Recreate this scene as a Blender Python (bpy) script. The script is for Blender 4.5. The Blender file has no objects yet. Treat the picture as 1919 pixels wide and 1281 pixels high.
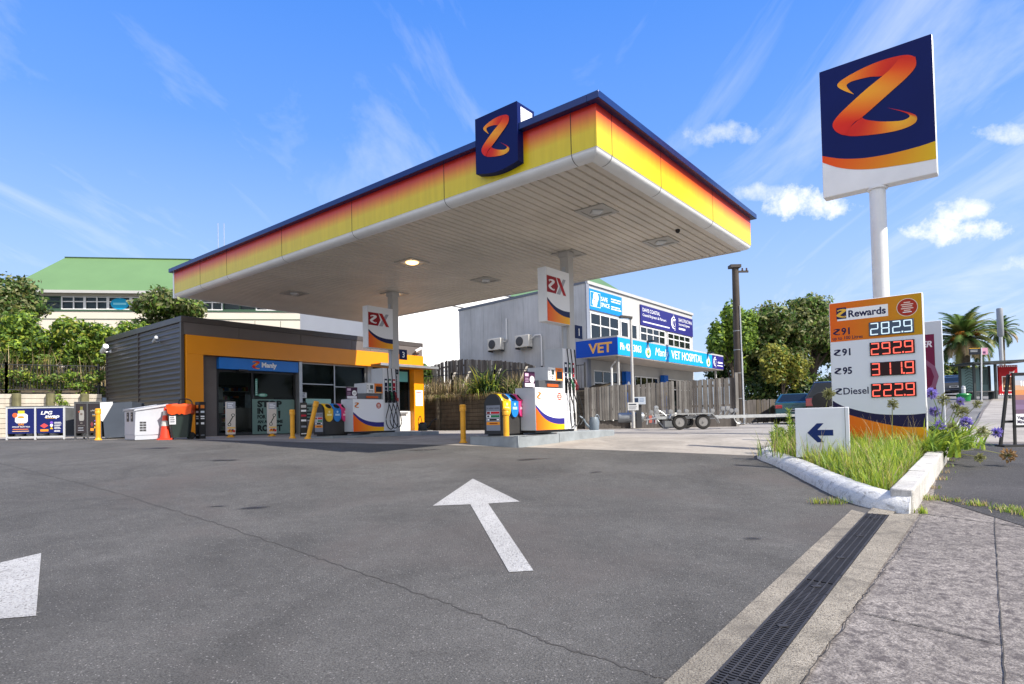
import bpy, math, random
import numpy as np
from mathutils import Vector, Matrix
from mathutils.geometry import tessellate_polygon
RAD = math.radians
rnd = random.Random(7)
SC = bpy.context.scene
COL = SC.collection

# ------------------------------------------------------------------ camera
cam_d = bpy.data.cameras.new('camera')
cam = bpy.data.objects.new('camera', cam_d)
COL.objects.link(cam)
PIT, ROL = .02537, .02086
_f = Vector((0, math.cos(PIT), math.sin(PIT)))
_u0 = Vector((0, -math.sin(PIT), math.cos(PIT)))
_r0 = Vector((1, 0, 0))
_r = _r0*math.cos(ROL) - _u0*math.sin(ROL)
_u = _r0*math.sin(ROL) + _u0*math.cos(ROL)
M = Matrix.Identity(4)
for i in range(3):
    M[i][0], M[i][1], M[i][2] = _r[i], _u[i], -_f[i]
M[2][3] = .40
cam.matrix_world = M
cam_d.sensor_width = 36
cam_d.lens = 1133.5/1919*36
cam_d.shift_y = (758.76-640.5)/1919
cam_d.clip_start = .05
cam_d.clip_end = 3000
SC.camera = cam

# ------------------------------------------------------------------ sky, sun, exposure
SUN_EL = RAD(44)
sun_h = Vector((.850, -.527, 0)).normalized()      # towards the sun, on the ground
SC.view_settings.view_transform = 'Standard'
SC.view_settings.look = 'None'
SC.view_settings.gamma = 1
SC.view_settings.exposure = .80
sd = bpy.data.lights.new('sun', 'SUN')
sd.energy = 4.2
sd.angle = RAD(.5)
sd.color = (1, .94, .85)
sun = bpy.data.objects.new('sun', sd)
COL.objects.link(sun)
ldir = -(sun_h*math.cos(SUN_EL) + Vector((0, 0, math.sin(SUN_EL))))
sun.rotation_euler = ldir.to_track_quat('-Z', 'Y').to_euler()
sun.location = (20, -15, 30)

W = bpy.data.worlds.new('World')
SC.world = W
W.use_nodes = True
nt = W.node_tree
nt.nodes.clear()
def WN(t, **k):
    n = nt.nodes.new(t)
    for a, b in k.items(): setattr(n, a, b)
    return n
def wmath(op, a, b=None, c=None):
    n = WN('ShaderNodeMath', operation=op)
    for i, q in enumerate((a, b, c)):
        if q is None: continue
        if isinstance(q, (int, float)): n.inputs[i].default_value = q
        else: nt.links.new(q, n.inputs[i])
    return n.outputs[0]
sky = WN('ShaderNodeTexSky', sky_type='NISHITA', sun_disc=False)
sky.sun_elevation = SUN_EL
sky.sun_rotation = math.atan2(sun_h.x, sun_h.y)
sky.air_density = 1.0
sky.dust_density = .45
sky.ozone_density = 2.2
hs = WN('ShaderNodeHueSaturation')
hs.inputs['Saturation'].default_value = 1.12
hs.inputs['Value'].default_value = 1.12
nt.links.new(sky.outputs[0], hs.inputs['Color'])
tc = WN('ShaderNodeTexCoord')
sx = WN('ShaderNodeSeparateXYZ')
nt.links.new(tc.outputs['Generated'], sx.inputs[0])
X, Y, Z = sx.outputs
Zc = wmath('MAXIMUM', Z, .03)
# cirrus: noise on a plane high above
px = wmath('DIVIDE', X, wmath('ADD', Zc, .12))
py = wmath('DIVIDE', Y, wmath('ADD', Zc, .12))
cb = WN('ShaderNodeCombineXYZ')
nt.links.new(px, cb.inputs[0]); nt.links.new(py, cb.inputs[1])
mp = WN('ShaderNodeMapping')
mp.inputs['Rotation'].default_value = (0, 0, RAD(-24))
mp.inputs['Scale'].default_value = (1.4, .45, 1)
nt.links.new(cb.outputs[0], mp.inputs[0])
n1 = WN('ShaderNodeTexNoise'); n1.inputs['Scale'].default_value = 1.25; n1.inputs['Detail'].default_value = 7
n1.inputs['Roughness'].default_value = .62; n1.inputs['Distortion'].default_value = 1.1
nt.links.new(mp.outputs[0], n1.inputs['Vector'])
r1 = WN('ShaderNodeMapRange'); r1.inputs[1].default_value = .50; r1.inputs[2].default_value = .86
nt.links.new(n1.outputs[0], r1.inputs[0])
cir = wmath('MULTIPLY', r1.outputs[0], .46)
# small cumulus puffs, each round a direction of the sky
n2 = WN('ShaderNodeTexNoise'); n2.inputs['Scale'].default_value = 26; n2.inputs['Detail'].default_value = 9
n2.inputs['Roughness'].default_value = .66
nt.links.new(tc.outputs['Generated'], n2.inputs['Vector'])
nz = wmath('SUBTRACT', n2.outputs[0], .5)
Yc = wmath('MAXIMUM', Y, .05)
ax = wmath('DIVIDE', X, Yc); az = wmath('DIVIDE', Z, Yc)
puff = None
for (a0, b0, wa, wb, k) in ((.50, .352, .075, .028, 1.0), (.742, .300, .085, .022, 1.0), (.755, .335, .045, .026, .8),
                            (.42, .372, .05, .015, .5), (.36, .47, .085, .022, .42), (.865, .462, .09, .02, .55),
                            (.90, .245, .08, .02, .5)):
    da = wmath('DIVIDE', wmath('SUBTRACT', ax, a0), wa)
    db = wmath('DIVIDE', wmath('SUBTRACT', az, b0), wb)
    q = wmath('ADD', wmath('MULTIPLY', da, da), wmath('MULTIPLY', db, db))
    g = wmath('SUBTRACT', 1.0, q)
    g = wmath('ADD', g, wmath('MULTIPLY', nz, 5.5))
    m_ = WN('ShaderNodeMapRange'); m_.inputs[1].default_value = .0; m_.inputs[2].default_value = 1.5
    m_.inputs[4].default_value = k
    nt.links.new(g, m_.inputs[0])
    puff = m_.outputs[0] if puff is None else wmath('MAXIMUM', puff, m_.outputs[0])
front = WN('ShaderNodeMapRange'); front.inputs[1].default_value = .05; front.inputs[2].default_value = .2
nt.links.new(Y, front.inputs[0])
puff = wmath('MULTIPLY', puff, front.outputs[0])
# unseen bright cloud added behind the camera, neutral fill for surfaces facing it
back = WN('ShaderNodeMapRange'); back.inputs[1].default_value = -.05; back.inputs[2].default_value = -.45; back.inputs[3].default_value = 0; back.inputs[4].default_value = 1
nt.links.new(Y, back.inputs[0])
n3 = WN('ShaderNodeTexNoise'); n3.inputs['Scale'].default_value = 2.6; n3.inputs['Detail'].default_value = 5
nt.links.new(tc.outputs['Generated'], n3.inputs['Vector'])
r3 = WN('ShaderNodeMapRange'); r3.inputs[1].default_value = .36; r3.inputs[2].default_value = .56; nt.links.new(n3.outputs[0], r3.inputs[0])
back_fill = wmath('MULTIPLY', back.outputs[0], r3.outputs[0])
fac = wmath('MINIMUM', wmath('MAXIMUM', wmath('MAXIMUM', cir, puff), back_fill), 1.0)
ramp = WN('ShaderNodeValToRGB')
el = ramp.color_ramp.elements
el[0].position = 0; el[0].color = (3.6, 4.5, 6.0, 1)
el[1].position = .62; el[1].color = (.42, 1.75, 6.0, 1)
for p_, c_ in ((.10, (3.35, 4.35, 6.2, 1)), (.25, (2.25, 3.6, 6.4, 1)), (.42, (1.0, 2.45, 6.3, 1))):
    e_ = el.new(p_); e_.color = c_
nt.links.new(wmath('MAXIMUM', Z, 0.0), ramp.inputs[0])
skm = WN('ShaderNodeMix', data_type='RGBA'); skm.inputs[0].default_value = .86
nt.links.new(hs.outputs[0], skm.inputs[6]); nt.links.new(ramp.outputs[0], skm.inputs[7])
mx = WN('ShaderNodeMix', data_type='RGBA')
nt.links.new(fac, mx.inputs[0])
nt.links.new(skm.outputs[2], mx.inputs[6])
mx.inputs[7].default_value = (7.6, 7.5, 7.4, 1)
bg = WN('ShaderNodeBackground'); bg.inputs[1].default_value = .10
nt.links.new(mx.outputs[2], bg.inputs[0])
wo = WN('ShaderNodeOutputWorld')
nt.links.new(bg.outputs[0], wo.inputs[0])

# ------------------------------------------------------------------ helpers
def lin(c):
    c = c/255
    return c/12.92 if c <= .04045 else ((c+.055)/1.055)**2.4
def rgb(r, g, b): return (lin(r), lin(g), lin(b), 1)

MATS = {}
def mat(name, col, rough=.6, metal=0, spec=.5, var=0, vs=3.0, bump=0, bs=60, var2=0, vs2=25, streak=0, emit=None, es=1, attr=False, coat=0):
    if name in MATS: return MATS[name]
    m = bpy.data.materials.new(name)
    m.use_nodes = True
    t = m.node_tree
    b = t.nodes['Principled BSDF']
    b.inputs['Roughness'].default_value = rough
    b.inputs['Metallic'].default_value = metal
    b.inputs['Specular IOR Level'].default_value = spec
    if coat: b.inputs['Coat Weight'].default_value = coat; b.inputs['Coat Roughness'].default_value = .05
    src = None
    if attr:
        a = t.nodes.new('ShaderNodeAttribute'); a.attribute_name = 'Col'; src = a.outputs[0]
    elif isinstance(col, (tuple, list)):
        b.inputs['Base Color'].default_value = (*col[:3], 1)
    tcn = t.nodes.new('ShaderNodeTexCoord')
    def noisemul(src, scale, amt, vec=None, detail=6, rough=.6):
        n = t.nodes.new('ShaderNodeTexNoise'); n.inputs['Scale'].default_value = scale
        n.inputs['Detail'].default_value = detail; n.inputs['Roughness'].default_value = rough
        t.links.new(vec or tcn.outputs['Object'], n.inputs['Vector'])
        r = t.nodes.new('ShaderNodeMapRange')
        r.inputs[1].default_value = .3; r.inputs[2].default_value = .7
        r.inputs[3].default_value = 1-amt; r.inputs[4].default_value = 1+amt*.6
        t.links.new(n.outputs[0], r.inputs[0])
        x = t.nodes.new('ShaderNodeMix'); x.data_type = 'RGBA'; x.blend_type = 'MULTIPLY'; x.inputs[0].default_value = 1
        if src is None: x.inputs[6].default_value = (*col[:3], 1)
        else: t.links.new(src, x.inputs[6])
        t.links.new(r.outputs[0], x.inputs[7])
        return x.outputs[2]
    if var: src = noisemul(src, vs, var)
    if var2: src = noisemul(src, vs2, var2, detail=3)
    if streak:
        mpn = t.nodes.new('ShaderNodeMapping'); mpn.inputs['Scale'].default_value = (6, 6, .5)
        t.links.new(tcn.outputs['Object'], mpn.inputs[0])
        src = noisemul(src, 1.6, streak, mpn.outputs[0])
    if src is not None: t.links.new(src, b.inputs['Base Color'])
    if bump:
        n = t.nodes.new('ShaderNodeTexNoise'); n.inputs['Scale'].default_value = bs; n.inputs['Detail'].default_value = 4
        t.links.new(tcn.outputs['Object'], n.inputs['Vector'])
        bp = t.nodes.new('ShaderNodeBump'); bp.inputs['Strength'].default_value = bump; bp.inputs['Distance'].default_value = .02
        t.links.new(n.outputs[0], bp.inputs['Height']); t.links.new(bp.outputs[0], b.inputs['Normal'])
    if emit:
        b.inputs['Emission Color'].default_value = (*emit[:3], 1); b.inputs['Emission Strength'].default_value = es
    MATS[name] = m
    return m

def leafmat(name, col, trans=.35, var=.3):
    m = bpy.data.materials.new(name); m.use_nodes = True
    t = m.node_tree; t.nodes.clear()
    o = t.nodes.new('ShaderNodeOutputMaterial'); d = t.nodes.new('ShaderNodeBsdfPrincipled'); tr = t.nodes.new('ShaderNodeBsdfTranslucent')
    mixs = t.nodes.new('ShaderNodeMixShader'); mixs.inputs[0].default_value = trans
    tcn = t.nodes.new('ShaderNodeTexCoord'); n = t.nodes.new('ShaderNodeTexNoise'); n.inputs['Scale'].default_value = 1.7; n.inputs['Detail'].default_value = 5
    t.links.new(tcn.outputs['Object'], n.inputs['Vector'])
    r = t.nodes.new('ShaderNodeMapRange'); r.inputs[1].default_value = .3; r.inputs[2].default_value = .7; r.inputs[3].default_value = 1-var; r.inputs[4].default_value = 1+var
    t.links.new(n.outputs[0], r.inputs[0])
    x = t.nodes.new('ShaderNodeMix'); x.data_type = 'RGBA'; x.blend_type = 'MULTIPLY'; x.inputs[0].default_value = 1; x.inputs[6].default_value = (*col[:3], 1)
    t.links.new(r.outputs[0], x.inputs[7])
    t.links.new(x.outputs[2], d.inputs['Base Color']); t.links.new(x.outputs[2], tr.inputs['Color'])
    d.inputs['Roughness'].default_value = .5; d.inputs['Specular IOR Level'].default_value = .35
    t.links.new(d.outputs[0], mixs.inputs[1]); t.links.new(tr.outputs[0], mixs.inputs[2]); t.links.new(mixs.outputs[0], o.inputs[0])
    return m

def glassmat(name, tint, trans, rough=.03):
    m = bpy.data.materials.new(name); m.use_nodes = True
    t = m.node_tree; t.nodes.clear()
    o = t.nodes.new('ShaderNodeOutputMaterial'); tr = t.nodes.new('ShaderNodeBsdfTransparent'); tr.inputs[0].default_value = (*tint, 1)
    d = t.nodes.new('ShaderNodeBsdfPrincipled'); d.inputs['Base Color'].default_value = (.012, .016, .018, 1); d.inputs['Roughness'].default_value = rough
    d.inputs['Specular IOR Level'].default_value = .6
    mixs = t.nodes.new('ShaderNodeMixShader'); mixs.inputs[0].default_value = 1-trans
    lw = t.nodes.new('ShaderNodeFresnel'); lw.inputs[0].default_value = 1.5
    ad = t.nodes.new('ShaderNodeMath'); ad.operation = 'ADD'; ad.use_clamp = True; ad.inputs[1].default_value = 1-trans
    t.links.new(lw.outputs[0], ad.inputs[0]); t.links.new(ad.outputs[0], mixs.inputs[0])
    t.links.new(tr.outputs[0], mixs.inputs[1]); t.links.new(d.outputs[0], mixs.inputs[2]); t.links.new(mixs.outputs[0], o.inputs[0])
    return m

_tc = {}
def textgeo(s, bold=0, shear=0):
    k = (s, bold, shear)
    if k in _tc: return _tc[k]
    cu = bpy.data.curves.new('t', 'FONT'); cu.body = s; cu.size = 1; cu.resolution_u = 3; cu.offset = bold; cu.shear = shear
    ob = bpy.data.objects.new('t', cu)
    me = ob.to_mesh()
    vs = [v.co.copy() for v in me.vertices]; fs = [tuple(p.vertices) for p in me.polygons]
    ob.to_mesh_clear(); bpy.data.objects.remove(ob); bpy.data.curves.remove(cu)
    _tc[k] = (vs, fs)
    return vs, fs
CAP = max(v.y for v in textgeo('H')[0])

class MB:
    def __init__(s): s.v = []; s.f = []; s.m = []; s.c = []; s.mats = []; s.M = None
    def mi(s, m):
        if m not in s.mats: s.mats.append(m)
        return s.mats.index(m)
    def av(s, p):
        p = Vector(p)
        if s.M is not None: p = s.M @ p
        s.v.append(p); return len(s.v)-1
    def af(s, idx, m, col=None):
        s.f.append(tuple(idx)); s.m.append(s.mi(m)); s.c.append(col)
    def face(s, pts, m, col=None): s.af([s.av(p) for p in pts], m, col)
    def poly(s, pts, m, col=None):
        ids = [s.av(p) for p in pts]
        for t in tessellate_polygon([[Vector(p) for p in pts]]): s.af([ids[i] for i in t], m, col)
    def box(s, x0, x1, y0, y1, z0, z1, m, col=None):
        i = [s.av(p) for p in ((x0,y0,z0),(x1,y0,z0),(x1,y1,z0),(x0,y1,z0),(x0,y0,z1),(x1,y0,z1),(x1,y1,z1),(x0,y1,z1))]
        for f in ((0,3,2,1),(4,5,6,7),(0,1,5,4),(1,2,6,5),(2,3,7,6),(3,0,4,7)): s.af([i[k] for k in f], m, col)
    def prism(s, pts, a0, a1, m, axis='y', col=None):
        # outline in the two other axes, extruded along axis
        def P(p, a):
            return {'y': (p[0], a, p[1]), 'x': (a, p[0], p[1]), 'z': (p[0], p[1], a)}[axis]
        A = [s.av(P(p, a0)) for p in pts]; B = [s.av(P(p, a1)) for p in pts]
        n = len(pts)
        for k in range(n): s.af((A[k], A[(k+1) % n], B[(k+1) % n], B[k]), m, col)
        for t in tessellate_polygon([[Vector((p[0], p[1], 0)) for p in pts]]):
            s.af([A[i] for i in t], m, col); s.af([B[i] for i in reversed(t)], m, col)
    def grid(s, rows, m, cu=False, cv=False, col=None):
        I = [[s.av(p) for p in r] for r in rows]
        nr, nc = len(I), len(I[0])
        for a in range(nr if cv else nr-1):
            for b in range(nc if cu else nc-1):
                s.af((I[a][b], I[a][(b+1) % nc], I[(a+1) % nr][(b+1) % nc], I[(a+1) % nr][b]), m, col)
        return I
    def lathe(s, prof, m, c=(0,0,0), n=20, col=None, ax='z', cap=True):
        def P(r, h, a):
            x, y = r*math.cos(a), r*math.sin(a)
            return {'z': (c[0]+x, c[1]+y, c[2]+h), 'y': (c[0]+x, c[1]+h, c[2]+y), 'x': (c[0]+h, c[1]+x, c[2]+y)}[ax]
        I = s.grid([[P(r, h, 2*math.pi*k/n) for k in range(n)] for r, h in prof], m, cu=True, col=col)
        if cap:
            s.af(I[0][::-1], m, col); s.af(I[-1], m, col)
    def tube(s, pts, r, m, n=8, col=None):
        pts = [Vector(p) for p in pts]; rows = []
        for i, p in enumerate(pts):
            d = (pts[min(i+1, len(pts)-1)]-pts[max(i-1, 0)]).normalized()
            a = d.cross(Vector((0, 0, 1)))
            if a.length < .05: a = d.cross(Vector((1, 0, 0)))
            a.normalize(); b = d.cross(a)
            rr = r[i] if isinstance(r, (list, tuple)) else r
            rows.append([p + (a*math.cos(2*math.pi*k/n)+b*math.sin(2*math.pi*k/n))*rr for k in range(n)])
        I = s.grid(rows, m, cu=True, col=col)
        s.af(I[0][::-1], m, col); s.af(I[-1], m, col)
    def text(s, t, x, z, h, m, col=None, y=0, align='L', w=None, bold=0, shear=0, fn=None):
        vs, fs = textgeo(t, bold, shear)
        k = h/CAP; x0 = min(v.x for v in vs); x1 = max(v.x for v in vs); kx = k
        if w: kx = w/(x1-x0)
        wd = (x1-x0)*kx
        ox = x - {'L': 0, 'C': wd/2, 'R': wd}[align]
        ids = []
        for v in vs:
            p = (ox+(v.x-x0)*kx, y, z+v.y*k)
            ids.append(s.av(fn(p) if fn else p))
        for f in fs: s.af([ids[i] for i in f], m, col)
    def disc(s, x, z, r, m, col=None, y=0, n=24, rz=None):
        s.poly([(x+r*math.cos(2*math.pi*k/n), y, z+(rz or r)*math.sin(2*math.pi*k/n)) for k in range(n)], m, col)
    def rect(s, x0, x1, z0, z1, m, col=None, y=0): s.face([(x0,y,z0),(x1,y,z0),(x1,y,z1),(x0,y,z1)], m, col)

def mesh_of(name, mb, smooth=35):
    me = bpy.data.meshes.new(name)
    me.from_pydata([tuple(v) for v in mb.v], [], mb.f)
    for m in mb.mats: me.materials.append(m)
    me.polygons.foreach_set('material_index', mb.m)
    if any(c is not None for c in mb.c):
        ca = me.color_attributes.new('Col', 'FLOAT_COLOR', 'CORNER')
        out = []
        for f, c in zip(mb.f, mb.c):
            for k in range(len(f)):
                q = (1, 1, 1, 1) if c is None else (c[k] if isinstance(c[0], (tuple, list)) else c)
                out.extend((q[0], q[1], q[2], 1))
        ca.data.foreach_set('color', out)
    me.update()
    if smooth:
        me.polygons.foreach_set('use_smooth', [True]*len(me.polygons))
        me.set_sharp_from_angle(angle=RAD(smooth))
    return me
def obj(name, mb, parent=None, label=None, bev=0, smooth=35, loc=None, rot=0):
    o = bpy.data.objects.new(name, mesh_of(name, mb, smooth))
    COL.objects.link(o)
    if parent: o.parent = parent
    if loc: o.location = loc
    if rot: o.rotation_euler = (0, 0, rot)
    if label: o['label'] = label
    if bev:
        b = o.modifiers.new('bevel', 'BEVEL'); b.width = bev; b.segments = 2; b.limit_method = 'ANGLE'; b.angle_limit = RAD(40)
    return o
def tag(o, label, cat, group=None):
    o['label'] = label; o['category'] = cat
    if group: o['group'] = group
    return o
def thing(name, label, cat, loc=(0,0,0), rot=0, group=None):
    o = bpy.data.objects.new(name, None); COL.objects.link(o)
    o.empty_display_size = .3
    o.location = loc; o.rotation_euler = (0, 0, rot)
    return tag(o, label, cat, group)
def struct(name, mb, smooth=35):
    o = obj(name, mb, smooth=smooth); o['kind'] = 'structure'; return o
def dup(root, loc, rot, label=None, group=None):
    r = root.copy(); COL.objects.link(r); r.location = loc
    r.rotation_euler = rot if isinstance(rot, tuple) else (0, 0, rot)
    if label: r['label'] = label
    if group: r['group'] = group
    for ch in list(root.children):
        c = ch.copy(); COL.objects.link(c); c.parent = r
        for g in ch.children:
            d = g.copy(); COL.objects.link(d); d.parent = c
    return r

# ------------------------------------------------------------------ station frame and terrain
YAW = RAD(39.13)
UX, UY = math.sin(YAW), math.cos(YAW)
SF = math.pi/2 - YAW           # x along the shop front (away to the right), front faces -y
PF = SF - math.pi/2            # x to the right, front faces the camera side
def S(a, b, z=0): return (1.48+a*UX-b*UY, 9.806+a*UY+b*UX, z)
def uv(x, y):
    dx, dy = x-1.48, y-9.806
    return dx*UX+dy*UY, -dx*UY+dy*UX
def sstep(a, b, x):
    t = min(1, max(0, (x-a)/(b-a))); return t*t*(3-2*t)
def h(x, y):
    r = -1.1-.0117*x+.0694*y
    a, b = uv(x, y)
    L = -.03+.012*min(30, max(0, -x-3))
    t = (L-r)/.1
    F = L-.1*(t if t > 30 else math.log1p(math.exp(t)))
    if r > 2.2: r = 2.2+.8*(1-math.exp(-(r-2.2)/3))
    th = -3.9+.15*max(0, min(a, 43)-14)
    w = sstep(th, th-1.7, b)*sstep(4, 12, a) if b < th else 0
    return F*(1-w)+max(r, F)*w
def G(x, y, o=0): return (x, y, h(x, y)+o)
def SG(a, b, o=0):
    x, y, _ = S(a, b); return (x, y, h(x, y)+o)
def pix_ray(px, py):
    return _f + _r*((px-959.5)/1133.5) + _u*((758.76-py)/1133.5)

PR = mat('printed_vinyl', None, rough=.42, spec=.22, attr=True)
WHITE = mat('white_powder_coat', (.80, .80, .80), rough=.35, var=.06, vs=2)
NAVY = mat('navy_paint', (.004, .012, .075), rough=.45, spec=.2, var=.15, vs=2)
BLACK = mat('black_plastic', (.012, .012, .013), rough=.45)
RUBBER = mat('black_rubber', (.015, .015, .015), rough=.7)
DGREY = mat('dark_grey_paint', (.045, .045, .048), rough=.5, var=.15)
GREY = mat('light_grey_paint', (.46, .48, .51), rough=.42, var=.08, vs=3)
STEEL = mat('galvanised_steel', (.55, .56, .57), rough=.38, metal=.75, var=.25, vs=9)
ALU = mat('aluminium_frame', (.42, .43, .44), rough=.35, metal=.6, var=.1)
YEL = mat('yellow_safety_paint', (.78, .36, .012), rough=.45, var=.14, vs=4, var2=.06, vs2=40)
CONC = mat('island_concrete', (.26, .285, .30), rough=.85, var=.25, vs=2.5, bump=.25, bs=50)
# ------------------------------------------------------------------ ground materials
def groundmat(name, c1, c2, speck=None, speck_amt=.3, grain=180, big=.35, bump=.5, patch=None, rough=.9):
    m = bpy.data.materials.new(name); m.use_nodes = True
    t = m.node_tree; b = t.nodes['Principled BSDF']; b.inputs['Roughness'].default_value = rough
    b.inputs['Specular IOR Level'].default_value = .3
    tcn = t.nodes.new('ShaderNodeTexCoord'); ov = tcn.outputs['Object']
    def noise(s, d=5, r=.6, dist=0):
        n = t.nodes.new('ShaderNodeTexNoise'); n.inputs['Scale'].default_value = s; n.inputs['Detail'].default_value = d
        n.inputs['Roughness'].default_value = r; n.inputs['Distortion'].default_value = dist
        t.links.new(ov, n.inputs['Vector']); return n.outputs[0]
    def mr(x, a, bb, c=0, d=1):
        n = t.nodes.new('ShaderNodeMapRange'); n.inputs[1].default_value = a; n.inputs[2].default_value = bb
        n.inputs[3].default_value = c; n.inputs[4].default_value = d; t.links.new(x, n.inputs[0]); return n.outputs[0]
    def mix(f, a, bb, bt='MIX'):
        x = t.nodes.new('ShaderNodeMix'); x.data_type = 'RGBA'; x.blend_type = bt
        if isinstance(f, float): x.inputs[0].default_value = f
        else: t.links.new(f, x.inputs[0])
        for i, q in ((6, a), (7, bb)):
            if isinstance(q, tuple): x.inputs[i].default_value = (*q[:3], 1)
            else: t.links.new(q, x.inputs[i])
        return x.outputs[2]
    g = mix(mr(noise(grain, 3, .7), .35, .65), c1, c2)
    g = mix(1.0, g, mix(mr(noise(.55, 6, .62, .8), .32, .68), (1-big,)*3, (1+big*.5,)*3), 'MULTIPLY')
    g = mix(1.0, g, mix(mr(noise(5.5, 5, .65), .3, .7), (1-big*.45,)*3, (1+big*.3,)*3), 'MULTIPLY')
    if speck:
        v = t.nodes.new('ShaderNodeTexVoronoi'); v.inputs['Scale'].default_value = grain*1.3
        t.links.new(ov, v.inputs['Vector'])
        sp = t.nodes.new('ShaderNodeSeparateColor'); t.links.new(v.outputs['Color'], sp.inputs[0])
        k = t.nodes.new('ShaderNodeMath'); k.operation = 'GREATER_THAN'; k.inputs[1].default_value = 1-speck_amt
        t.links.new(sp.outputs[0], k.inputs[0])
        g = mix(k.outputs[0], g, speck)
    if patch:
        g = mix(mr(noise(patch[1], 7, .68, .5), patch[2], patch[3]), g, patch[0])
    t.links.new(g, b.inputs['Base Color'])
    bp = t.nodes.new('ShaderNodeBump'); bp.inputs['Strength'].default_value = bump; bp.inputs['Distance'].default_value = .012
    t.links.new(noise(grain*.8, 3, .7), bp.inputs['Height']); t.links.new(bp.outputs[0], b.inputs['Normal'])
    return m
ASPH = groundmat('asphalt', (.056, .053, .049), (.152, .145, .134), speck=(.25, .235, .22), speck_amt=.014, grain=105, big=.30, bump=1.0, patch=((.105, .090, .082), .35, .50, .75))
ASPHD = groundmat('old_dark_asphalt', (.035, .034, .036), (.095, .09, .088), speck=(.2, .19, .18), speck_amt=.03, grain=120, big=.3, bump=.8)
CONCF = groundmat('forecourt_concrete', (.30, .27, .235), (.40, .365, .32), grain=90, big=.3, bump=.25, patch=((.16, .15, .14), 1.1, .56, .78))
FOOT = groundmat('weathered_footpath', (.105, .092, .082), (.37, .33, .295), grain=75, big=.35, bump=.6, patch=((.085, .073, .07), 16.0, .44, .64))
STRIPC = groundmat('exposed_aggregate_concrete', (.19, .165, .13), (.42, .375, .30), speck=(.12, .10, .08), speck_amt=.12, grain=110, big=.3, bump=.9, patch=((.13, .115, .095), 4.5, .50, .72))
DIRT = groundmat('bank_soil', (.06, .045, .03), (.12, .095, .06), grain=25, big=.4, bump=.6)
LAWN = groundmat('rough_ground', (.17, .16, .15), (.25, .24, .22), grain=40, big=.35, bump=.4)
KERB = groundmat('white_painted_kerb', (.60, .595, .57), (.80, .79, .77), grain=70, big=.2, bump=.9, patch=((.24, .23, .21), 11, .52, .72), rough=.75)
PAINT = groundmat('worn_white_road_paint', (.34, .33, .315), (.52, .51, .49), speck=(.20, .19, .18), speck_amt=.10, grain=80, big=.2, bump=.9, patch=((.15, .14, .13), 5.5, .58, .76), rough=.8)
CRACK = mat('dark_joint', (.045, .041, .038), rough=.95)

# one ground sheet out to the horizon
def spaced():
    a = [-900, -500, -300, -180, -120, -85, -65, -52] + [-44+1.0*i for i in range(0, 100)] + [58, 66, 76, 90, 110, 140, 190, 280, 450, 900]
    return a
mb = MB()
xs = spaced(); ys = [-300, -120, -50, -25] + [-14+1.0*i for i in range(0, 76)] + [64, 70, 80, 95, 120, 160, 230, 350, 600, 1200]
mb.grid([[(x, y, h(x, y)-.035) for x in xs] for y in ys], LAWN)
struct('ground', mb)

def sheet(name, A, B, off, m, nu=8, nv=8):
    # between two polylines of equal count, draped on the terrain
    def res(L, n):
        out = []
        for i in range(len(L)-1):
            for k in range(n): 
                t = k/n; out.append((L[i][0]*(1-t)+L[i+1][0]*t, L[i][1]*(1-t)+L[i+1][1]*t))
        out.append(L[-1]); return out
    a, b = res(A, nu), res(B, nu)
    mb = MB()
    mb.grid([[G(p[0]*(1-k/nv)+q[0]*k/nv, p[1]*(1-k/nv)+q[1]*k/nv, off) for p, q in zip(a, b)] for k in range(nv+1)], m)
    return struct(name, mb)
edge = [(-46, 30), (-30, 24.5), (-18, 20.6), (-13.5, 18.9), (-9.18, 17.69), (-5.55, 15.72), (-2.57, 14.54), (.46, 13.31), (2.6, 12.37), (4.5, 11.51), (6.2, 10.7)]
near = [(-46, -8), (-30, -8), (-18, -8), (-13.5, -8), (-9, -8), (-6, -8), (-3, -8), (0, -8), (2, -8), (3.5, -8), (5, -8)]
sheet('asphalt_forecourt', near, edge, 0, ASPH, 6, 40)
far = [(-46, 48), (-30, 46), (-20, 44), (-13.5, 42), (-9, 40), (-5, 40), (-2, 40), (3, 40), (9, 39), (17, 37), (22.5, 31.2)]
sheet('concrete_forecourt', edge, far, 0, CONCF, 6, 40)
# street side: footpath, driveway drain, dark asphalt strip, road
pl = lambda *q: [S(a, b)[:2] for a, b in q]
sheet('footpath', pl((-12, -4.22), (-6, -4.22), (-.9, -4.2), (4, -4.2), (9, -4.25), (20, -4.3), (44, -4.5)),
      pl((-12, -8.2), (-6, -8.2), (-.9, -8.2), (4, -8.2), (9, -8.2), (20, -8.3), (44, -8.6)), .004, FOOT, 10, 8)
sheet('pale_path', pl((8.2, -4.32), (14, -4.36), (22, -4.40), (34, -4.5), (44, -4.6)), pl((9.5, -6.9), (14, -6.9), (22, -6.9), (34, -7), (44, -7)), .008, CONCF, 8, 6)
sheet('street', pl((-12, -8.2), (0, -8.2), (10, -8.2), (22, -8.3), (60, -8.8)), pl((-12, -18), (0, -18), (10, -18), (22, -18), (60, -18)), .004, ASPHD, 8, 8)
sheet('asphalt_patch', pl((-.05, -4.62), (.35, -4.34), (2, -4.26), (4, -4.26), (7.9, -4.30)), pl((-.85, -5.2), (-.7, -6.4), (1.5, -8.1), (4.5, -8.1), (7.5, -8.1)), .009, ASPHD, 8, 8)
sheet('concrete_strip_inner', pl((-12, -3.72), (-5.7, -3.72), (-1.0, -3.70)), pl((-12, -3.885), (-5.7, -3.885), (-1.10, -3.85)), .018, STRIPC, 10, 2)
sheet('concrete_strip_outer', pl((-12, -4.088), (-5.7, -4.088), (-1.0, -4.062)), pl((-12, -4.27), (-5.4, -4.235), (-.78, -4.30)), .018, STRIPC, 10, 2)
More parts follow.
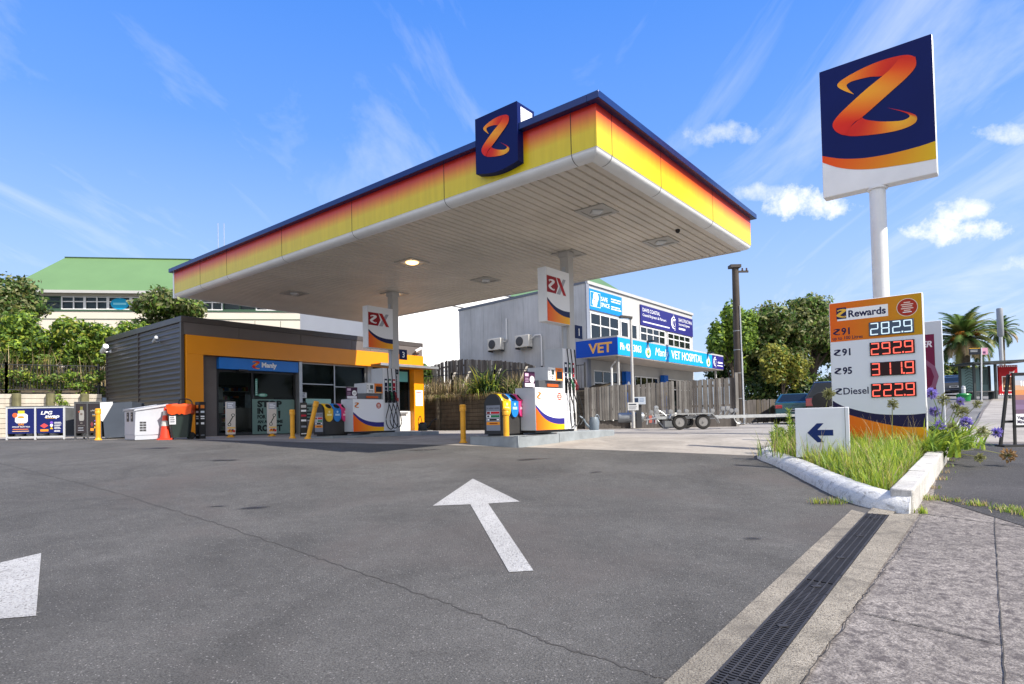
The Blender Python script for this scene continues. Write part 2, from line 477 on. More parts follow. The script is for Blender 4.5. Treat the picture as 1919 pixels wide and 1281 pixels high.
sheet('concrete_strip_end', pl((-1.09, -3.86), (-.70, -3.86)), pl((-1.03, -4.085), (-.70, -4.085)), .017, STRIPC, 3, 2)

# joints and marks in the paving
def ribbon(mb, pts, w, off, m, jit=0, sub=6):
    P = []
    for i in range(len(pts)-1):
        for k in range(sub):
            t = k/sub; P.append((pts[i][0]*(1-t)+pts[i+1][0]*t + rnd.uniform(-jit, jit), pts[i][1]*(1-t)+pts[i+1][1]*t + rnd.uniform(-jit, jit)))
    P.append(pts[-1])
    rows = []
    for i, p in enumerate(P):
        a = P[max(0, i-1)]; b = P[min(len(P)-1, i+1)]
        d = Vector((b[0]-a[0], b[1]-a[1])).normalized(); n = Vector((-d.y, d.x))*(w*.5*rnd.uniform(.4, 1.3))
        rows.append([G(p[0]-n.x, p[1]-n.y, off), G(p[0]+n.x, p[1]+n.y, off)])
    mb.grid(rows, m)
mb = MB()
ribbon(mb, [(-14, 16), (-9.64, 11.38), (-5.49, 8.3), (-3.28, 6.52), (-1.84, 5.28), (-1.26, 4.78), (-.41, 4.02), (.19, 3.46), (.74, 3.02), (1.4, 2.4)], .015, .003, mat('soft_seam', (.062, .057, .052), rough=.95), .016, 26)
struct('asphalt_seam', mb)
mb = MB()
for pts, w in ((pl((-12, -5.02), (-4.76, -5.0), (-.9, -4.93), (-.2, -4.93)), .007), (pl((-4.2, -4.3), (-4.25, -5.0)), .012), (pl((-4.63, -5.05), (-4.7, -8)), .012), (pl((-.72, -4.3), (-.85, -5.2)), .02),
               (pl((8, -4.3), (8, -8)), .03), (pl((11, -4.3), (11, -8)), .03), (pl((14, -4.3), (14, -8)), .03), (pl((18, -4.3), (18, -8)), .03)):
    ribbon(mb, pts, w, .0105, CRACK, .003, 34)
ribbon(mb, pl((-9, -4.26), (-5.4, -4.24), (-3, -4.30), (-1.4, -4.33), (-.8, -4.33)), .006, .0195, CRACK, .010, 40)
struct('footpath_joints', mb)
mb = MB()
def flat(pts, off=.005):
    mb.poly([G(x, y, off) for x, y in pts], PAINT)
flat([(-.61, 9.09), (-.96, 7.17), (-.52, 7.235), (-.05, 4.70), (.14, 4.73), (-.31, 7.27), (.07, 7.37)])
struct('painted_arrow', mb, 0)
mb = MB()
flat([(-4.16, 5.34), (-3.08, 3.91), (-4.0, 3.71), (-4.6, 3.55), (-4.9, 4.0), (-4.5, 4.6)])
struct('painted_arrow', mb, 0)
mb = MB()
YP = groundmat('worn_yellow_road_paint', (.55, .42, .03), (.72, .56, .05), grain=60, big=.2, bump=.4, patch=((.34, .31, .27), 8, .5, .68))
for k in range(6):
    a, b = 13.0+k*1.25, 17.0-k*.18
    mb.poly([SG(a, b, .006), SG(a+.7, b-.1, .006), SG(a+.65, b-.32, .006), SG(a-.05, b-.22, .006)], YP)
struct('yellow_parking_marks', mb, 0)

# oil stains, thin films with ragged noise edges
om = bpy.data.materials.new('oil_stain'); om.use_nodes = True
ot = om.node_tree; ob_ = ot.nodes['Principled BSDF']; ob_.inputs['Base Color'].default_value = (.022, .02, .019, 1); ob_.inputs['Roughness'].default_value = .55
otc = ot.nodes.new('ShaderNodeTexCoord'); on = ot.nodes.new('ShaderNodeTexNoise'); on.inputs['Scale'].default_value = 5; on.inputs['Detail'].default_value = 8; ot.links.new(otc.outputs['Object'], on.inputs['Vector'])
og = ot.nodes.new('ShaderNodeAttribute'); og.attribute_name = 'Col'
oa = ot.nodes.new('ShaderNodeMath'); oa.operation = 'MULTIPLY_ADD'; oa.inputs[1].default_value = 1.0; ot.links.new(on.outputs[0], oa.inputs[0]); ot.links.new(og.outputs[2], oa.inputs[2])
orr = ot.nodes.new('ShaderNodeMapRange'); orr.inputs[1].default_value = .85; orr.inputs[2].default_value = 1.35; orr.inputs[4].default_value = .62; ot.links.new(oa.outputs[0], orr.inputs[0]); ot.links.new(orr.outputs[0], ob_.inputs['Alpha'])
for (x, y, r1, r2, an) in ((-3.05, 7.15, .34, .13, .3), (-3.55, 7.25, .2, .07, .3), (1.3, 9.6, .3, .12, .8), (-5.5, 11.5, .5, .3, 0), (.3, 11.2, .6, .25, .4), (2.2, 5.6, .16, .1, 0), (-1.9, 13.0, .7, .3, .2), (-8.2, 14.0, .8, .4, .1)):
    mb = MB(); n = 20; c = G(x, y, .004); ring = []
    for k in range(n):
        a = 2*math.pi*k/n; dx, dy = r1*math.cos(a), r2*math.sin(a); ring.append(G(x+dx*math.cos(an)-dy*math.sin(an), y+dx*math.sin(an)+dy*math.cos(an), .004))
    for k in range(n): mb.face([c, ring[k], ring[(k+1) % n]], om, [(1, 1, 1, 1), (0, 0, 0, 1), (0, 0, 0, 1)])
    struct('oil_stain', mb, 0)

# driveway channel drain (grate of many bars)
PF0 = (S(-12, -3.99)[0], S(-12, -3.99)[1])
t = thing('drain_grate', 'black slotted channel drain grate between asphalt and footpath', 'drain', SG(-5.6, -3.98), 0)
mbk = MB(); mbb = MB(); mbr = MB()
GR = mat('cast_iron_grate', (.030, .029, .032), rough=.65, var=.35, vs=6)
o_ = Vector(SG(-5.6, -3.98))
a0, a1 = -8.0, -1.06
def LP(a, b, z):
    return Vector(SG(a, b, z)) - o_
def vline(a): return -3.885+(a+5.7)*.0065 if a > -5.7 else -3.885
n = int((a1-a0)/.028)
mbk.grid([[LP(a0+(a1-a0)*k/40, vline(a0+(a1-a0)*k/40)-.003, .006), LP(a0+(a1-a0)*k/40, vline(a0+(a1-a0)*k/40)-.196, .006)] for k in range(41)], mat('drain_channel_dark', (.004, .004, .004), rough=.9))
def bar(mb, p, q, w, z0, z1):
    # short straight bar between plan points p, q (a,b)
    d = Vector((q[0]-p[0], q[1]-p[1])); d.normalize(); nn = Vector((-d.y, d.x))*w*.5
    c = [(p[0]-nn.x, p[1]-nn.y), (q[0]-nn.x, q[1]-nn.y), (q[0]+nn.x, q[1]+nn.y), (p[0]+nn.x, p[1]+nn.y)]
    lo = [mb.av(LP(x, y, z0)) for x, y in c]; hi = [mb.av(LP(x, y, z1)) for x, y in c]
    mb.af(hi, GR)
    for k in range(4): mb.af((lo[k], lo[(k+1) % 4], hi[(k+1) % 4], hi[k]), GR)
for k in range(n):
    a = a0+k*.028
    if rnd.random() < .012: continue
    v = vline(a)
    bar(mbb, (a, v-.012), (a, v-.188), .013, .007, .0195)
for f in (.0, .048, .096, .144, .190):
    for k in range(14):
        s0, s1 = a0+(a1-a0)*k/14+.006, a0+(a1-a0)*(k+1)/14-.006
        w = .014 if f in (0, .190) else .008
        bar(mbr, (s0, vline(s0)-.004-f), (s1, vline(s1)-.004-f), w, .007, .0215)
obj('channel', mbk, t); obj('bars', mbb, t); obj('rails', mbr, t)
for k in range(8):
    a = a0+.7+k*.85; mbc = MB()
    mbc.M = Matrix.Translation(LP(a, vline(a)-.105, .0215))
    mbc.box(-.03, .03, -.018, .018, 0, .004, GR)
    obj('locking_clip', mbc, t)

# ------------------------------------------------------------------ planter
def smoothline(P, n=6):
    out = []
    for i in range(len(P)-1):
        p0, p1, p2, p3 = (Vector(P[max(0, i-1)]), Vector(P[i]), Vector(P[i+1]), Vector(P[min(len(P)-1, i+2)]))
        for k in range(n):
            t = k/n
            out.append(.5*((2*p1)+(p2-p0)*t+(2*p0-5*p1+4*p2-p3)*t*t+(3*p1-p0-3*p2+p3)*t**3))
    out.append(Vector(P[-1])); return out
kerb_line = smoothline([(5.2, 12.1), (4.72, 11.55), (4.46, 11.0), (4.40, 10.3), (4.30, 9.5), (4.14, 8.5), (4.0, 7.6), (3.98, 6.98), (4.12, 6.66), (4.24, 6.52)], 5)
mb = MB(); rows = []
for i, p in enumerate(kerb_line):
    a = kerb_line[max(0, i-1)]; b = kerb_line[min(len(kerb_line)-1, i+1)]
    d = (b-a).normalized(); nrm = Vector((-d.y, d.x))     # towards the planting side
    zz = h(p.x, p.y)
    k_ = i/(len(kerb_line)-1); hh = .15+.05*k_
    row = []
    for (o, z) in ((-.02, -.05), (-.01, .05), (.02, .10), (.07, .145), (.14, .17), (.22, .17), (.27, .16), (.275, -.02)):
        j = rnd.uniform(-.006, .006)
        row.append((p.x+nrm.x*(o+j), p.y+nrm.y*(o+j), zz+z*hh/.165+rnd.uniform(-.004, .004)))
    rows.append(row)
I = mb.grid(rows, KERB); mb.af(I[-1], KERB); mb.af(I[0][::-1], KERB)
struct('planter_kerb', mb, 50)
mb = MB()
WALLK = groundmat('planter_wall_concrete', (.42, .40, .37), (.60, .58, .54), grain=60, big=.3, bump=.5, patch=((.24, .23, .21), 5, .55, .78))
for (a0_, a1_) in ((-.72, .9), (.915, 2.8), (2.815, 4.9), (4.915, 7.4), (7.415, 10.5), (10.515, 15)):
    L = []
    for (a, b) in ((a0_, -4.25), (a1_, -4.25), (a1_, -4.03), (a0_, -4.03)):
        L.append(S(a, b))
    zt = [h(L[0][0], L[0][1])+.26, h(L[1][0], L[1][1])+.25]
    zt = [zt[0], zt[1], zt[1]+.004, zt[0]+.004]
    lo = [mb.av((q[0], q[1], h(q[0], q[1])-.05)) for q in L]; hi = [mb.av((q[0], q[1], z)) for q, z in zip(L, zt)]
    mb.af(hi, WALLK)
    for k in range(4): mb.af((lo[k], lo[(k+1) % 4], hi[(k+1) % 4], hi[k]), WALLK)
o = struct('planter_wall', mb)
b = o.modifiers.new('bevel', 'BEVEL'); b.width = .02; b.segments = 2
# soil inside the planter
mb = MB()
inner = []
for i in range(0, len(kerb_line)):
    p = kerb_line[i]; a = kerb_line[max(0, i-1)]; b_ = kerb_line[min(len(kerb_line)-1, i+1)]
    d = (b_-a).normalized(); inner.append((p.x-d.y*.15, p.y+d.x*.15))
K = len(inner); rows = []
for i, p in enumerate(inner):
    a = 14.5-(14.5+.6)*(i/(K-1)); q = S(a, -4.1)
    rows.append([G(p[0]*(1-k/8)+q[0]*k/8, p[1]*(1-k/8)+q[1]*k/8, .13) for k in range(9)])
mb.grid(rows, DIRT)
struct('planter_soil', mb)
# ------------------------------------------------------------------ the ribbon letter (coordinates in panel widths)
ZD = [((.723,1.219),(.861,1.187)),((.654,1.149),(.861,1.093)),((.584,1.103),(.79,1.014)),((.427,1.015),(.646,.915)),((.265,.907),(.492,.811)),((.159,.825),(.383,.741)),((.114,.755),(.318,.714)),((.139,.68),(.257,.65)),((.197,.622),(.241,.601))]
ZT = [((.323,1.006),(.323,1.006)),((.233,1.077),(.277,1.074)),((.173,1.146),(.257,1.127)),((.2,1.19),(.294,1.147)),((.319,1.229),(.36,1.147)),((.463,1.255),(.473,1.134)),((.602,1.262),(.584,1.103)),((.737,1.248),(.681,1.139)),((.816,1.221),(.762,1.171)),((.861,1.18),(.826,1.13))]
ZB = [((.383,.75),(.197,.622)),((.418,.71),(.299,.575)),((.528,.655),(.469,.536)),((.637,.618),(.634,.512)),((.73,.596),(.754,.512)),((.783,.604),(.834,.535)),((.795,.622),(.855,.575)),((.772,.654),(.836,.621)),((.707,.703),(.746,.686)),((.608,.768),(.608,.768))]
CD = [(222,45,22),(240,80,22),(250,125,28),(253,168,40),(248,130,28),(238,75,20),(228,45,20),(225,40,25),(215,40,25)]
CT = [(250,170,45),(253,175,45),(255,170,40),(252,150,35),(250,130,30),(240,95,24),(222,52,22),(214,40,25),(225,45,22),(235,60,25)]
CB = [(222,42,24),(218,44,24),(236,95,26),(250,165,40),(246,180,45),(240,172,42),(226,165,45),(214,60,32),(222,40,30),(230,50,35)]
def catmull(vals, n):
    out = []
    for i in range(len(vals)-1):
        p = [vals[max(0, i-1)], vals[i], vals[i+1], vals[min(len(vals)-1, i+2)]]
        for k in range(n):
            t = k/n
            out.append(tuple(.5*((2*b)+(c-a)*t+(2*a-5*b+4*c-d)*t*t+(3*b-a-3*c+d)*t**3) for a, b, c, d in zip(*p)))
    out.append(tuple(vals[-1])); return out
def zlogo(mb, x, z, w, y=0, flat=None, cx=.488, cz=.90, step=.004, rel=.6):
    """ribbon Z centred on x,z; w = its height"""
    k = w/.76
    for (st, cs, dy) in ((ZT, CT, 1), (ZB, CB, 1), (ZD, CD, 2)):
        L = catmull([a for a, b in st], 4); Rr = catmull([b for a, b in st], 4); C = catmull(cs, 4)
        for i in range(len(L)-1):
            P = lambda q: (x+(q[0]-cx)*k, y-dy*step, z+(q[1]-cz)*k)
            if flat: cc = flat
            else:
                a = rgb(*[max(0, min(255, c)) for c in C[i]]); b = rgb(*[max(0, min(255, c)) for c in C[i+1]])
                dk = lambda q, f: (q[0]*f, q[1]*f*.8, q[2], 1)
                cc = [a, b, dk(b, .92), dk(a, .92)]
            mb.face([P(L[i]), P(L[i+1]), P(Rr[i+1]), P(Rr[i])], PR, cc)
def swoosh(mb, top, bot, col, y=0, n=6, cols=None):
    """filled band between two polylines (x,z) of equal count"""
    A = catmull(top, n); B = catmull(bot, n)
    for i in range(len(A)-1):
        c = col
        if cols:
            t = i/(len(A)-1); t2 = (i+1)/(len(A)-1)
            mixc = lambda t: rgb(*[cols[0][k]*(1-t)+cols[1][k]*t for k in range(3)])
            c = [mixc(t), mixc(t2), mixc(t2), mixc(t)]
        mb.face([(A[i][0], y, A[i][1]), (A[i+1][0], y, A[i+1][1]), (B[i+1][0], y, B[i+1][1]), (B[i][0], y, B[i][1])], PR, c)
SEG = {'0':'abcdef','1':'bc','2':'abged','3':'abgcd','4':'fgbc','5':'afgcd','6':'afgedc','7':'abc','8':'abcdefg','9':'abcdfg'}
def seg7(mb, ch, x, z, w, hh, m, y=0, th=.026, sl=.0):
    g = .006
    def R_(x0, x1, z0, z1): mb.poly([(x+x0, y, z+z0), (x+x1, y, z+z0), (x+x1, y, z+z1), (x+x0, y, z+z1)], m)
    for s_ in SEG[ch]:
        if s_ == 'a': R_(th*.5, w-th*.5, hh-th, hh)
        if s_ == 'd': R_(th*.5, w-th*.5, 0, th)
        if s_ == 'g': R_(th*.6, w-th*.6, hh/2-th/2, hh/2+th/2)
        if s_ == 'b': R_(w-th, w, hh/2+g, hh-th*.3)
        if s_ == 'c': R_(w-th, w, th*.3, hh/2-g)
        if s_ == 'f': R_(0, th, hh/2+g, hh-th*.3)
        if s_ == 'e': R_(0, th, th*.3, hh/2-g)
def lines(mb, x0, x1, z, n, hgt, gap, col, y=0, rag=.25):
    for k in range(n):
        mb.rect(x0, x0+(x1-x0)*(1-rnd.random()*rag), z-k*gap-hgt, z-k*gap, PR, col, y)
cW, cNV, cOR, cYE, cRD, cBK, cGY = rgb(245,245,245), rgb(20,30,80), rgb(240,95,20), rgb(248,180,20), rgb(190,35,35), rgb(20,20,22), rgb(150,155,165)

# ------------------------------------------------------------------ fuel canopy
LA, LB, ZS = 16.35, 7.78, 4.75
t = thing('fuel_canopy', 'large flat canopy with red to yellow fascia over the fuel pumps', 'canopy', S(0, 0), SF)
SOF = mat('cream_soffit_metal', (.66, .595, .50), rough=.45, var=.14, vs=.8, var2=.05, vs2=12)
mb = MB(); prof = []
y = .22
while y < LA-.25:
    prof += [(y, 0), (y+.145, 0), (y+.158, .032), (y+.187, .032)]; y += .20
prof.append((LA-.2, 0))
mb.grid([[(.2, p[0], ZS+p[1]) for p in prof], [(LB-.2, p[0], ZS+p[1]) for p in prof]], SOF)
mb.box(LB-.22, LB-.19, .2, LA-.2, ZS-.03, ZS+.06, SOF)
obj('soffit', mb, t, smooth=20)
# fascia panels: colour is printed by height
FAS = bpy.data.materials.new('sunset_fascia_print'); FAS.use_nodes = True
ft = FAS.node_tree; fb = ft.nodes['Principled BSDF']; fb.inputs['Roughness'].default_value = .32
tcn = ft.nodes.new('ShaderNodeTexCoord'); sp = ft.nodes.new('ShaderNodeSeparateXYZ'); ft.links.new(tcn.outputs['Object'], sp.inputs[0])
wn = ft.nodes.new('ShaderNodeTexNoise'); wn.inputs['Scale'].default_value = .9; wn.inputs['Detail'].default_value = 3; ft.links.new(tcn.outputs['Object'], wn.inputs['Vector'])
zz = ft.nodes.new('ShaderNodeMath'); zz.operation = 'MULTIPLY_ADD'; zz.inputs[1].default_value = .06; ft.links.new(wn.outputs[0], zz.inputs[0]); ft.links.new(sp.outputs[2], zz.inputs[2])
mr_ = ft.nodes.new('ShaderNodeMapRange'); mr_.inputs[1].default_value = 4.88; mr_.inputs[2].default_value = 5.61; ft.links.new(zz.outputs[0], mr_.inputs[0])
cr = ft.nodes.new('ShaderNodeValToRGB'); ft.links.new(mr_.outputs[0], cr.inputs[0])
e = cr.color_ramp.elements
e[0].position = .0; e[0].color = (.70, .56, .015, 1)
e[1].position = 1; e[1].color = (.50, .012, .006, 1)
for p_, c_ in ((.42, (.76, .55, .015, 1)), (.57, (.79, .37, .012, 1)), (.73, (.74, .17, .012, 1)), (.87, (.64, .04, .010, 1))):
    q = e.new(p_); q.color = c_
# weather streaks
mpn = ft.nodes.new('ShaderNodeMapping'); mpn.inputs['Scale'].default_value = (5, 5, .6); ft.links.new(tcn.outputs['Object'], mpn.inputs[0])
sn = ft.nodes.new('ShaderNodeTexNoise'); sn.inputs['Scale'].default_value = 1.8; sn.inputs['Detail'].default_value = 6; ft.links.new(mpn.outputs[0], sn.inputs['Vector'])
sr = ft.nodes.new('ShaderNodeMapRange'); sr.inputs[1].default_value = .35; sr.inputs[2].default_value = .62; sr.inputs[3].default_value = .93; sr.inputs[4].default_value = 1.02; ft.links.new(sn.outputs[0], sr.inputs[0])
mxx = ft.nodes.new('ShaderNodeMix'); mxx.data_type = 'RGBA'; mxx.blend_type = 'MULTIPLY'; mxx.inputs[0].default_value = 1
ft.links.new(cr.outputs[0], mxx.inputs[6]); ft.links.new(sr.outputs[0], mxx.inputs[7]); ft.links.new(mxx.outputs[2], fb.inputs['Base Color'])
zb, zt = 4.875, 5.585
mb = MB()
mb.box(0, LB, 0, .04, zb, zt, FAS); mb.box(0, LB, LA-.04, LA, zb, zt, FAS)
mb.box(0, .04, .042, LA-.042, zb, zt, FAS); mb.box(LB-.04, LB, .042, LA-.042, zb, zt, FAS)
for y in (.5, 3.55, 6.6, 9.65, 12.7, 14.45): mb.box(-.003, .01, y-.007, y+.007, zb, zt, CRACK)
for x in (.5, 2.4, 5.1): mb.box(x-.006, x+.006, -.003, .01, zb, zt, CRACK)
obj('fascia', mb, t, smooth=0)
mb = MB()   # rounded white bottom edge, swept round the rectangle
BUL = mat('white_bullnose', (.78, .78, .77), rough=.28, var=.08, vs=1.5)
pr = [(0, zb)] + [(.012+.20*(1-math.cos(a)), zb-.012-.125*math.sin(a)) for a in [RAD(9*k) for k in range(0, 11)]] + [(.235, ZS-.005), (.235, ZS+.05)]
rows = []
for d, z in pr: rows.append([(d, d, z), (LB-d, d, z), (LB-d, LA-d, z), (d, LA-d, z)])
# duplicate corners so the mitres stay sharp
for k in range(4):
    A = [r[k] for r in rows]; B = [r[(k+1) % 4] for r in rows]
    mb.grid([A, B], BUL)
    ax_, off = (1, .004) if k % 2 else (0, .004)
for y in (.5, 3.55, 6.6, 9.65, 12.7, 14.45):
    for (d, z), (d2, z2) in zip(pr[:-2], pr[1:-2]):
        mb.face([(d-.003, y-.006, z-.003), (d-.003, y+.006, z-.003), (d2-.003, y+.006, z2-.003), (d2-.003, y-.006, z2-.003)], CRACK)
for x in (.5, 2.4, 5.1):
    for (d, z), (d2, z2) in zip(pr[:-2], pr[1:-2]):
        mb.face([(x-.006, d-.003, z-.003), (x+.006, d-.003, z-.003), (x+.006, d2-.003, z2-.003), (x-.006, d2-.003, z2-.003)], CRACK)
obj('bullnose_edge', mb, t, smooth=40)
mb = MB()
mb.box(-.016, .08, LA+.002, LA+.10, ZS-.02, zt, WHITE)
obj('end_frame', mb, t)
mb = MB(); o = .13
TRIM = mat('navy_roof_trim', (.012, .035, .15), rough=.22, metal=.25, var=.1)
mb.box(-o, LB+o, -o, .1, zt, zt+.125, TRIM); mb.box(-o, LB+o, LA-.1, LA+o+.03, zt, zt+.125, TRIM)
mb.box(-o, .1, .101, LA-.101, zt, zt+.125, TRIM); mb.box(LB-.1, LB+o, .101, LA-.101, zt, zt+.125, TRIM)
obj('roof_trim', mb, t, bev=.008)
mb = MB(); mb.box(.05, LB-.05, .05, LA-.05, zt-.02, zt+.06, GREY)
obj('roof_deck', mb, t)
mb = MB(); mb.lathe([(.055, 0), (.055, -.03), (.045, -.06), (.02, -.08)], BLACK, (4.76, .71, ZS), 14)
tag(obj('dome_camera', mb, loc=S(0, 0), rot=SF), 'small black dome camera under the right corner of the canopy', 'camera')

# square soffit lights
LF = mat('light_frame', (.42, .40, .36), rough=.4, metal=.3); LOFF = mat('lens_off', (.55, .56, .55), rough=.12, spec=.6)
LON = mat('lens_lit', (.9, .6, .25), rough=.2, emit=(1, .62, .22), es=2.6)
LABS = {(2.38, 1.45): 'unlit square light in canopy soffit nearest the front corner', (5.37, 1.42): 'unlit square soffit light near the right canopy edge, beside the dome camera',
        (2.44, 7.28): 'glowing amber square light in the middle of the canopy soffit', (2.38, 13.0): 'unlit square soffit light nearest the shop, above the left bin',
        (5.38, 7.23): 'unlit square soffit light between the two canopy columns', (4.72, 10.76): 'glowing square light around the top of the column beside the shop',
        (4.72, 3.72): 'unlit square light panel around the top of the right column'}
for (a, b), lab in LABS.items():
    tl = thing('canopy_light', lab, 'light', S(a, b, ZS), SF, 'square lights in the canopy soffit')
    mb = MB(); w = .34
    for q in ((-w, w, -w, -w+.09), (-w, w, w-.09, w), (-w, -w+.09, -w+.091, w-.091), (w-.09, w, -w+.091, w-.091)): mb.box(q[0], q[1], q[2], q[3], -.025, .03, LF)
    obj('frame', mb, tl, bev=.004)
    mb = MB(); lit = 'glowing' in lab
    mb.box(-w+.091, w-.091, -w+.091, w-.091, -.008, .02, LF if not lit else WHITE)
    obj('recess', mb, tl)
    mb = MB(); mb.lathe([(.17, 0), (.165, -.022), (.12, -.045), (.04, -.052)], LON if lit else LOFF, (0, 0, -.010), 4 if not lit else 20)
    obj('lens', mb, tl, smooth=30)

# columns
COLM = mat('column_paint', (.50, .48, .45), rough=.4, var=.08, vs=1.5)
for (b, num, lab) in ((3.55, '1', 'square white canopy column behind the right fuel pump, with number 1 plate'), (10.5, '3', 'square white canopy column behind the left fuel pump, with number 3 plate')):
    tcl = thing('canopy_column', lab, 'column', S(4.40, b, .085), SF, 'columns holding up the canopy')
    mb = MB(); mb.box(.02, .27, 0, .25, 0, ZS-.135, COLM); obj('post', mb, tcl, bev=.012)
    mb = MB(); mb.box(-.01, .30, -.03, .28, ZS-.24, ZS-.105, COLM); obj('head_collar', mb, tcl, bev=.01)
    mb = MB(); mb.box(.0, .02, .08, .18, .3, ZS-.5, GREY); obj('conduit', mb, tcl)
    mb = MB(); mb.box(.272, .60, -.02, .0, 2.42, 2.76, NAVY)
    mb.text(num, .44, 2.50, .18, PR, cW, -.023, 'C', bold=.02)
    obj('number_plate', mb, tcl)
    mb = MB(); mb.rect(.07, .23, 1.92, 2.08, PR, cBK, -.003)
    mb.rect(.10, .20, 1.96, 2.04, PR, rgb(90,95,100), -.004)
    for k in range(9):
        z = 1.83-k*.075; mb.disc(.15, z, .014 if k % 2 else .02, PR, rgb(80,85,95) if k % 3 else cBK, -.003, 8)
    mb.rect(.08, .22, 1.02, 1.14, PR, rgb(190,60,40), -.003); mb.disc(.15, .96, .03, PR, cBK, -.003, 10); mb.disc(.15, .88, .03, PR, rgb(200,60,40), -.003, 10); mb.disc(.15, .80, .03, PR, cGY, -.003, 10)
    obj('instruction_strip', mb, tcl)

# logo box on the canopy edge
t = thing('logo_box_sign', 'navy box sign with orange ribbon letter on the canopy edge', 'sign', S(-.16, 1.52), PF)
LS = mat('navy_sign_face', (.0025, .010, .095), rough=.5, spec=.15, var=.08, vs=1)
mb = MB(); hw = .505
# x to the right = towards the near corner
pts = [(-1.01, 5.05)] + [(-1.01+1.01*k/10, 5.05-.075*math.sin(math.pi*k/10)-.03*k/10) for k in range(1, 10)] + [(0, 5.02), (0, 6.09), (-1.01, 6.09)]
mb.prism(pts, 0, .50, LS, 'y'); obj('box', mb, t, bev=.006, smooth=30)
mb = MB(); mb.rect(0, 0, 0, 0, PR, cW) if False else None
mb.face([(.003, .10, 5.62), (.003, .44, 5.62), (.003, .44, 6.03), (.003, .10, 6.03)], PR, cW)
obj('side_panel', mb, t)
mb = MB(); zlogo(mb, -.52, 5.60, .74, -.001, step=.006)
for v in range(len(mb.v)): mb.v[v].x = -.52+(mb.v[v].x+.52)*.92
obj('ribbon_letter', mb, t)
# ------------------------------------------------------------------ pump islands
for (b0, lab) in ((0, 'raised concrete island under the right fuel pump'), (6.95, 'raised concrete island under the left fuel pump beside the shop')):
    t = thing('pump_island', lab, 'kerb', S(1.80, 3.2+b0, 0), SF, 'raised islands under the fuel pumps')
    mb = MB()
    r = .18; pts = [(.0+r, 0), (1.55, 0), (1.55, 1.55), (r, 1.55), (.05, 1.55-.05), (0, 1.55-r), (0, r), (.05, .05)]
    mb.prism(pts, -.35, .05, CONC, 'z'); obj('front_slab', mb, t, bev=.02)
    mb = MB(); mb.box(1.555, 3.55, .06, 1.25, -.25, .10, CONC); obj('rear_slab', mb, t, bev=.02)
    mb = MB(); mb.box(3.60, 4.45, .15, .95, -.25, .085, CONC); obj('end_slab', mb, t, bev=.02)

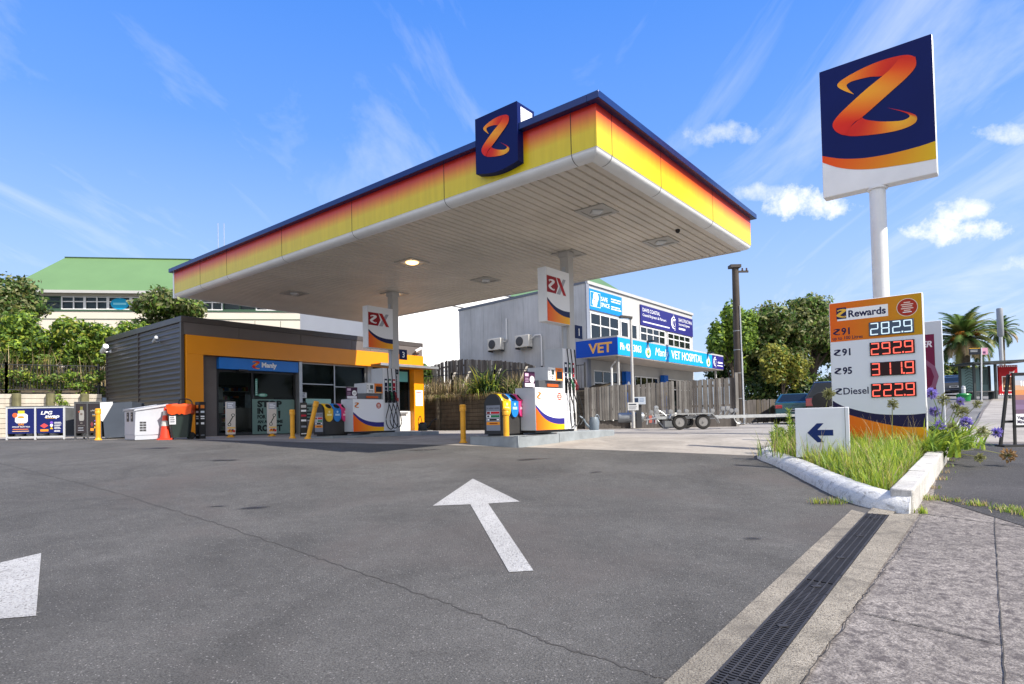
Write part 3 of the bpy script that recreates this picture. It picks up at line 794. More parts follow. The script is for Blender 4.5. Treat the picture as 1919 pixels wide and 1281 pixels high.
# ------------------------------------------------------------------ fuel pumps
HOSE = mat('fuel_hose_rubber', (.010, .010, .010), rough=.5)
STICK = rgb(170, 45, 30)
def pump(b0, lab):
    t = thing('fuel_pump', lab, 'fuel pump', S(2.68, 3.39+b0, .10), SF, 'fuel pumps under the canopy')
    mb = MB(); mb.box(.04, 1.66, .04, .56, 0, .055, BLACK); obj('plinth', mb, t)
    mb = MB(); mb.box(0, 1.19, 0, .60, .055, 1.06, GREY); obj('cabinet', mb, t, bev=.012)
    mb = MB()
    F = -.004
    mb.rect(.01, 1.18, .06, 1.055, PR, rgb(240,241,244), F)
    tp = [(.01,.66),(.25,.49),(.52,.385),(.85,.335),(1.18,.335)]; bt = [(.01,.59),(.25,.39),(.52,.26),(.85,.195),(1.18,.185)]
    swoosh(mb, tp, bt, rgb(48,44,125), F-.002)
    swoosh(mb, bt, [(x, .06) for x, z in bt], None, F-.002, 6, ((240,90,15),(252,200,25)))
    mb.disc(.98, .86, .095, PR, rgb(190,60,30), F-.002, 20)
    for k in range(3): mb.rect(.93, 1.03, .80+.045*k, .825+.045*k, PR, rgb(240,225,215), F-.004)
    zlogo(mb, .14, .87, .17, F, rgb(205,120,30), rel=1, step=.002)
    obj('front_graphic', mb, t, smooth=0)
    mb = MB(); mb.box(.24, 1.14, .06, .56, 1.061, 1.235, mat('pump_dark_metal', (.12, .12, .125), rough=.35, metal=.4, var=.2))
    mb.box(.55, 1.0, .03, .06, 1.09, 1.16, PR, rgb(205,90,35))
    obj('neck', mb, t, bev=.008)
    mb = MB(); mb.box(.50, 1.14, -.02, .60, 1.236, 1.57, GREY); obj('display_head', mb, t, bev=.012)
    mb = MB()
    mb.rect(.515, .80, 1.25, 1.555, PR, rgb(236,236,234), -.024)
    mb.rect(.64, .76, 1.38, 1.50, PR, rgb(70,82,78), -.026)
    for i in range(3):
        for j in range(2): mb.rect(.59+.065*i, .63+.065*i, 1.27+.045*j, 1.30+.045*j, PR, rgb(35,35,40) if (i+j) % 3 else rgb(120,120,125), -.026)
    for k in range(3): mb.rect(.54, .575, 1.37+.05*k, 1.395+.05*k, PR, rgb(90,90,95), -.026)
    mb.rect(.81, 1.13, 1.25, 1.555, PR, rgb(232,125,30), -.024)
    mb.rect(.86, 1.10, 1.29, 1.47, PR, rgb(28,28,34), -.026)
    mb.rect(.90, 1.05, 1.49, 1.52, PR, rgb(190,70,20), -.026)
    mb.rect(.88, 1.08, 1.26, 1.28, PR, rgb(245,210,120), -.026)
    obj('display_face', mb, t, smooth=0)
    mb = MB(); mb.box(1.15, 1.70, .0, .56, .056, 2.07, GREY); obj('hose_tower', mb, t, bev=.012)
    mb = MB(); mb.rect(1.16, 1.69, .06, 2.06, PR, rgb(226,227,230), -.003)
    for k, c in enumerate((rgb(30,30,60), rgb(20,105,70), rgb(175,25,45))):
        x = 1.23+.165*k
        mb.rect(x, x+.115, 1.36, 1.72, PR, c, -.005); mb.rect(x+.02, x+.095, 1.60, 1.67, PR, cW, -.007)
        mb.rect(x+.02, x+.095, 1.45, 1.47, PR, cW, -.007)
        mb.rect(x, x+.115, .95, 1.35, PR, rgb(32,32,36), -.005)
    obj('tower_graphic', mb, t, smooth=0)
    for k, c in enumerate(((.015,.015,.018), (.01,.10,.04), (.22,.01,.02))):
        x = 1.275+.165*k
        mb = MB(); m_ = mat(('nozzle_black', 'nozzle_green', 'nozzle_red')[k], c, rough=.4)
        mb.tube([(x+.02, -.05, 1.30), (x+.02, -.075, 1.22), (x+.02, -.09, 1.12), (x+.02, -.08, 1.03)], [.022, .034, .036, .024], m_, 8)
        mb.tube([(x+.02, -.10, 1.18), (x+.02, -.145, 1.13), (x+.02, -.135, 1.05), (x+.02, -.09, 1.03)], .011, m_, 6)
        obj('nozzle', mb, t)
        mb = MB()
        sw = (.10, .16, .23)[k] if b0 == 0 else (.05, .09, .05)[k]
        lo = .10+.03*k
        P = [(x+.07, -.02, 2.06), (x+.07, -.05, 1.7), (x+.07, -.06, 1.3), (x+.06, -.07, .85), (x+.04-(.0 if b0 == 0 else .11), -.085, .45), (x+.06-(0 if b0 == 0 else .08), -.09, lo+.1), (x+.12, -.10, lo), (x+.20+sw*.3, -.10, lo+.13), (x+.17+sw*.5, -.10, .5), (x+.09+sw*.3, -.09, .8), (x+.02, -.08, 1.02)]
        mb.tube(smoothline(P, 6), .0145, HOSE, 7)
        obj('hose', mb, t)
    mb = MB(); mb.M = Matrix.Translation((-.32, .06, 1.06)) if b0 == 0 else Matrix.Translation((-.18, .06, 1.06))
    mb.box(0, .40, 0, .012, .0, .36, PR, rgb(70,32,62))
    mb.rect(.02, .38, .01, .09, PR, rgb(225,222,228), -.003)
    mb.disc(.29, .18, .085, PR, cW, -.003, 18); mb.text('10', .29, .145, .07, PR, rgb(60,30,60), -.006, 'C')
    mb.rect(.03, .16, .25, .32, PR, rgb(215,180,205), -.003); lines(mb, .03, .17, .21, 3, .018, .035, rgb(170,140,165), -.003)
    obj('promo_board', mb, t)
    return t
pump(0, 'right fuel pump with sunlit white and orange front panel, black hoses')
pump(6.95, 'left fuel pump with shaded front panel near the shop windows')

# ZX hanging signs on the columns
for (b0, lab) in ((0, 'white hanging panel with red X emblem on the right column'), (6.95, 'white hanging panel with red X emblem on the left column')):
    t = thing('hanging_sign', lab, 'sign', S(3.37, 3.50+b0, 2.80), SF, 'hanging panels on the canopy columns')
    mb = MB(); mb.box(0, 1.02, 0, .26, 0, 1.34, WHITE); obj('panel', mb, t, bev=.01)
    mb = MB(); mb.box(.9, 1.06, .05, .2, 1.05, 1.15, STEEL); obj('bracket', mb, t)
    mb = MB(); F = -.004
    mb.rect(.02, 1.0, .01, 1.33, PR, rgb(236,236,236), F)
    mb.poly([(.02, F-.002, .72), (.40, F-.002, .72), (.50, F-.002, .92), (.42, F-.002, 1.13), (.02, F-.002, 1.13)], PR, rgb(150,24,28))
    zlogo(mb, .215, .925, .27, F-.002, rgb(232,225,225), step=.002)
    mb.poly([(.43, F-.004, .72), (.58, F-.004, .72), (.84, F-.004, 1.13), (.72, F-.004, 1.13)], PR, rgb(165,165,172))
    mb.poly([(.72, F-.006, .72), (.85, F-.006, .72), (.58, F-.006, 1.13), (.43, F-.006, 1.13)], PR, rgb(178,32,28))
    tp = [(.02,.585),(.2,.47),(.42,.38),(.7,.335),(1.0,.335)]; bt = [(.02,.52),(.2,.38),(.42,.27),(.7,.20),(1.0,.185)]
    swoosh(mb, tp, bt, rgb(22,26,70), F-.002)
    swoosh(mb, bt, [(x, .01) for x, z in bt], None, F-.002, 6, ((235,85,20),(248,185,25)))
    obj('emblem_graphic', mb, t, smooth=0)

# ------------------------------------------------------------------ bin stations
BINB = mat('bin_charcoal', (.035, .033, .032), rough=.5, var=.2, vs=5)
HY = mat('bin_hood_yellow', (.80, .48, .01), rough=.35); HB = mat('bin_hood_blue', (.01, .20, .62), rough=.35); HP = mat('bin_hood_pink', (.72, .045, .20), rough=.35)
DARK = mat('dark_opening', (.004, .004, .004), rough=.9)
def binstation(b0, lab):
    t = thing('bin_station', lab, 'bin', S(1.92, 3.80+b0, .055), SF, 'triple bins at the pump islands')
    D, Hh = .50, .96
    def arch(sc, zo=0, n=14):
        # outline in (y,z): upright sides with a round top
        R_ = D/2*sc; cz = Hh-D/2
        P = [(D/2-R_, .04-zo), (D/2-R_, cz)]
        P += [(D/2-R_*math.cos(math.pi*k/n), cz+R_*math.sin(math.pi*k/n)) for k in range(1, n)]
        return P+[(D/2+R_, cz), (D/2+R_, .04-zo)]
    mb = MB(); mb.prism(arch(.90), .04, .92, BINB, 'x'); obj('body', mb, t)
    mb = MB(); mb.box(.06, .90, .07, D-.05, 0, .05, BLACK); obj('base', mb, t)
    mb = MB(); mb.prism(arch(1.0), 0, .05, BLACK, 'x'); mb.prism(arch(1.0), .91, .96, BLACK, 'x'); obj('end_panel', mb, t, bev=.006)
    for k, m_ in enumerate((HY, HB, HP)):
        x0, x1 = .055+.285*k, .055+.285*k+.275
        mb = MB(); n = 18
        A = [RAD(-18+198*i/n) for i in range(n+1)]; cz = Hh-D/2
        prof_ = [(D/2-(D/2*1.03)*math.cos(a), cz+(D/2*1.03)*math.sin(a)) for a in A]
        rows = []
        for (y, z) in prof_: rows.append([(x0, y, z), (x0+.02, y-.008*(y < D/2), z+.012), (x1-.02, y-.008*(y < D/2), z+.012), (x1, y, z)])
        mb.grid(rows, m_)
        # tongue below the opening, elliptical
        xc = (x0+x1)/2
        mb.prism([(xc+.135*math.cos(a), .62+.20*math.sin(a)) for a in [RAD(180+180*i/14) for i in range(15)]]+[(xc+.135, .80), (xc-.135, .80)], -.028, .02, m_, 'y')
        hd = obj('hood', mb, t, smooth=50)
        mb = MB()
        a0 = RAD(38); cy, cz2 = D/2-(D/2*1.04)*math.cos(a0), cz+(D/2*1.04)*math.sin(a0)
        M_ = Matrix.Translation((xc, cy-.012, cz2+.012)) @ Matrix.Rotation(-(math.pi/2-a0)+.1, 4, 'X')
        mb.M = M_
        mb.lathe([(.098, -.01), (.105, .0), (.112, .016), (.108, .018), (.094, .006)], m_, n=22, ax='y', cap=False)
        mb.disc(0, 0, .097, DARK, None, -.002, 22)
        obj('opening', mb, hd)
        mb = MB(); mb.rect(xc-.08, xc+.08, .60, .66, PR, (rgb(250,235,160), rgb(170,215,250), rgb(250,195,210))[k], -.031)
        mb.disc(xc, .72, .035, PR, (rgb(250,235,160), rgb(170,215,250), rgb(250,195,210))[k], -.031, 12)
        obj('bin_label', mb, hd)
    mb = MB()
    P = lambda a, b, c0, c1, col, o=-.003: mb.face([(o, D-a, c0), (o, D-b, c0), (o, D-b, c1), (o, D-a, c1)], PR, col)
    P(.06, .48, .12, .70, rgb(128,132,142))
    P(.07, .47, .50, .56, rgb(240,240,240), -.005); P(.20, .465, .505, .555, rgb(190,30,40), -.007); P(.08, .18, .505, .555, rgb(120,20,25), -.007)
    P(.07, .47, .42, .48, rgb(240,240,240), -.005); P(.20, .465, .425, .475, rgb(20,120,70), -.007); P(.09, .16, .43, .47, rgb(60,60,60), -.007)
    P(.07, .47, .34, .40, rgb(240,240,240), -.005); P(.08, .465, .345, .395, rgb(38,38,42), -.007); P(.38, .45, .355, .385, cW, -.009); P(.10, .16, .355, .385, cW, -.009)
    P(.07, .47, .25, .32, rgb(235,150,40), -.005); P(.16, .40, .27, .30, rgb(150,70,15), -.007)
    mb.text('In other news', .265, .615, .045, PR, rgb(40,42,52), 0, 'C', .37, fn=lambda p: (-.005, D-p[0], p[2]))
    obj('price_panel', mb, t, smooth=0)
binstation(0, 'triple bin with yellow, blue and pink hoods beside the right pump')
binstation(6.95, 'triple bin with yellow, blue and pink hoods in shade behind the leaning bollard')

# ------------------------------------------------------------------ bollards
def bollard(x, y, hh, lab, tilt=(0, 0), r=.066, base=True):
    t = thing('bollard', lab, 'bollard', (x, y, h(x, y)), 0, 'yellow safety bollards')
    t.rotation_euler = (tilt[0], tilt[1], rnd.random())
    mb = MB(); mb.lathe([(r, 0), (r, hh-.16)], YEL, n=18); obj('post', mb, t)
    mb = MB(); mb.lathe([(r*1.02, hh-.165), (r*1.22, hh-.155), (r*1.24, hh-.075), (r*1.1, hh-.06), (r*1.24, hh-.05), (r*1.22, hh-.02), (r*.95, hh), (r*.3, hh+.006)], YEL, n=18); obj('cap', mb, t)
    if base:
        mb = MB(); mb.lathe([(r*1.55, -.02), (r*1.55, .012), (r*1.25, .035), (r*1.02, .07)], YEL, n=18); obj('foot_collar', mb, t)
bollard(-1.20, 14.72, .93, 'yellow bollard standing alone left of the right triple bin')
bollard(-.14, 13.62, .86, 'yellow bollard directly in front of the right triple bin')
bollard(-6.58, 18.1, .86, 'yellow bollard in front of the shop roast poster')
bollard(-5.95, 17.6, 1.12, 'bent yellow bollard leaning in front of the left triple bin', (RAD(3), RAD(13)))
bollard(-12.36, 18.05, .94, 'yellow bollard beside the dark gas bottle cage')
bollard(-3.08, 31.2, 1.0, 'yellow bollard in sun before the dark timber wall')
bollard(-6.55, 28.3, .88, 'thin yellow post in front of the night window', r=.035)

# ------------------------------------------------------------------ promotional posts by the shop
for (x, y, lab) in ((-9.2, 19.75, 'printed percent sign post left of the shop door'), (-8.25, 20.75, 'printed percent sign post in front of the roast poster')):
    t = thing('promo_post', lab, 'sign', (x, y, h(x, y)), SF-.25, 'printed percent posts outside the shop')
    mb = MB(); mb.lathe([(.13, 0), (.13, .02), (.08, .05), (.07, .12)], YEL, n=16); obj('foot', mb, t)
    mb = MB(); mb.box(-.135, .135, -.10, .10, .09, 1.16, PR, rgb(205,198,188)); obj('sleeve', mb, t, bev=.01)
    mb = MB(); F = -.104
    mb.rect(-.13, .13, .10, 1.15, PR, rgb(212,203,192), F)
    mb.rect(-.13, .13, .93, 1.15, PR, rgb(165,168,178), F-.002); lines(mb, -.10, .10, 1.11, 3, .03, .055, rgb(235,236,240), F-.004, .4)
    for (dx, dz) in ((-.055, .42), (.055, .72)):
        mb.disc(dx, dz, .055, PR, rgb(70,72,62), F-.003, 16); mb.disc(dx, dz, .032, PR, rgb(225,218,206), F-.005, 16)
    mb.poly([(-.11, F-.003, .40), (-.075, F-.003, .40), (.115, F-.003, .76), (.08, F-.003, .76)], PR, rgb(70,72,62))
    for k, c in enumerate(((235,170,60), (200,80,35), (225,150,50), (120,70,40), (210,60,50))):
        mb.disc(-.08+.04*k, .20+.025*(k % 2), .042, PR, rgb(*c), F-.003-.001*k, 10)
    mb.rect(-.12, .12, .29, .33, PR, rgb(240,195,80), F-.003)
    obj('printed_front', mb, t, smooth=0)
t = thing('price_post', 'slim black double sided post with white symbols beside the orange pillar', 'sign', (-9.55, 18.55, h(-9.55, 18.55)), SF-.75)
mb = MB(); mb.prism([(-.16, 0), (0, -.12), (.14, 0), (0, .10)], 0, 1.13, mat('black_sign_board', (.010, .010, .011), rough=.35), 'z'); obj('board', mb, t)
mb = MB()
def pf(c, z0, z1, col, a0=.2, a1=.8, left=True):
    A, B = (Vector((-.16, 0, 0)), Vector((0, -.12, 0))) if left else (Vector((0, -.12, 0)), Vector((.14, 0, 0)))
    n_ = Vector((-(A-B).y*-1, (A-B).x*-1, 0)).normalized()*-.003
    nn = Vector((B.y-A.y, -(B.x-A.x), 0)).normalized()*.003
    P, Q = A.lerp(B, a0)+nn, A.lerp(B, a1)+nn
    mb.face([(P.x, P.y, z0), (Q.x, Q.y, z0), (Q.x, Q.y, z1), (P.x, P.y, z1)], PR, col)
for L_ in (True, False):
    pf(0, .93, 1.03, rgb(225,130,50), left=L_); pf(0, .79, .85, rgb(215,225,235), left=L_); pf(0, .66, .70, cW, left=L_); pf(0, .60, .63, cW, left=L_); pf(0, .44, .50, cW, .25, .75, left=L_); pf(0, .10, .12, cGY, left=L_)
obj('printed_symbols', mb, t, smooth=0)
x, y = -6.9, 20.0
t = thing('price_post', 'slim black post with white symbols half hidden behind the left triple bin', 'sign', (x, y, h(x, y)), SF-.5)
mb = MB(); mb.box(-.11, .11, -.07, .07, 0, 1.12, MATS['black_sign_board']); obj('board', mb, t, bev=.006)
mb = MB()
for z0, z1, c in ((.95, 1.04, rgb(200,195,190)), (.82, .88, cW), (.66, .72, rgb(190,40,60)), (.5, .56, cW), (.3, .36, cGY), (.08, .11, cW)): mb.rect(-.08, .08, z0, z1, PR, c, -.073)
obj('printed_symbols', mb, t, smooth=0)

# watering cans
def can(x, y, lab, col, rot, tall):
    t = thing('watering_can', lab, 'watering can', (x, y,   .088 if tall else .103), rot, 'watering cans on the pump islands')
    m_ = mat('can_plastic_'+('grey' if tall else 'black'), col, rough=.4, var=.2)
    mb = MB()
    if tall:
        mb.lathe([(.12, 0), (.135, .03), (.135, .26), (.11, .33), (.10, .36)], m_, n=20)
    else:
        mb.lathe([(.16, 0), (.17, .03), (.14, .24), (.10, .28), (.09, .30)], m_, n=20)
    obj('body', mb, t)
    mb = MB(); s = 1 if not tall else -1
    mb.tube(smoothline([(s*.12, 0, .08), (s*.22, 0, .16), (s*.32, 0, .32), (s*.44, 0, .40)], 4), [.035]*5+[.025]*5+[.018]*3, m_, 8)
    mb.lathe([(.018, 0), (.045, .05), (.048, .055)], m_, (s*.44, 0, .40), 10, ax='x') if not tall else None
    obj('spout', mb, t)
    mb = MB(); mb.tube(smoothline([(-s*.02, 0, .30), (-s*.08, 0, .42 if tall else .52), (-s*.15, 0, .36), (-s*.14, 0, .12)], 4), .014, m_, 7); obj('handle', mb, t)
can(*S(5.85, 10.7)[:2], 'black watering can with long spout beside the left column', (.012,.013,.014), SF-.9, False)
can(*S(5.75, 3.7)[:2], 'grey upright watering can on the right island end', (.18,.22,.26), SF-.6, True)
# ------------------------------------------------------------------ shop
OX, OY = S(.44, 16.9)[:2]
SZ = .0
t = thing('shop_building', 'low charcoal service station shop with orange front frame and glass doors', 'shop', (OX, OY, SZ), SF)
CLAD = mat('charcoal_cladding', (.085, .073, .068), rough=.36, metal=.1, var=.12, vs=1.2)
PANEL = mat('brown_grey_panel', (.14, .12, .112), rough=.5, var=.1, vs=1.0)
ORG = mat('orange_composite_panel', (.86, .30, .004), rough=.34, var=.07, vs=.7)
WLL = mat('recess_wall', (.15, .135, .13), rough=.7, var=.1)
SW, SD, SH = 11.1, 7.35, 4.25
# ribbed side wall
mb = MB(); rows = []; z = 0.02
while z < 4.02:
    for dz, dx in ((0, .012), (.075, .012), (.085, -.026), (.112, -.026)): rows.append([(dx, .06, min(z+dz, 4.03)), (dx, SD, min(z+dz, 4.03))])
    z += .18
mb.grid(rows, CLAD); obj('side_cladding', mb, t, smooth=15)
for q in ((-.035, .03, 3.83, 3.89), (-.035, .06, -.03, .09), (-.035, .06, SD-.08, SD+.02)):
    mb = MB(); mb.box(*q, 0, 4.04, CLAD); obj('corner_trim', mb, t)
mb = MB(); mb.box(.04, SW, .30, .36, 3.6, 4.0, PANEL); mb.box(.04, SW-.02, SD-.15, SD, 0, 4.0, PANEL); mb.box(SW-.1, SW, .36, SD-.16, 0, 4.0, PANEL); obj('outer_walls', mb, t)
mb = MB(); mb.box(-.04, SW+.04, -.05, SD+.05, 4.045, 4.25, CLAD); obj('roof_capping', mb, t, bev=.01)
mb = MB()
xs_ = [.05, 2.0, 4.55, 7.0, 8.0, 9.6, SW]
for a, b in zip(xs_[:-1], xs_[1:]): mb.box(a+.006, b-.006, -.03, .29, 3.62, 4.04, PANEL)
mb.box(.05, SW, .0, .29, 3.615, 4.03, DARK); obj('parapet_panels', mb, t, bev=.003)
mb = MB(); mb.box(.10, SW, -.10, .32, 2.95, 3.61, ORG); obj('orange_band', mb, t, bev=.006)
mb = MB(); mb.box(.10, .68, -.10, .32, .02, 2.948, ORG); obj('orange_pillar', mb, t, bev=.006)
mb = MB(); mb.box(10.48, SW, -.10, .32, .02, 2.948, ORG); obj('orange_pillar', mb, t, bev=.006)
mb = MB(); mb.rect(10.56, 11.02, 1.20, 1.95, PR, rgb(232,232,235), -.104)
lines(mb, 10.60, 10.98, 1.88, 2, .03, .05, rgb(190,70,60), -.107); lines(mb, 10.60, 10.95, 1.74, 5, .015, .03, rgb(150,155,165), -.107)
obj('notice', mb, t, smooth=0)
mb = MB(); mb.box(.69, 1.28, .22, .30, 0, 2.948, WLL); obj('recess_wall', mb, t)
# entrance
mb = MB(); mb.box(1.29, 4.46, .02, .30, 2.50, 2.92, mat('blue_sign_face', (.006, .19, .68), rough=.35, var=.06)); obj('entrance_sign', mb, t, bev=.006)
es = bpy.data.objects[t.children[-1].name]
mb = MB(); mb.text('Manly', 2.90, 2.64, .17, PR, cW, .016, 'L', .62, bold=.045); zlogo(mb, 2.66, 2.71, .31, .014, step=.002)
obj('lettering', mb, es, smooth=0)
mb = MB(); mb.box(2.0, 2.35, -.01, .25, 2.44, 2.51, BLACK); obj('door_sensor', mb, t)
GLS = glassmat('shop_glass', (.72, .76, .76), .93)
def door(x0, x1, lab):
    mb = MB(); fr = BLACK
    mb.box(x0, x0+.06, .24, .29, .06, 2.49, fr); mb.box(x1-.06, x1, .24, .29, .06, 2.49, fr)
    mb.box(x0+.061, x1-.061, .24, .29, 2.41, 2.49, fr); mb.box(x0+.061, x1-.061, .24, .29, .06, .16, fr)
    d = obj('sliding_door', mb, t, label=lab)
    mb = MB(); mb.box(x0+.062, x1-.062, .26, .268, .161, 2.409, GLS); obj('glass', mb, d)
    return d
door(1.30, 2.68, 'left glass sliding door, clear with shelves seen inside')
d2 = door(2.60, 4.42, 'right glass door with green roast poster')
mb = MB(); pg = rgb(112,140,132); pd = rgb(28,36,34)
mb.rect(2.62, 4.38, .08, 1.42, PR, pg, .235)
mb.text('STOP', 2.82, 1.13, .22, PR, pd, .231, 'L', 1.02, bold=.06); mb.text('IN', 2.82, .87, .19, PR, pd, .231, 'L', .24, bold=.06)
mb.text('FOR', 2.82, .68, .13, PR, pd, .231, 'L', .34, bold=.05); mb.text('AN AWESOME', 2.82, .50, .11, PR, pd, .231, 'L', 1.05, bold=.05); mb.text('ROAST', 2.82, .20, .21, PR, pd, .231, 'L', 1.02, bold=.06)
for x in (3.52, 3.72):
    mb.poly([(x-.055, .231, .98), (x-.035, .231, .68), (x+.035, .231, .68), (x+.055, .231, .98)], PR, pd); mb.poly([(x-.012, .231, 1.0), (x+.012, .231, 1.0), (x-.01, .231, 1.1), (x-.035, .231, 1.08)], PR, pd)
mb.face([(3.35, .229, .66), (3.35, .229, .66), (3.35, .229, .66)], PR, pd)
obj('roast_poster', mb, d2, smooth=0)
mb = MB(); mb.rect(2.75, 2.84, 1.55, 2.2, PR, rgb(95,155,140), .235); lines(mb, 2.76, 2.83, 2.1, 7, .03, .08, rgb(210,235,225), .231)
mb.disc(3.05, 1.58, .19, PR, rgb(110,170,150), .235, 20, .07); lines(mb, 2.93, 3.17, 1.60, 1, .03, .05, rgb(220,240,230), .231)
obj('door_stickers', mb, d2, smooth=0)
mb = MB(); mb.box(4.46, 4.60, -.02, .30, 0, 2.945, ALU); obj('jamb', mb, t, bev=.006)
# shop windows
mb = MB()
for x in (4.61, 6.25, 7.86): mb.box(x, x+.05, .22, .30, .55, 2.945, ALU)
for (a, b, z) in ((4.661, 6.249, 2.06), (6.301, 7.859, 1.98), (4.661, 7.859, .55), (4.661, 7.859, 2.90)):
    if b-a > 2: mb.box(a, 6.249, .225, .295, z, z+.04, ALU); mb.box(6.301, b, .225, .295, z, z+.04, ALU)
    else: mb.box(a, b, .225, .295, z, z+.035, ALU)
wf = obj('window_frame', mb, t)
mb = MB(); mb.box(4.662, 6.248, .25, .258, .591, 2.899, GLS); mb.box(6.302, 7.858, .25, .258, .591, 2.899, GLS); obj('glass', mb, wf)
BLN = mat('grey_roller_blind', (.10, .125, .13), rough=.8)
mb = MB(); mb.box(4.67, 6.24, .40, .41, 2.09, 2.9, BLN); mb.box(6.31, 7.85, .40, .41, 2.01, 2.9, BLN); obj('blind', mb, wf)
mb = MB(); mb.box(4.61, 7.91, .20, .34, 0, .548, WLL); obj('sill_wall', mb, t)
mb = MB(); mb.rect(4.68, 6.2, .60, 1.28, PR, rgb(118,142,132), .245); mb.rect(6.33, 7.8, .60, 1.28, PR, rgb(118,142,132), .245)
lines(mb, 4.75, 5.2, 1.2, 5, .07, .13, rgb(40,52,48), .241, .4); lines(mb, 6.4, 7.4, 1.2, 4, .07, .15, rgb(40,52,48), .241, .4)
mb.rect(4.66, 4.95, 1.50, 1.72, PR, rgb(220,224,224), .245); lines(mb, 4.68, 4.9, 1.68, 3, .03, .06, rgb(60,70,90), .241)
mb.rect(4.9, 6.1, 1.27, 1.47, PR, rgb(160,200,190), .24)
obj('window_posters', mb, wf, smooth=0)
# night window on the right
mb = MB(); mb.box(7.92, 8.2, .10, .30, 0, 2.945, ALU); obj('jamb', mb, t, bev=.006)
mb = MB()
for x in (8.21, 9.4, 10.40): mb.box(x, x+.06, .20, .30, .95, 2.945, BLACK)
mb.box(8.271, 9.399, .205, .295, .95, 1.0, BLACK); mb.box(9.461, 10.399, .205, .295, .95, 1.0, BLACK); mb.box(8.271, 10.399, .205, .295, 2.86, 2.94, BLACK)
nf = obj('night_window_frame', mb, t)
mb = MB(); mb.box(8.272, 9.398, .25, .258, 1.0, 2.86, GLS); mb.box(9.462, 10.398, .25, .258, 1.0, 2.86, GLS); obj('glass', mb, nf)
mb = MB(); mb.rect(8.28, 10.39, 2.35, 2.84, PR, rgb(110,185,185), .245); obj('teal_film', mb, nf, smooth=0)
mb = MB(); mb.box(8.21, 10.46, .16, .30, .0, .948, mat('white_counter_panel', (.66, .65, .63), rough=.5, var=.1)); mb.box(8.9, 10.2, .05, .16, .82, .9, STEEL); mb.box(9.0, 9.6, .13, .16, .5, .75, DGREY); obj('night_counter', mb, t, bev=.006)
mb = MB(); mb.box(7.95, 11.45, -.75, -.101, 2.96, 3.04, mat('brown_awning', (.30, .16, .06), rough=.5)); mb.box(7.95, 11.45, -.80, -.751, 2.95, 3.06, ALU); obj('awning', mb, t)
# interior seen through the glass
INW = mat('shop_interior_wall', (.45, .45, .43), rough=.8); INF = mat('shop_interior_floor', (.22, .21, .20), rough=.5)
mb = MB(); mb.box(.5, SW-.2, 4.6, 4.7, 0, 3.4, INW); mb.box(.4, .5, .4, 4.6, 0, 3.4, INW); obj('interior_wall', mb, t)
mb = MB(); mb.box(.5, SW-.2, .31, 4.6, .0, .04, INF); obj('interior_floor', mb, t)
mb = MB(); mb.box(.5, SW-.2, .37, 4.6, 3.4, 3.5, INW); obj('interior_ceiling', mb, t)
pal = [(190,60,40),(230,190,60),(60,110,170),(70,140,80),(225,225,220),(120,60,110),(220,120,50)]
def shelfunit(x0, x1, y0, zs, lab):
    mb = MB(); mb.box(x0, x1, y0+.3, y0+.34, .05, zs[-1]+.3, DGREY)
    for z in zs: mb.box(x0, x1, y0, y0+.3, z, z+.03, mat('white_shelf', (.7, .7, .7), rough=.5))
    s_ = obj('shelf_unit', mb, t)
    mb = MB()
    for z in zs:
        x = x0+.03
        while x < x1-.1:
            w = rnd.uniform(.06, .13); hh = rnd.uniform(.1, .2)
            mb.box(x, x+w-.01, y0+.04, y0+.26, z+.031, z+.03+hh, PR, rgb(*rnd.choice(pal))); x += w
    obj('stock', mb, s_)
shelfunit(1.9, 2.6, 1.4, (.25, .55, .85, 1.15), '')
shelfunit(1.3, 4.4, 3.9, (.3, .7, 1.1, 1.5, 1.9), '')
shelfunit(4.8, 7.8, 2.2, (.5, .9, 1.3), '')
mb = MB(); mb.box(2.9, 4.2, 2.4, 3.0, .04, 1.15, mat('counter_front', (.45, .42, .38), rough=.5)); mb.box(3.0, 3.3, 2.5, 2.8, 1.151, 1.55, BLACK); mb.box(3.5, 3.9, 2.5, 2.9, 1.151, 1.7, STEEL); obj('counter', mb, t)
mb = MB(); mb.box(1.3, 1.75, .7, 1.1, .9, 1.3, mat('paper_white', (.75, .75, .74))); mb.box(2.1, 2.35, 2.0, 2.1, 1.2, 1.9, MATS['paper_white']); mb.box(1.4, 1.7, .75, 1.1, .05, .899, DGREY); obj('display_stand', mb, t)
mb = MB(); mb.box(.66, SW+.1, -.6, .199, -.15, .015, mat('shop_step_concrete', (.20, .20, .205), rough=.85, var=.25, vs=2, bump=.2)); obj('front_step', mb, t)

# security cameras
def seccam(loc, rot, lab, white=True, s=1.0):
    t = thing('security_camera', lab, 'camera', loc, rot, 'security cameras on the shop')
    m_ = WHITE if white else GREY
    mb = MB(); mb.box(-.05*s, .05*s, -.02*s, 0, -.06*s, .06*s, m_); mb.tube([(0, -.02*s, 0), (0, -.14*s, -.03*s), (-.03*s, -.18*s, .03*s)], .022*s, m_, 8); obj('bracket', mb, t)
    mb = MB(); mb.M = Matrix.Translation((-.03*s, -.18*s, .09*s)) @ Matrix.Rotation(RAD(-25), 4, 'Y') @ Matrix.Rotation(RAD(-18), 4, 'X')
    mb.lathe([(.062*s, -.24*s), (.075*s, -.22*s), (.075*s, .13*s), (.085*s, .16*s)], m_, n=14, ax='x'); mb.lathe([(.05*s, -.245*s), (.05*s, -.241*s)], BLACK, n=14, ax='x'); obj('housing', mb, t)
q = S(.44, 16.9+6.85); seccam((q[0], q[1], 3.62), SF-math.pi/2, 'white bullet security camera at the back end of the charcoal side wall', s=1.25)
q = S(.44, 16.9+1.85); seccam((q[0], q[1], 3.55), SF-math.pi/2, 'small grey security camera near the front of the charcoal side wall', False, .8)
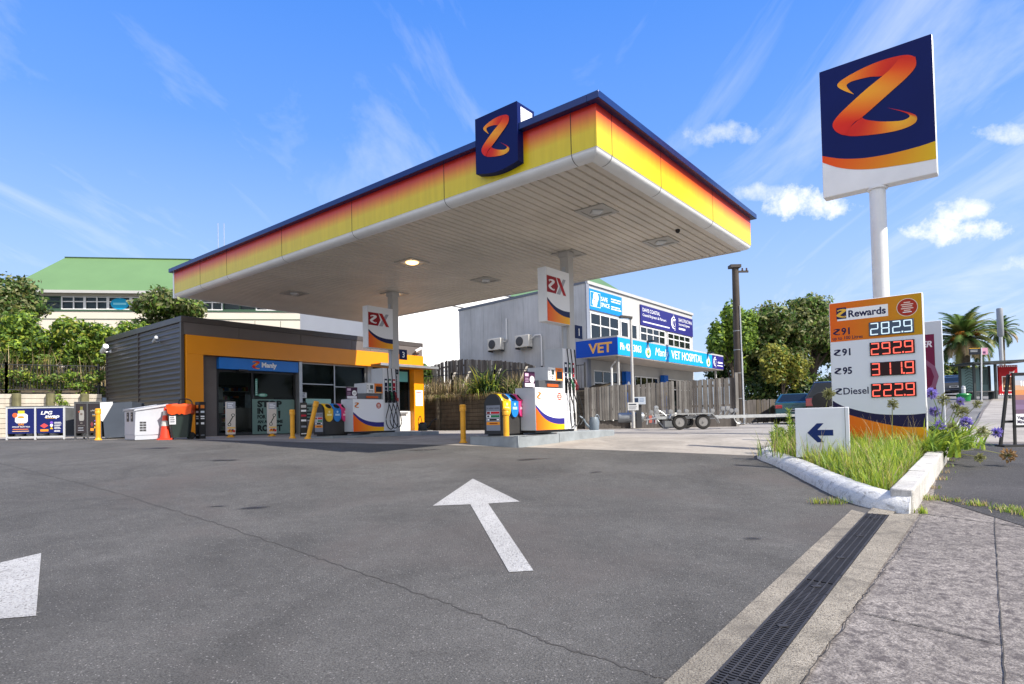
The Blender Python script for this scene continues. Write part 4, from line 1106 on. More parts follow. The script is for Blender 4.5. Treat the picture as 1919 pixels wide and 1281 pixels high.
q = S(.44+10.75, 16.87); seccam((q[0], q[1], 3.8), SF, 'white security camera on the parapet at the right end of the shop front', s=1.0)

# ------------------------------------------------------------------ things along the left of the shop
def cage(x, y, ang, w, d, hh, lab, kind):
    t = thing('gas_bottle_cage', lab, 'gas cage', (x, y, h(x+w*.5, y)), ang, 'cages of exchange gas bottles')
    F = mat('cage_white_frame', (.62, .63, .64), rough=.4, metal=.2) if kind else mat('cage_dark_frame', (.10, .10, .105), rough=.45, metal=.3)
    MS = mat('cage_side_panel', (.20, .21, .21), rough=.5, metal=.4, var=.2)
    mb = MB(); r = .022
    for X in (0, w/2-.01, w):
        mb.box(X-r, X+r, -r, r, 0, hh, F)
    for X in (0, w): mb.box(X-r, X+r, d-r, d+r, 0, hh, F)
    for z in (.09, hh-.03):
        mb.box(r, w-r, -r+.004, r-.004, z-r, z+r, F); mb.box(r, w-r, d-r+.004, d+r-.004, z-r, z+r, F)
        for X in (0, w): mb.box(X-r+.004, X+r-.004, r, d-r, z-r, z+r, F)
    obj('frame', mb, t)
    mb = MB(); mb.box(-.008, .008, .03, d-.03, .08, hh-.03, MS); mb.box(w-.008, w+.008, .03, d-.03, .08, hh-.03, MS); mb.box(.03, w-.03, d-.01, d+.01, .08, hh-.03, MS); mb.box(-.02, w+.02, -.03, d+.03, hh, hh+.02, MS); obj('side_panels', mb, t)
    mb = MB()
    for k in range(int(w/.33)):
        for j in range(2 if not kind else 1):
            mb.lathe([(.10, 0), (.13, .03), (.135, .22), (.10, .30), (.03, .33), (.03, .38)], mat('gas_bottle_grey', (.45, .46, .46), rough=.4), (.2+k*.33, d*.45, .11+j*.5), 14)
    obj('gas_bottles', mb, t)
    bgc = rgb(26, 36, 96) if kind else rgb(52, 47, 50)
    for k in range(2):
        x0, x1 = (k*w/2+.03, (k+1)*w/2-.03); cx = (x0+x1)/2; ww = x1-x0; q = ww/.76
        mb = MB(); mb.box(x0, x1, -.012, -.002, .20, hh-.06, PR, bgc)
        dd = obj('printed_door', mb, t)
        mb = MB(); y_ = -.016
        up = lambda z: .20+(z)*(hh-.26)
        if k == 0:
            wb = rgb(236,236,238) if kind else rgb(150,148,145)
            mb.prism([(cx-.17*q, up(.48)), (cx-.12*q, up(.42)), (cx+.14*q, up(.42)), (cx+.19*q, up(.48)), (cx+.19*q, up(.74)), (cx+.13*q, up(.80)), (cx-.11*q, up(.80)), (cx-.17*q, up(.74))], y_-.002, y_, PR, 'y', wb)
            mb.rect(cx-.09*q, cx+.10*q, up(.80), up(.92), PR, rgb(225,205,60) if kind else rgb(120,115,60), y_)
            mb.disc(cx-.17*q, up(.74), .075*q, PR, rgb(235,105,60) if kind else rgb(150,80,60), y_-.004, 16); mb.disc(cx, up(.66), .10*q, PR, rgb(225,150,50) if kind else rgb(110,100,95), y_-.004, 16, .035)
            mb.text('GAS', cx, up(.335), .06*q, PR, rgb(240,150,40) if kind else rgb(160,155,150), y_, 'C', bold=.03)
            mb.text('BOTTLE SWAP' if False else 'SWAP BOTTLE', cx, up(.25), .035*q, PR, cW if kind else rgb(140,138,135), y_, 'C', .5*q, bold=.02)
            lines(mb, cx-.24*q, cx+.24*q, up(.19), 1, .022, .05, rgb(235,130,70) if kind else cGY, y_); lines(mb, cx-.25*q, cx+.26*q, up(.11), 1, .022, .05, rgb(230,190,150) if kind else cGY, y_)
        else:
            lc = cW if kind else rgb(170,168,165)
            mb.text('LPG', cx-.26*q, up(.755), .10*q, PR, lc, y_, 'L', .34*q, bold=.03, shear=.2); mb.text('swap', cx-.14*q, up(.62), .10*q, PR, lc, y_, 'L', .42*q, bold=.03, shear=.2)
            mb.rect(cx-.12*q, cx+.16*q, up(.585), up(.60), PR, rgb(235,180,60), y_)
            mb.poly([(cx-.16*q, y_, up(.20)), (cx-.04*q, y_, up(.30)), (cx-.16*q, y_, up(.40)), (cx-.28*q, y_, up(.30))], PR, rgb(225,80,80) if kind else rgb(130,60,60))
            mb.rect(cx-.27*q, cx-.04*q, up(.07), up(.16), PR, rgb(240,150,50), y_)
            for z, c in ((.42, rgb(130,90,200)), (.31, cW)): mb.disc(cx+.05*q, up(z), .045*q, PR, c, y_, 14)
            mb.poly([(cx+.0, y_, up(.16)), (cx+.10*q, y_, up(.16)), (cx+.05*q, y_, up(.25))], PR, rgb(240,190,40))
            for z in (.42, .31, .21, .09): lines(mb, cx+.13*q, cx+.34*q, up(z)+.015, 2, .014, .03, lc, y_)
        obj('door_print', mb, dd, smooth=0)
cage(-15.75, 18.85, RAD(9), 1.62, .62, 1.04, 'white framed gas bottle cage with navy printed doors, leftmost by the timber wall', True)
cage(-13.62, 18.85, RAD(14), .70, .62, 1.16, 'older dark gas bottle cage with faded brown doors, beside the ice cabinet', False)
# ice cabinet, seen from its side
t = thing('ice_cabinet', 'dark blue grey cabinet with a white sloping front, between the cages and the white freezer', 'cabinet', (-12.92, 19.0, h(-12.6, 18.9)), RAD(14))
mb = MB(); mb.prism([(.12, .06), (.86, .06), (.86, 1.16), (.34, 1.16), (.30, 1.05), (.06, .62)], 0, 1.1, mat('cabinet_blue_grey', (.062, .075, .098), rough=.4, var=.1), 'y'); obj('body', mb, t, bev=.015)
mb = MB(); mb.prism([(.0, .60), (.05, .57), (.34, 1.10), (.33, 1.165), (-.02, 1.165)], -.012, 1.112, WHITE, 'y'); obj('sloping_door', mb, t, bev=.01)
mb = MB(); mb.box(.14, .84, .05, 1.05, 0, .058, BLACK); obj('plinth', mb, t)
# white freezer box
t = thing('freezer_box', 'white metal ice freezer with sloping lid beside the traffic cone', 'freezer', (-10.88, 17.45, h(-10.7, 17.8)), RAD(52))
FW = mat('freezer_white', (.47, .49, .54), rough=.32, var=.07, vs=2)
mb = MB(); w, d = .86, .76
# x along the right hand side face, y back along the left face
mb.prism([(0, .16), (w, .16), (w, 1.0), (0, .86)], 0, d, FW, 'y'); obj('body', mb, t, bev=.012)
mb = MB(); mb.prism([(.0, .02), (w-.02, .02), (w-.02, .158), (.0, .158)], .01, d-.01, FW, 'y'); obj('base', mb, t, bev=.006)
mb = MB(); mb.prism([(-.03, .862), (w+.03, 1.005), (w+.02, 1.055), (-.03, .915)], -.03, d+.03, FW, 'y'); obj('lid', mb, t, bev=.012)
mb = MB()
for y0 in (.22, .52): mb.box(-.008, 0, y0-.08, y0+.08, .55, .82, DGREY)
cp = obj('control_panel', mb, t)
mb = MB(); 
for y0 in (.22, .52): mb.box(-.014, -.008, y0-.03, y0+.03, .64, .70, ALU); mb.box(-.014, -.008, y0-.015, y0+.015, .74, .77, ALU)
obj('knobs', mb, cp)
mb = MB()
for k in range(4):
    for j in range(2): mb.box(.12+j*.09, .20+j*.09, -.004, .0, .26+.075*k, .315+.075*k, DGREY)
obj('vent_grille', mb, t)
# traffic cone
t = thing('traffic_cone', 'orange traffic cone with grey reflective band between the freezer and bin', 'cone', (-10.30, 17.95, h(-10.3, 17.95)), .4)
CO = mat('cone_orange', (.72, .045, .012), rough=.45, var=.1)
mb = MB(); mb.prism([(-.2,-.17),(-.17,-.2),(.17,-.2),(.2,-.17),(.2,.17),(.17,.2),(-.17,.2),(-.2,.17)], 0, .04, CO, 'z'); obj('base', mb, t, bev=.008)
mb = MB(); mb.lathe([(.155, .04), (.03, .95), (.026, .95)], CO, n=24); obj('cone', mb, t)
mb = MB(); mb.lathe([(.155-.125*.40+.004, .404), (.155-.125*.57+.004, .56)], mat('reflective_grey', (.5, .48, .45), rough=.35), n=24, cap=False); mb.lathe([(.155-.125*.74+.004, .72), (.155-.125*.9+.003, .86)], mat('reflective_grey', (.5, .48, .45)), n=24, cap=False); obj('reflective_bands', mb, t)
# wheelie bin
x, y = -9.93, 18.15
t = thing('wheelie_bin', 'dark green wheelie bin with an orange liner over its rim', 'bin', (x, y, h(x, y)), RAD(20))
WB = mat('wheelie_bin_green', (.020, .034, .028), rough=.45, var=.15)
mb = MB(); A = [(-.21,-.22),(.21,-.22),(.21,.24),(-.21,.24)]; B = [(-.29,-.30),(.29,-.30),(.29,.33),(-.29,.33)]
mb.grid([[(p[0]*(1-k/4)+q[0]*k/4, p[1]*(1-k/4)+q[1]*k/4, .05+.82*k/4) for p, q in zip(A, B)] for k in range(5)], WB, cu=True); mb.face([(p[0], p[1], .05) for p in A][::-1], WB); obj('body', mb, t, bev=.03)
LN = mat('orange_liner', (.80, .09, .012), rough=.3, var=.15, vs=8)
mb = MB(); rows = []
for k, (s_, z) in enumerate(((1.02, .76), (1.06, .84), (1.10, .96), (1.14, 1.03), (1.04, 1.05), (.7, 1.02), (.1, .99))):
    row = []
    for i in range(32):
        a = 2*math.pi*i/32; c, s2 = math.cos(a), math.sin(a); m_ = max(abs(c), abs(s2))
        row.append((.30*s_*c/m_*rnd.uniform(.97, 1.03), (.33*s_*s2/m_)*rnd.uniform(.97, 1.03), z+(rnd.uniform(-.035, .03) if k == 0 else rnd.uniform(-.01, .012))))
    rows.append(row)
mb.grid(rows, LN, cu=True); obj('liner', mb, t, smooth=60)
for s_ in (-1, 1):
    mb = MB(); mb.lathe([(.10, -.03), (.11, -.02), (.11, .02), (.10, .03)], RUBBER, (.23, s_*0+.27*(1 if s_ > 0 else .2), .10), 16, ax='y'); obj('wheel', mb, t)
mb = MB(); mb.rect(-.27, -.10, .45, .70, PR, rgb(225,225,228), -.292); lines(mb, -.25, -.12, .66, 3, .03, .06, rgb(90,95,105), -.295)
for v in mb.v: v.y = -.232-(v.z-.05)*.0976-.004-(.003 if v.y < -.293 else 0)
obj('paper_notice', mb, t, smooth=0)
mb = MB(); mb.tube(smoothline([(-.12, .30, 1.0), (-.10, .40, 1.2), (.10, .42, 1.22), (.22, .36, 1.15), (.26, .30, 1.0)], 5), .018, BLACK, 7); obj('handle', mb, t)
# ------------------------------------------------------------------ vet building
VU, VV = 15.42, 9.9
t = thing('vet_building', 'two storey grey concrete building with blue vet hospital verandah', 'building', S(VU, VV, 0), SF)
GRC = mat('grey_concrete_panel', (.48, .49, .50), rough=.85, var=.2, vs=.5, streak=.12, bump=.15, bs=8)
WPL = mat('white_plaster_front', (.46, .455, .44), rough=.7, var=.08, vs=.6)
LW, DW = 12.45, 8.2
mb = MB()   # left side wall: panels with open joints, sloping top
zt_ = lambda y: 6.72-.03*y-.0
edges = [-.0, 1.5, 3.7, 5.15, 6.4, 7.3, DW]
for a, b in zip(edges[:-1], edges[1:]):
    mb.prism([(a+.006, 0), (b-.006, 0), (b-.006, zt_(b)), (a+.006, zt_(a))], 0, .2, GRC, 'x')
obj('side_wall', mb, t)
mb = MB(); mb.prism([(0, 0), (DW, 0), (DW, zt_(DW)-.01), (0, zt_(0)-.01)], .03, .25, DGREY, 'x'); mb.prism([(-.02, zt_(0)+.001), (DW+.03, zt_(DW)+.001), (DW+.03, zt_(DW)+.12), (-.02, zt_(0)+.12)], -.03, .25, mat('slate_blue_flashing', (.12, .14, .18), rough=.5), 'x'); obj('wall_capping', mb, t)
mb = MB(); mb.box(.26, LW, .02, .2, 0, 6.7, WPL); mb.box(LW-.2, LW, .21, DW, 0, 6.5, WPL); mb.box(.26, LW-.21, DW-.2, DW, 0, 6.3, WPL); obj('front_wall', mb, t)
mb = MB(); mb.box(.1, LW+.05, -.06, .22, 6.72, 6.86, WPL); mb.box(.26, LW, .221, DW, 6.55, 6.65, GREY); obj('roof', mb, t)
mb = MB(); mb.box(-.02, .24, -.05, .0, 0, 6.70, mat('slate_pilaster', (.20, .22, .27), rough=.6)); obj('corner_pilaster', mb, t)
WG = glassmat('vet_window_glass', (.25, .27, .28), .25)
WFR = mat('white_window_frame', (.72, .72, .71), rough=.4)
def win(x0, x1, z0, z1, cols, tr, fr=WFR, blind=True):
    mb = MB(); y0, y1 = -.035, .035
    for k in range(cols+1):
        x = x0+(x1-x0)*k/cols; mb.box(x-.03, x+.03, y0, y1, z0, z1, fr)
    for k in range(cols):
        a, b = x0+(x1-x0)*k/cols+.031, x0+(x1-x0)*(k+1)/cols-.031
        for z in [z0+.03, z1-.03]+([tr] if tr else []): mb.box(a, b, y0+.004, y1-.004, z-.03, z+.03, fr)
    w = obj('window', mb, t)
    mb = MB(); mb.box(x0+.02, x1-.02, -.006, .0, z0+.02, z1-.02, WG); obj('pane', mb, w)
    mb = MB(); mb.box(x0+.02, x1-.02, .012, .018, z0+.02, z1-.02, mat('dark_room', (.03, .032, .035), rough=.9))
    if blind:
        for k in range(cols):
            a, b = x0+(x1-x0)*k/cols+.035, x0+(x1-x0)*(k+1)/cols-.035
            zb_ = tr-.25 if rnd.random() < .75 else tr+.1
            mb.box(a, b, .001, .008, zb_, z1-.03, mat('window_blind', (.42, .42, .42), rough=.8))
    obj('blind', mb, w)
win(.35, 3.0, 4.02, 5.42, 3, 4.85); win(3.25, 4.0, 4.02, 5.35, 1, None, blind=False); win(4.35, 4.95, 4.02, 5.3, 1, None, blind=False)
win(5.35, 8.35, 3.98, 5.32, 4, 4.95); win(8.75, 11.9, 3.98, 5.30, 4, 4.95)
win(.55, 3.0, .1, 2.7, 3, 2.1, WFR, False); win(4.6, 7.3, .6, 2.6, 4, 2.0, WFR, False); win(8.2, 12.0, .6, 2.6, 4, 2.0, WFR, False)
# signs on the front
mb = MB(); mb.box(.22, 3.35, -.05, .018, 5.55, 6.52, PR, rgb(25,130,215))
s1 = obj('blue_sign', mb, t)
mb = MB(); y_ = -.054
for q in ((.34, 1.24, 6.38, 6.40), (.34, 1.24, 5.70, 5.72), (.34, .36, 5.72, 6.38), (1.22, 1.24, 5.72, 6.38)): mb.rect(*q, PR, cW, y_)
mb.disc(.82, 6.16, .24, PR, cW, y_, 20); mb.disc(.72, 5.92, .22, PR, cW, y_, 20); mb.rect(.54, 1.06, 6.025, 6.04, PR, rgb(25,130,215), y_-.003)
mb.text('SAFE', 1.30, 6.08, .19, PR, cW, y_, 'L', .62, bold=.01); mb.text('SPACE', 1.30, 5.80, .19, PR, cW, y_, 'L', .80, bold=.01)
lines(mb, 2.26, 3.28, 6.32, 2, .055, .12, cW, y_, .15); lines(mb, 2.26, 3.28, 5.94, 2, .05, .11, cW, y_, .15)
obj('lettering', mb, s1, smooth=0)
mb = MB(); mb.box(5.40, 12.35, -.05, .018, 5.36, 6.46, PR, rgb(44,42,112))
s2 = obj('indigo_sign', mb, t)
mb = MB()
mb.text('DAVIS COASTAL', 5.62, 6.12, .19, PR, cW, y_, 'L', 2.1, bold=.0); mb.text('Coastal Engineers & Planners', 5.62, 5.87, .14, PR, cW, y_, 'L', 2.9)
lines(mb, 5.62, 9.0, 5.60, 1, .07, .1, rgb(220,220,235), y_, .02)
mb.text('DAVIS STRUCTURAL', 10.25, 6.10, .19, PR, cW, y_, 'L', 1.98, bold=.0); mb.text('Structural Engineers', 10.25, 5.87, .14, PR, cW, y_, 'L', 1.6); lines(mb, 10.25, 11.2, 5.72, 1, .10, .1, cW, y_, .05)
def emblem(mb, cx, cz, r, y):
    for (r0, r1, a0, a1, dx) in ((.78, 1.0, 60, 300, 0), (.45, .62, 40, 290, .12)):
        n = 18
        for k in range(n):
            a, b = RAD(a0+(a1-a0)*k/n), RAD(a0+(a1-a0)*(k+1)/n); th = .3+.7*math.sin(math.pi*(k+.5)/n)
            ri = r1-(r1-r0)*th*1.2
            mb.face([(cx+dx*r+r*ri*math.cos(a), y, cz+r*ri*math.sin(a)), (cx+dx*r+r*r1*math.cos(a), y, cz+r*r1*math.sin(a)), (cx+dx*r+r*r1*math.cos(b), y, cz+r*r1*math.sin(b)), (cx+dx*r+r*ri*math.cos(b), y, cz+r*ri*math.sin(b))], PR, cW)
    mb.poly([(cx-.1*r, y-.002, cz+1.35*r), (cx+.1*r, y-.002, cz+1.2*r), (cx+.62*r, y-.002, cz-.2*r), (cx+.45*r, y-.002, cz-1.2*r), (cx+.15*r, y-.002, cz-1.3*r), (cx+.5*r, y-.002, cz-.9*r), (cx+.5*r, y-.002, cz-.1*r)], PR, cW)
    mb.poly([(cx+.2*r, y-.002, cz+.62*r), (cx+.95*r, y-.002, cz+.62*r), (cx+.6*r, y-.002, cz+.48*r)], PR, cW)
emblem(mb, 9.55, 5.93, .36, y_)
obj('lettering', mb, s2, smooth=0)
# verandah: box fascia with signs
AY = -1.85
mb = MB(); mb.box(-.45, LW-.05, AY, -.07, 3.16, 3.96, mat('verandah_lining', (.50, .46, .42), rough=.7, var=.1)); mb.box(-.47, LW-.03, AY-.02, -.075, 3.97, 4.05, WPL); vr = obj('verandah', mb, t)
mb = MB(); mb.box(-.475, -.451, AY-.02, .3, 3.20, 3.965, PR, rgb(20,78,185)); sgl = obj('dark_blue_sign', mb, t)
mb = MB(); mb.text('VET', 0, 3.36, .42, PR, rgb(238,180,95), 0, 'L', 1.22, bold=.03, fn=lambda p: (-.479, -.38-p[0]+(-.0), p[2])); obj('lettering', mb, sgl, smooth=0)
mb = MB(); mb.box(-.448, 10.6, AY-.025, AY-.001, 3.20, 3.965, PR, rgb(20,155,222)); sgf = obj('sky_blue_sign', mb, t)
mb = MB(); y_ = AY-.03
mb.text('Ph 426 3863', -.25, 3.44, .30, PR, cW, y_, 'L', 2.0, bold=.02)
mb.text('Manly', 3.2, 3.42, .38, PR, cW, y_, 'L', 1.5, bold=.0, shear=.25); mb.text('VET HOSPITAL', 5.05, 3.40, .40, PR, rgb(250,240,175), y_, 'L', 4.1, bold=.012)
for cx in (2.45, 10.0):
    mb.disc(cx, 3.50, .26, PR, cW, y_, 20, .25); mb.poly([(cx-.18, y_-.001, 3.6), (cx+.02, y_-.001, 3.92), (cx+.2, y_-.001, 3.6)], PR, cW)
    mb.disc(cx+.02, 3.49, .15, PR, rgb(90,170,120), y_-.003, 14); mb.disc(cx-.05, 3.54, .07, PR, rgb(225,170,60), y_-.005, 10); mb.disc(cx+.06, 3.42, .05, PR, cBK, y_-.005, 10)
obj('lettering', mb, sgf, smooth=0)
mb = MB(); mb.box(10.601, LW-.05, AY-.025, AY-.001, 3.20, 3.965, PR, rgb(46,42,120)); sgi = obj('indigo_end_sign', mb, t)
mb = MB(); emblem(mb, 11.05, 3.6, .26, y_); lines(mb, 11.5, 12.3, 3.62, 1, .09, .1, cW, y_, .1); lines(mb, 11.4, 12.3, 3.42, 1, .05, .1, cW, y_, .05); obj('lettering', mb, sgi, smooth=0)
mb = MB()
for x in (2.45, 9.95): mb.box(x-.12, x+.12, AY-.35, AY-.05, 3.98, 4.06, BLACK); mb.box(x-.02, x+.02, AY-.06, AY+.2, 4.0, 4.04, BLACK)
obj('spotlights', mb, vr)
for x in (.05, 11.9):
    mb = MB(); mb.box(x, x+.09, AY+.25, AY+.34, 0, 3.16, WPL); obj('verandah_post', mb, t)
mb = MB(); mb.tube([(.15, -1.5, 3.16), (.15, -1.5, 3.02), (.02, -1.4, 2.9), (-.05, -1.3, 2.7), (-.05, -1.3, .1)], .05, WFR, 10); obj('downpipe', mb, t)
for x in (3.15, 7.55):
    mb = MB(); mb.box(x, x+.5, -.30, -.06, .4, 2.75, PR, rgb(25,95,190)); pn = obj('blue_banner', mb, t)
    mb = MB(); mb.disc(x+.25, 2.1, .14, PR, cW, -.304, 16); mb.text('V', x+.25, 1.5, .28, PR, rgb(240,190,90), -.304, 'C', bold=.03)
    obj('lettering', mb, pn, smooth=0)
mb = MB()
for k, c in enumerate(((90,50,40),(170,80,40),(235,130,50),(250,190,80),(150,70,50),(70,40,40))): mb.rect(3.7, 4.55, 2.35-.3*(k+1), 2.35-.3*k, PR, rgb(*c), -.01)
obj('sunset_poster', mb, t, smooth=0)
# air conditioners on the side wall
for (y, z, lab) in ((15.27, 4.05, 'outdoor air conditioner unit on the grey side wall, left one of two'), (13.45, 4.03, 'outdoor air conditioner unit on the grey side wall nearer the right column')):
    q = S(VU-.03, y)
    ta = thing('air_conditioner', lab, 'air conditioner', (q[0], q[1], z), SF-math.pi/2, 'air conditioners on the grey side wall')
    mb = MB(); mb.box(-.45, .45, -.34, -.04, 0, .60, mat('ac_cream', (.60, .58, .53), rough=.4, var=.08)); obj('casing', mb, ta, bev=.02)
    mb = MB(); mb.lathe([(.23, -.345), (.235, -.35), (.19, -.36), (.05, -.355)], DGREY, (-.14, 0, .30), 24, ax='y'); obj('fan_grille', mb, ta)
    for q in (-.4, .36):
        mb = MB(); mb.box(q, q+.04, -.36, 0, -.08, 0, DGREY); obj('bracket', mb, ta)
    mb = MB(); mb.tube([(.44, -.1, .4), (.58, -.08, .42), (.62, -.05, .5), (.62, -.05, 1.6)] if y > 14 else [(.44, -.1, .4), (.62, -.08, .55), (.95, -.05, .55), (1.0, -.05, .45), (1.0, -.05, -2.2)], .035, WFR, 8); obj('pipe', mb, ta)

# ------------------------------------------------------------------ timber fence in front of the vet
TIM = mat('weathered_timber', (.17, .155, .14), rough=.9, var=.35, vs=1.2, streak=.35, bump=.3, bs=14)
TIM2 = mat('weathered_timber_dark', (.115, .10, .09), rough=.9, var=.35, vs=1.2, streak=.35, bump=.3, bs=14)
TIM3 = mat('weathered_timber_pale', (.24, .225, .205), rough=.9, var=.3, vs=1.2, streak=.35, bump=.3, bs=14)
def paling(name, lab, P, tops, step=.105, base=.0, group=None, rail=True, mats=(TIM, TIM, TIM2, TIM3), lean=.012):
    ox, oy = P[0]
    t = thing(name, lab, 'fence', (ox, oy, 0), 0, group)
    mb = MB()
    for i in range(len(P)-1):
        a, b = Vector((P[i][0]-ox, P[i][1]-oy)), Vector((P[i+1][0]-ox, P[i+1][1]-oy)); L = (b-a).length; d = (b-a)/L; nn = Vector((d.y, -d.x))
        n = int(L/step)
        for k in range(n):
            s_ = k*step; f = s_/L; zt = tops[i]*(1-f)+tops[i+1]*f+rnd.uniform(-.025, .03); z0 = base+rnd.uniform(.0, .06)
            o = rnd.choice((0, 0, .018)); w = step*.93; ln = rnd.uniform(-lean, lean)
            c = a+d*s_
            q = [c+nn*o, c+d*w+nn*o, c+d*w+nn*(o-.018), c+nn*(o-.018)]
            sh = d*ln
            lo = [mb.av((p.x, p.y, z0)) for p in q]; hi = [mb.av((p.x+sh.x, p.y+sh.y, zt)) for p in q]
            m_ = rnd.choice(mats); mb.af(hi, m_)
            for j in range(4): mb.af((lo[j], lo[(j+1) % 4], hi[(j+1) % 4], hi[j]), m_)
    obj('palings', mb, t, smooth=0)
    if rail:
        for z in (.3, .8):
            mb = MB()
            for i in range(len(P)-1):
                a, b = Vector((P[i][0]-ox, P[i][1]-oy, 0)), Vector((P[i+1][0]-ox, P[i+1][1]-oy, 0)); d = (b-a).normalized(); nn = Vector((-d.y, d.x, 0))*.05
                zz0, zz1 = base+(tops[i]-base)*z, base+(tops[i+1]-base)*z
                mb.face([a+nn+Vector((0,0,zz0)), b+nn+Vector((0,0,zz1)), b+nn+Vector((0,0,zz1+.09)), a+nn+Vector((0,0,zz0+.09))], TIM2); mb.face([a+nn*1.8+Vector((0,0,zz0)), b+nn*1.8+Vector((0,0,zz1)), b+nn*1.8+Vector((0,0,zz1+.09)), a+nn*1.8+Vector((0,0,zz0+.09))], TIM2)
            obj('rail', mb, t)
    return t
tf = paling('timber_fence', 'tall grey weathered paling fence behind the boat trailer', [(3.02, 25.2), (4.9, 25.0), (6.75, 24.8), (9.12, 24.5)], [1.70, 1.78, 1.86, 1.97], base=.30)
mb = MB(); mb.box(0, 1.9, -.03, .03, -.1, .30, TIM2); mb.M = Matrix.Translation((1.9, -.2, 0)) @ Matrix.Rotation(-.11, 4, 'Z'); mb.box(0, 4.25, -.03, .03, -.1, .30, TIM2); obj('plinth_board', mb, tf)
mb = MB(); mb.box(0, .12, -.06, .06, -.1, 2.15, TIM3); obj('end_post', mb, tf, loc=(6.02, -.72, 0))
tb = paling('timber_fence', 'curved brown paling fence above the planted bank behind the pumps', [(-4.6, 33.2), (-3.6, 32.7), (-2.5, 32.0), (-.95, 30.8), (.66, 29.4), (1.15, 28.8)], [3.4, 3.68, 3.70, 3.48, 3.18, 2.95], base=1.9, mats=(TIM, TIM2, TIM2, TIM3))

# retaining wall of dark sleepers, with posts
SLP = mat('dark_sleeper', (.105, .085, .06), rough=.9, var=.4, vs=1.5, streak=.25, bump=.3, bs=16)
SLL = mat('pale_sleeper', (.52, .47, .39), rough=.85, var=.16, vs=2.0, streak=.12, bump=.2, bs=18)
PST = mat('green_timber_post', (.16, .15, .075), rough=.9, var=.3, vs=4, streak=.3, bump=.3, bs=20)
def retain(name, lab, p, q, z0, z1, m, posts, bh=.2, pr=.13, pm=PST, ph=None):
    a, b = Vector(p), Vector(q); L = (b-a).length; ang = math.atan2(b.y-a.y, b.x-a.x)
    t = thing(name, lab, 'retaining wall', (a.x, a.y, 0), ang)
    mb = MB(); n = round((z1-z0)/bh); hh = (z1-z0)/n
    for k in range(n):
        cuts = [0]+sorted(rnd.uniform(.1, .9)*L for _ in range(2))+[L]
        for c0, c1 in zip(cuts[:-1], cuts[1:]):
            o = rnd.uniform(-.008, .008); mb.box(c0+.004, c1-.004, -.05+o, .05, z0+k*hh+.006, z0+(k+1)*hh-.006, m)
    obj('boards', mb, t, bev=.012)
    mb = MB(); mb.box(0, L, -.02, .04, z0, z1-.01, DARK); obj('backing', mb, t)
    for s_ in posts:
        mb = MB(); top = (ph or z1)+rnd.uniform(-.03, .03)
        mb.lathe([(pr, z0-.1), (pr*.98, top-.02), (pr*.85, top)], pm, (s_, -.05-pr*.75, 0), 16); obj('post', mb, t)
    return t
retain('retaining_wall', 'pale timber sleeper retaining wall behind the gas cages', (-27.5, 19.6), (-17.15, 25.3), -.1, 1.86, SLL, [1.2, 2.3, 3.4, 4.5, 5.65, 6.8, 7.9, 9.02, 10.1, 11.23], ph=1.84, pr=.155)
retain('retaining_wall', 'dark timber sleeper retaining wall under the flax plants', (-5.4, 31.6), (3.35, 25.9), -.15, 1.62, SLP, [.9, 2.1, 3.6, 5.6, 7.4, 9.2], pm=SLP, ph=1.6)
mb = MB()
R1 = [(-46, 12), (-27.5, 19.65), (-17.15, 25.35), (-13, 27.6)]
rows = []
for k, (d, z) in enumerate(((0.05, 1.75), (1.5, 1.95), (4, 2.4), (9, 3.3), (20, 4.6), (34, 5.4))):
    rows.append([(x-d*.48, y+d*.88, z+rnd.uniform(-.05, .05)) for x, y in R1])
mb.grid(rows, DIRT); struct('garden_bank', mb)
mb = MB()
R2 = [(-5.5, 31.7), (-2.6, 29.8), (.4, 27.9), (3.3, 26.0)]
rows = [[(x+d*.55, y+d*.84, z) for x, y in R2] for d, z in ((.05, 1.55), (1.2, 1.7), (2.4, 2.0), (4.5, 2.2))]
mb.grid(rows, DIRT); struct('garden_bank', mb)
# iron railings
def railing(lab, P, z0, hh, step=.11):
    ox, oy = P[0]; t = thing('railing_fence', lab, 'fence', (ox, oy, 0), 0, 'black railing fences on the retaining walls')
    IR = mat('black_iron', (.022, .022, .024), rough=.5)
    ml = MB(); mr2 = MB()
    for i in range(len(P)-1):
        a, b = Vector((P[i][0]-ox, P[i][1]-oy, 0)), Vector((P[i+1][0]-ox, P[i+1][1]-oy, 0)); L = (b-a).length
        for k in range(int(L/step)):
            c = a.lerp(b, k*step/L)
            ml.box(c.x-.009, c.x+.009, c.y-.009, c.y+.009, z0+.08, z0+hh-.03, IR)
        for z in (z0+.1, z0+hh-.04): mr2.tube([a+Vector((0,0,z)), b+Vector((0,0,z))], .02, IR, 6)
        for c in (a, b):
            mp_ = MB(); mp_.box(c.x-.035, c.x+.035, c.y-.035, c.y+.035, z0-.1, z0+hh+.06, IR); obj('post', mp_, t)
    obj('bars', ml, t, smooth=0); obj('rails', mr2, t)
railing('black railing fence along the pale retaining wall left of the shop', [(-27.7, 20.0), (-25.2, 21.4), (-22.7, 22.8), (-20.2, 24.15), (-17.5, 25.6)], 1.95, 1.15)
railing('black railing fence among dry plants above the dark retaining wall', [(-5.2, 31.8), (-3.0, 30.4), (-.8, 28.95), (1.4, 27.5), (3.2, 26.3)], 1.6, 1.2)
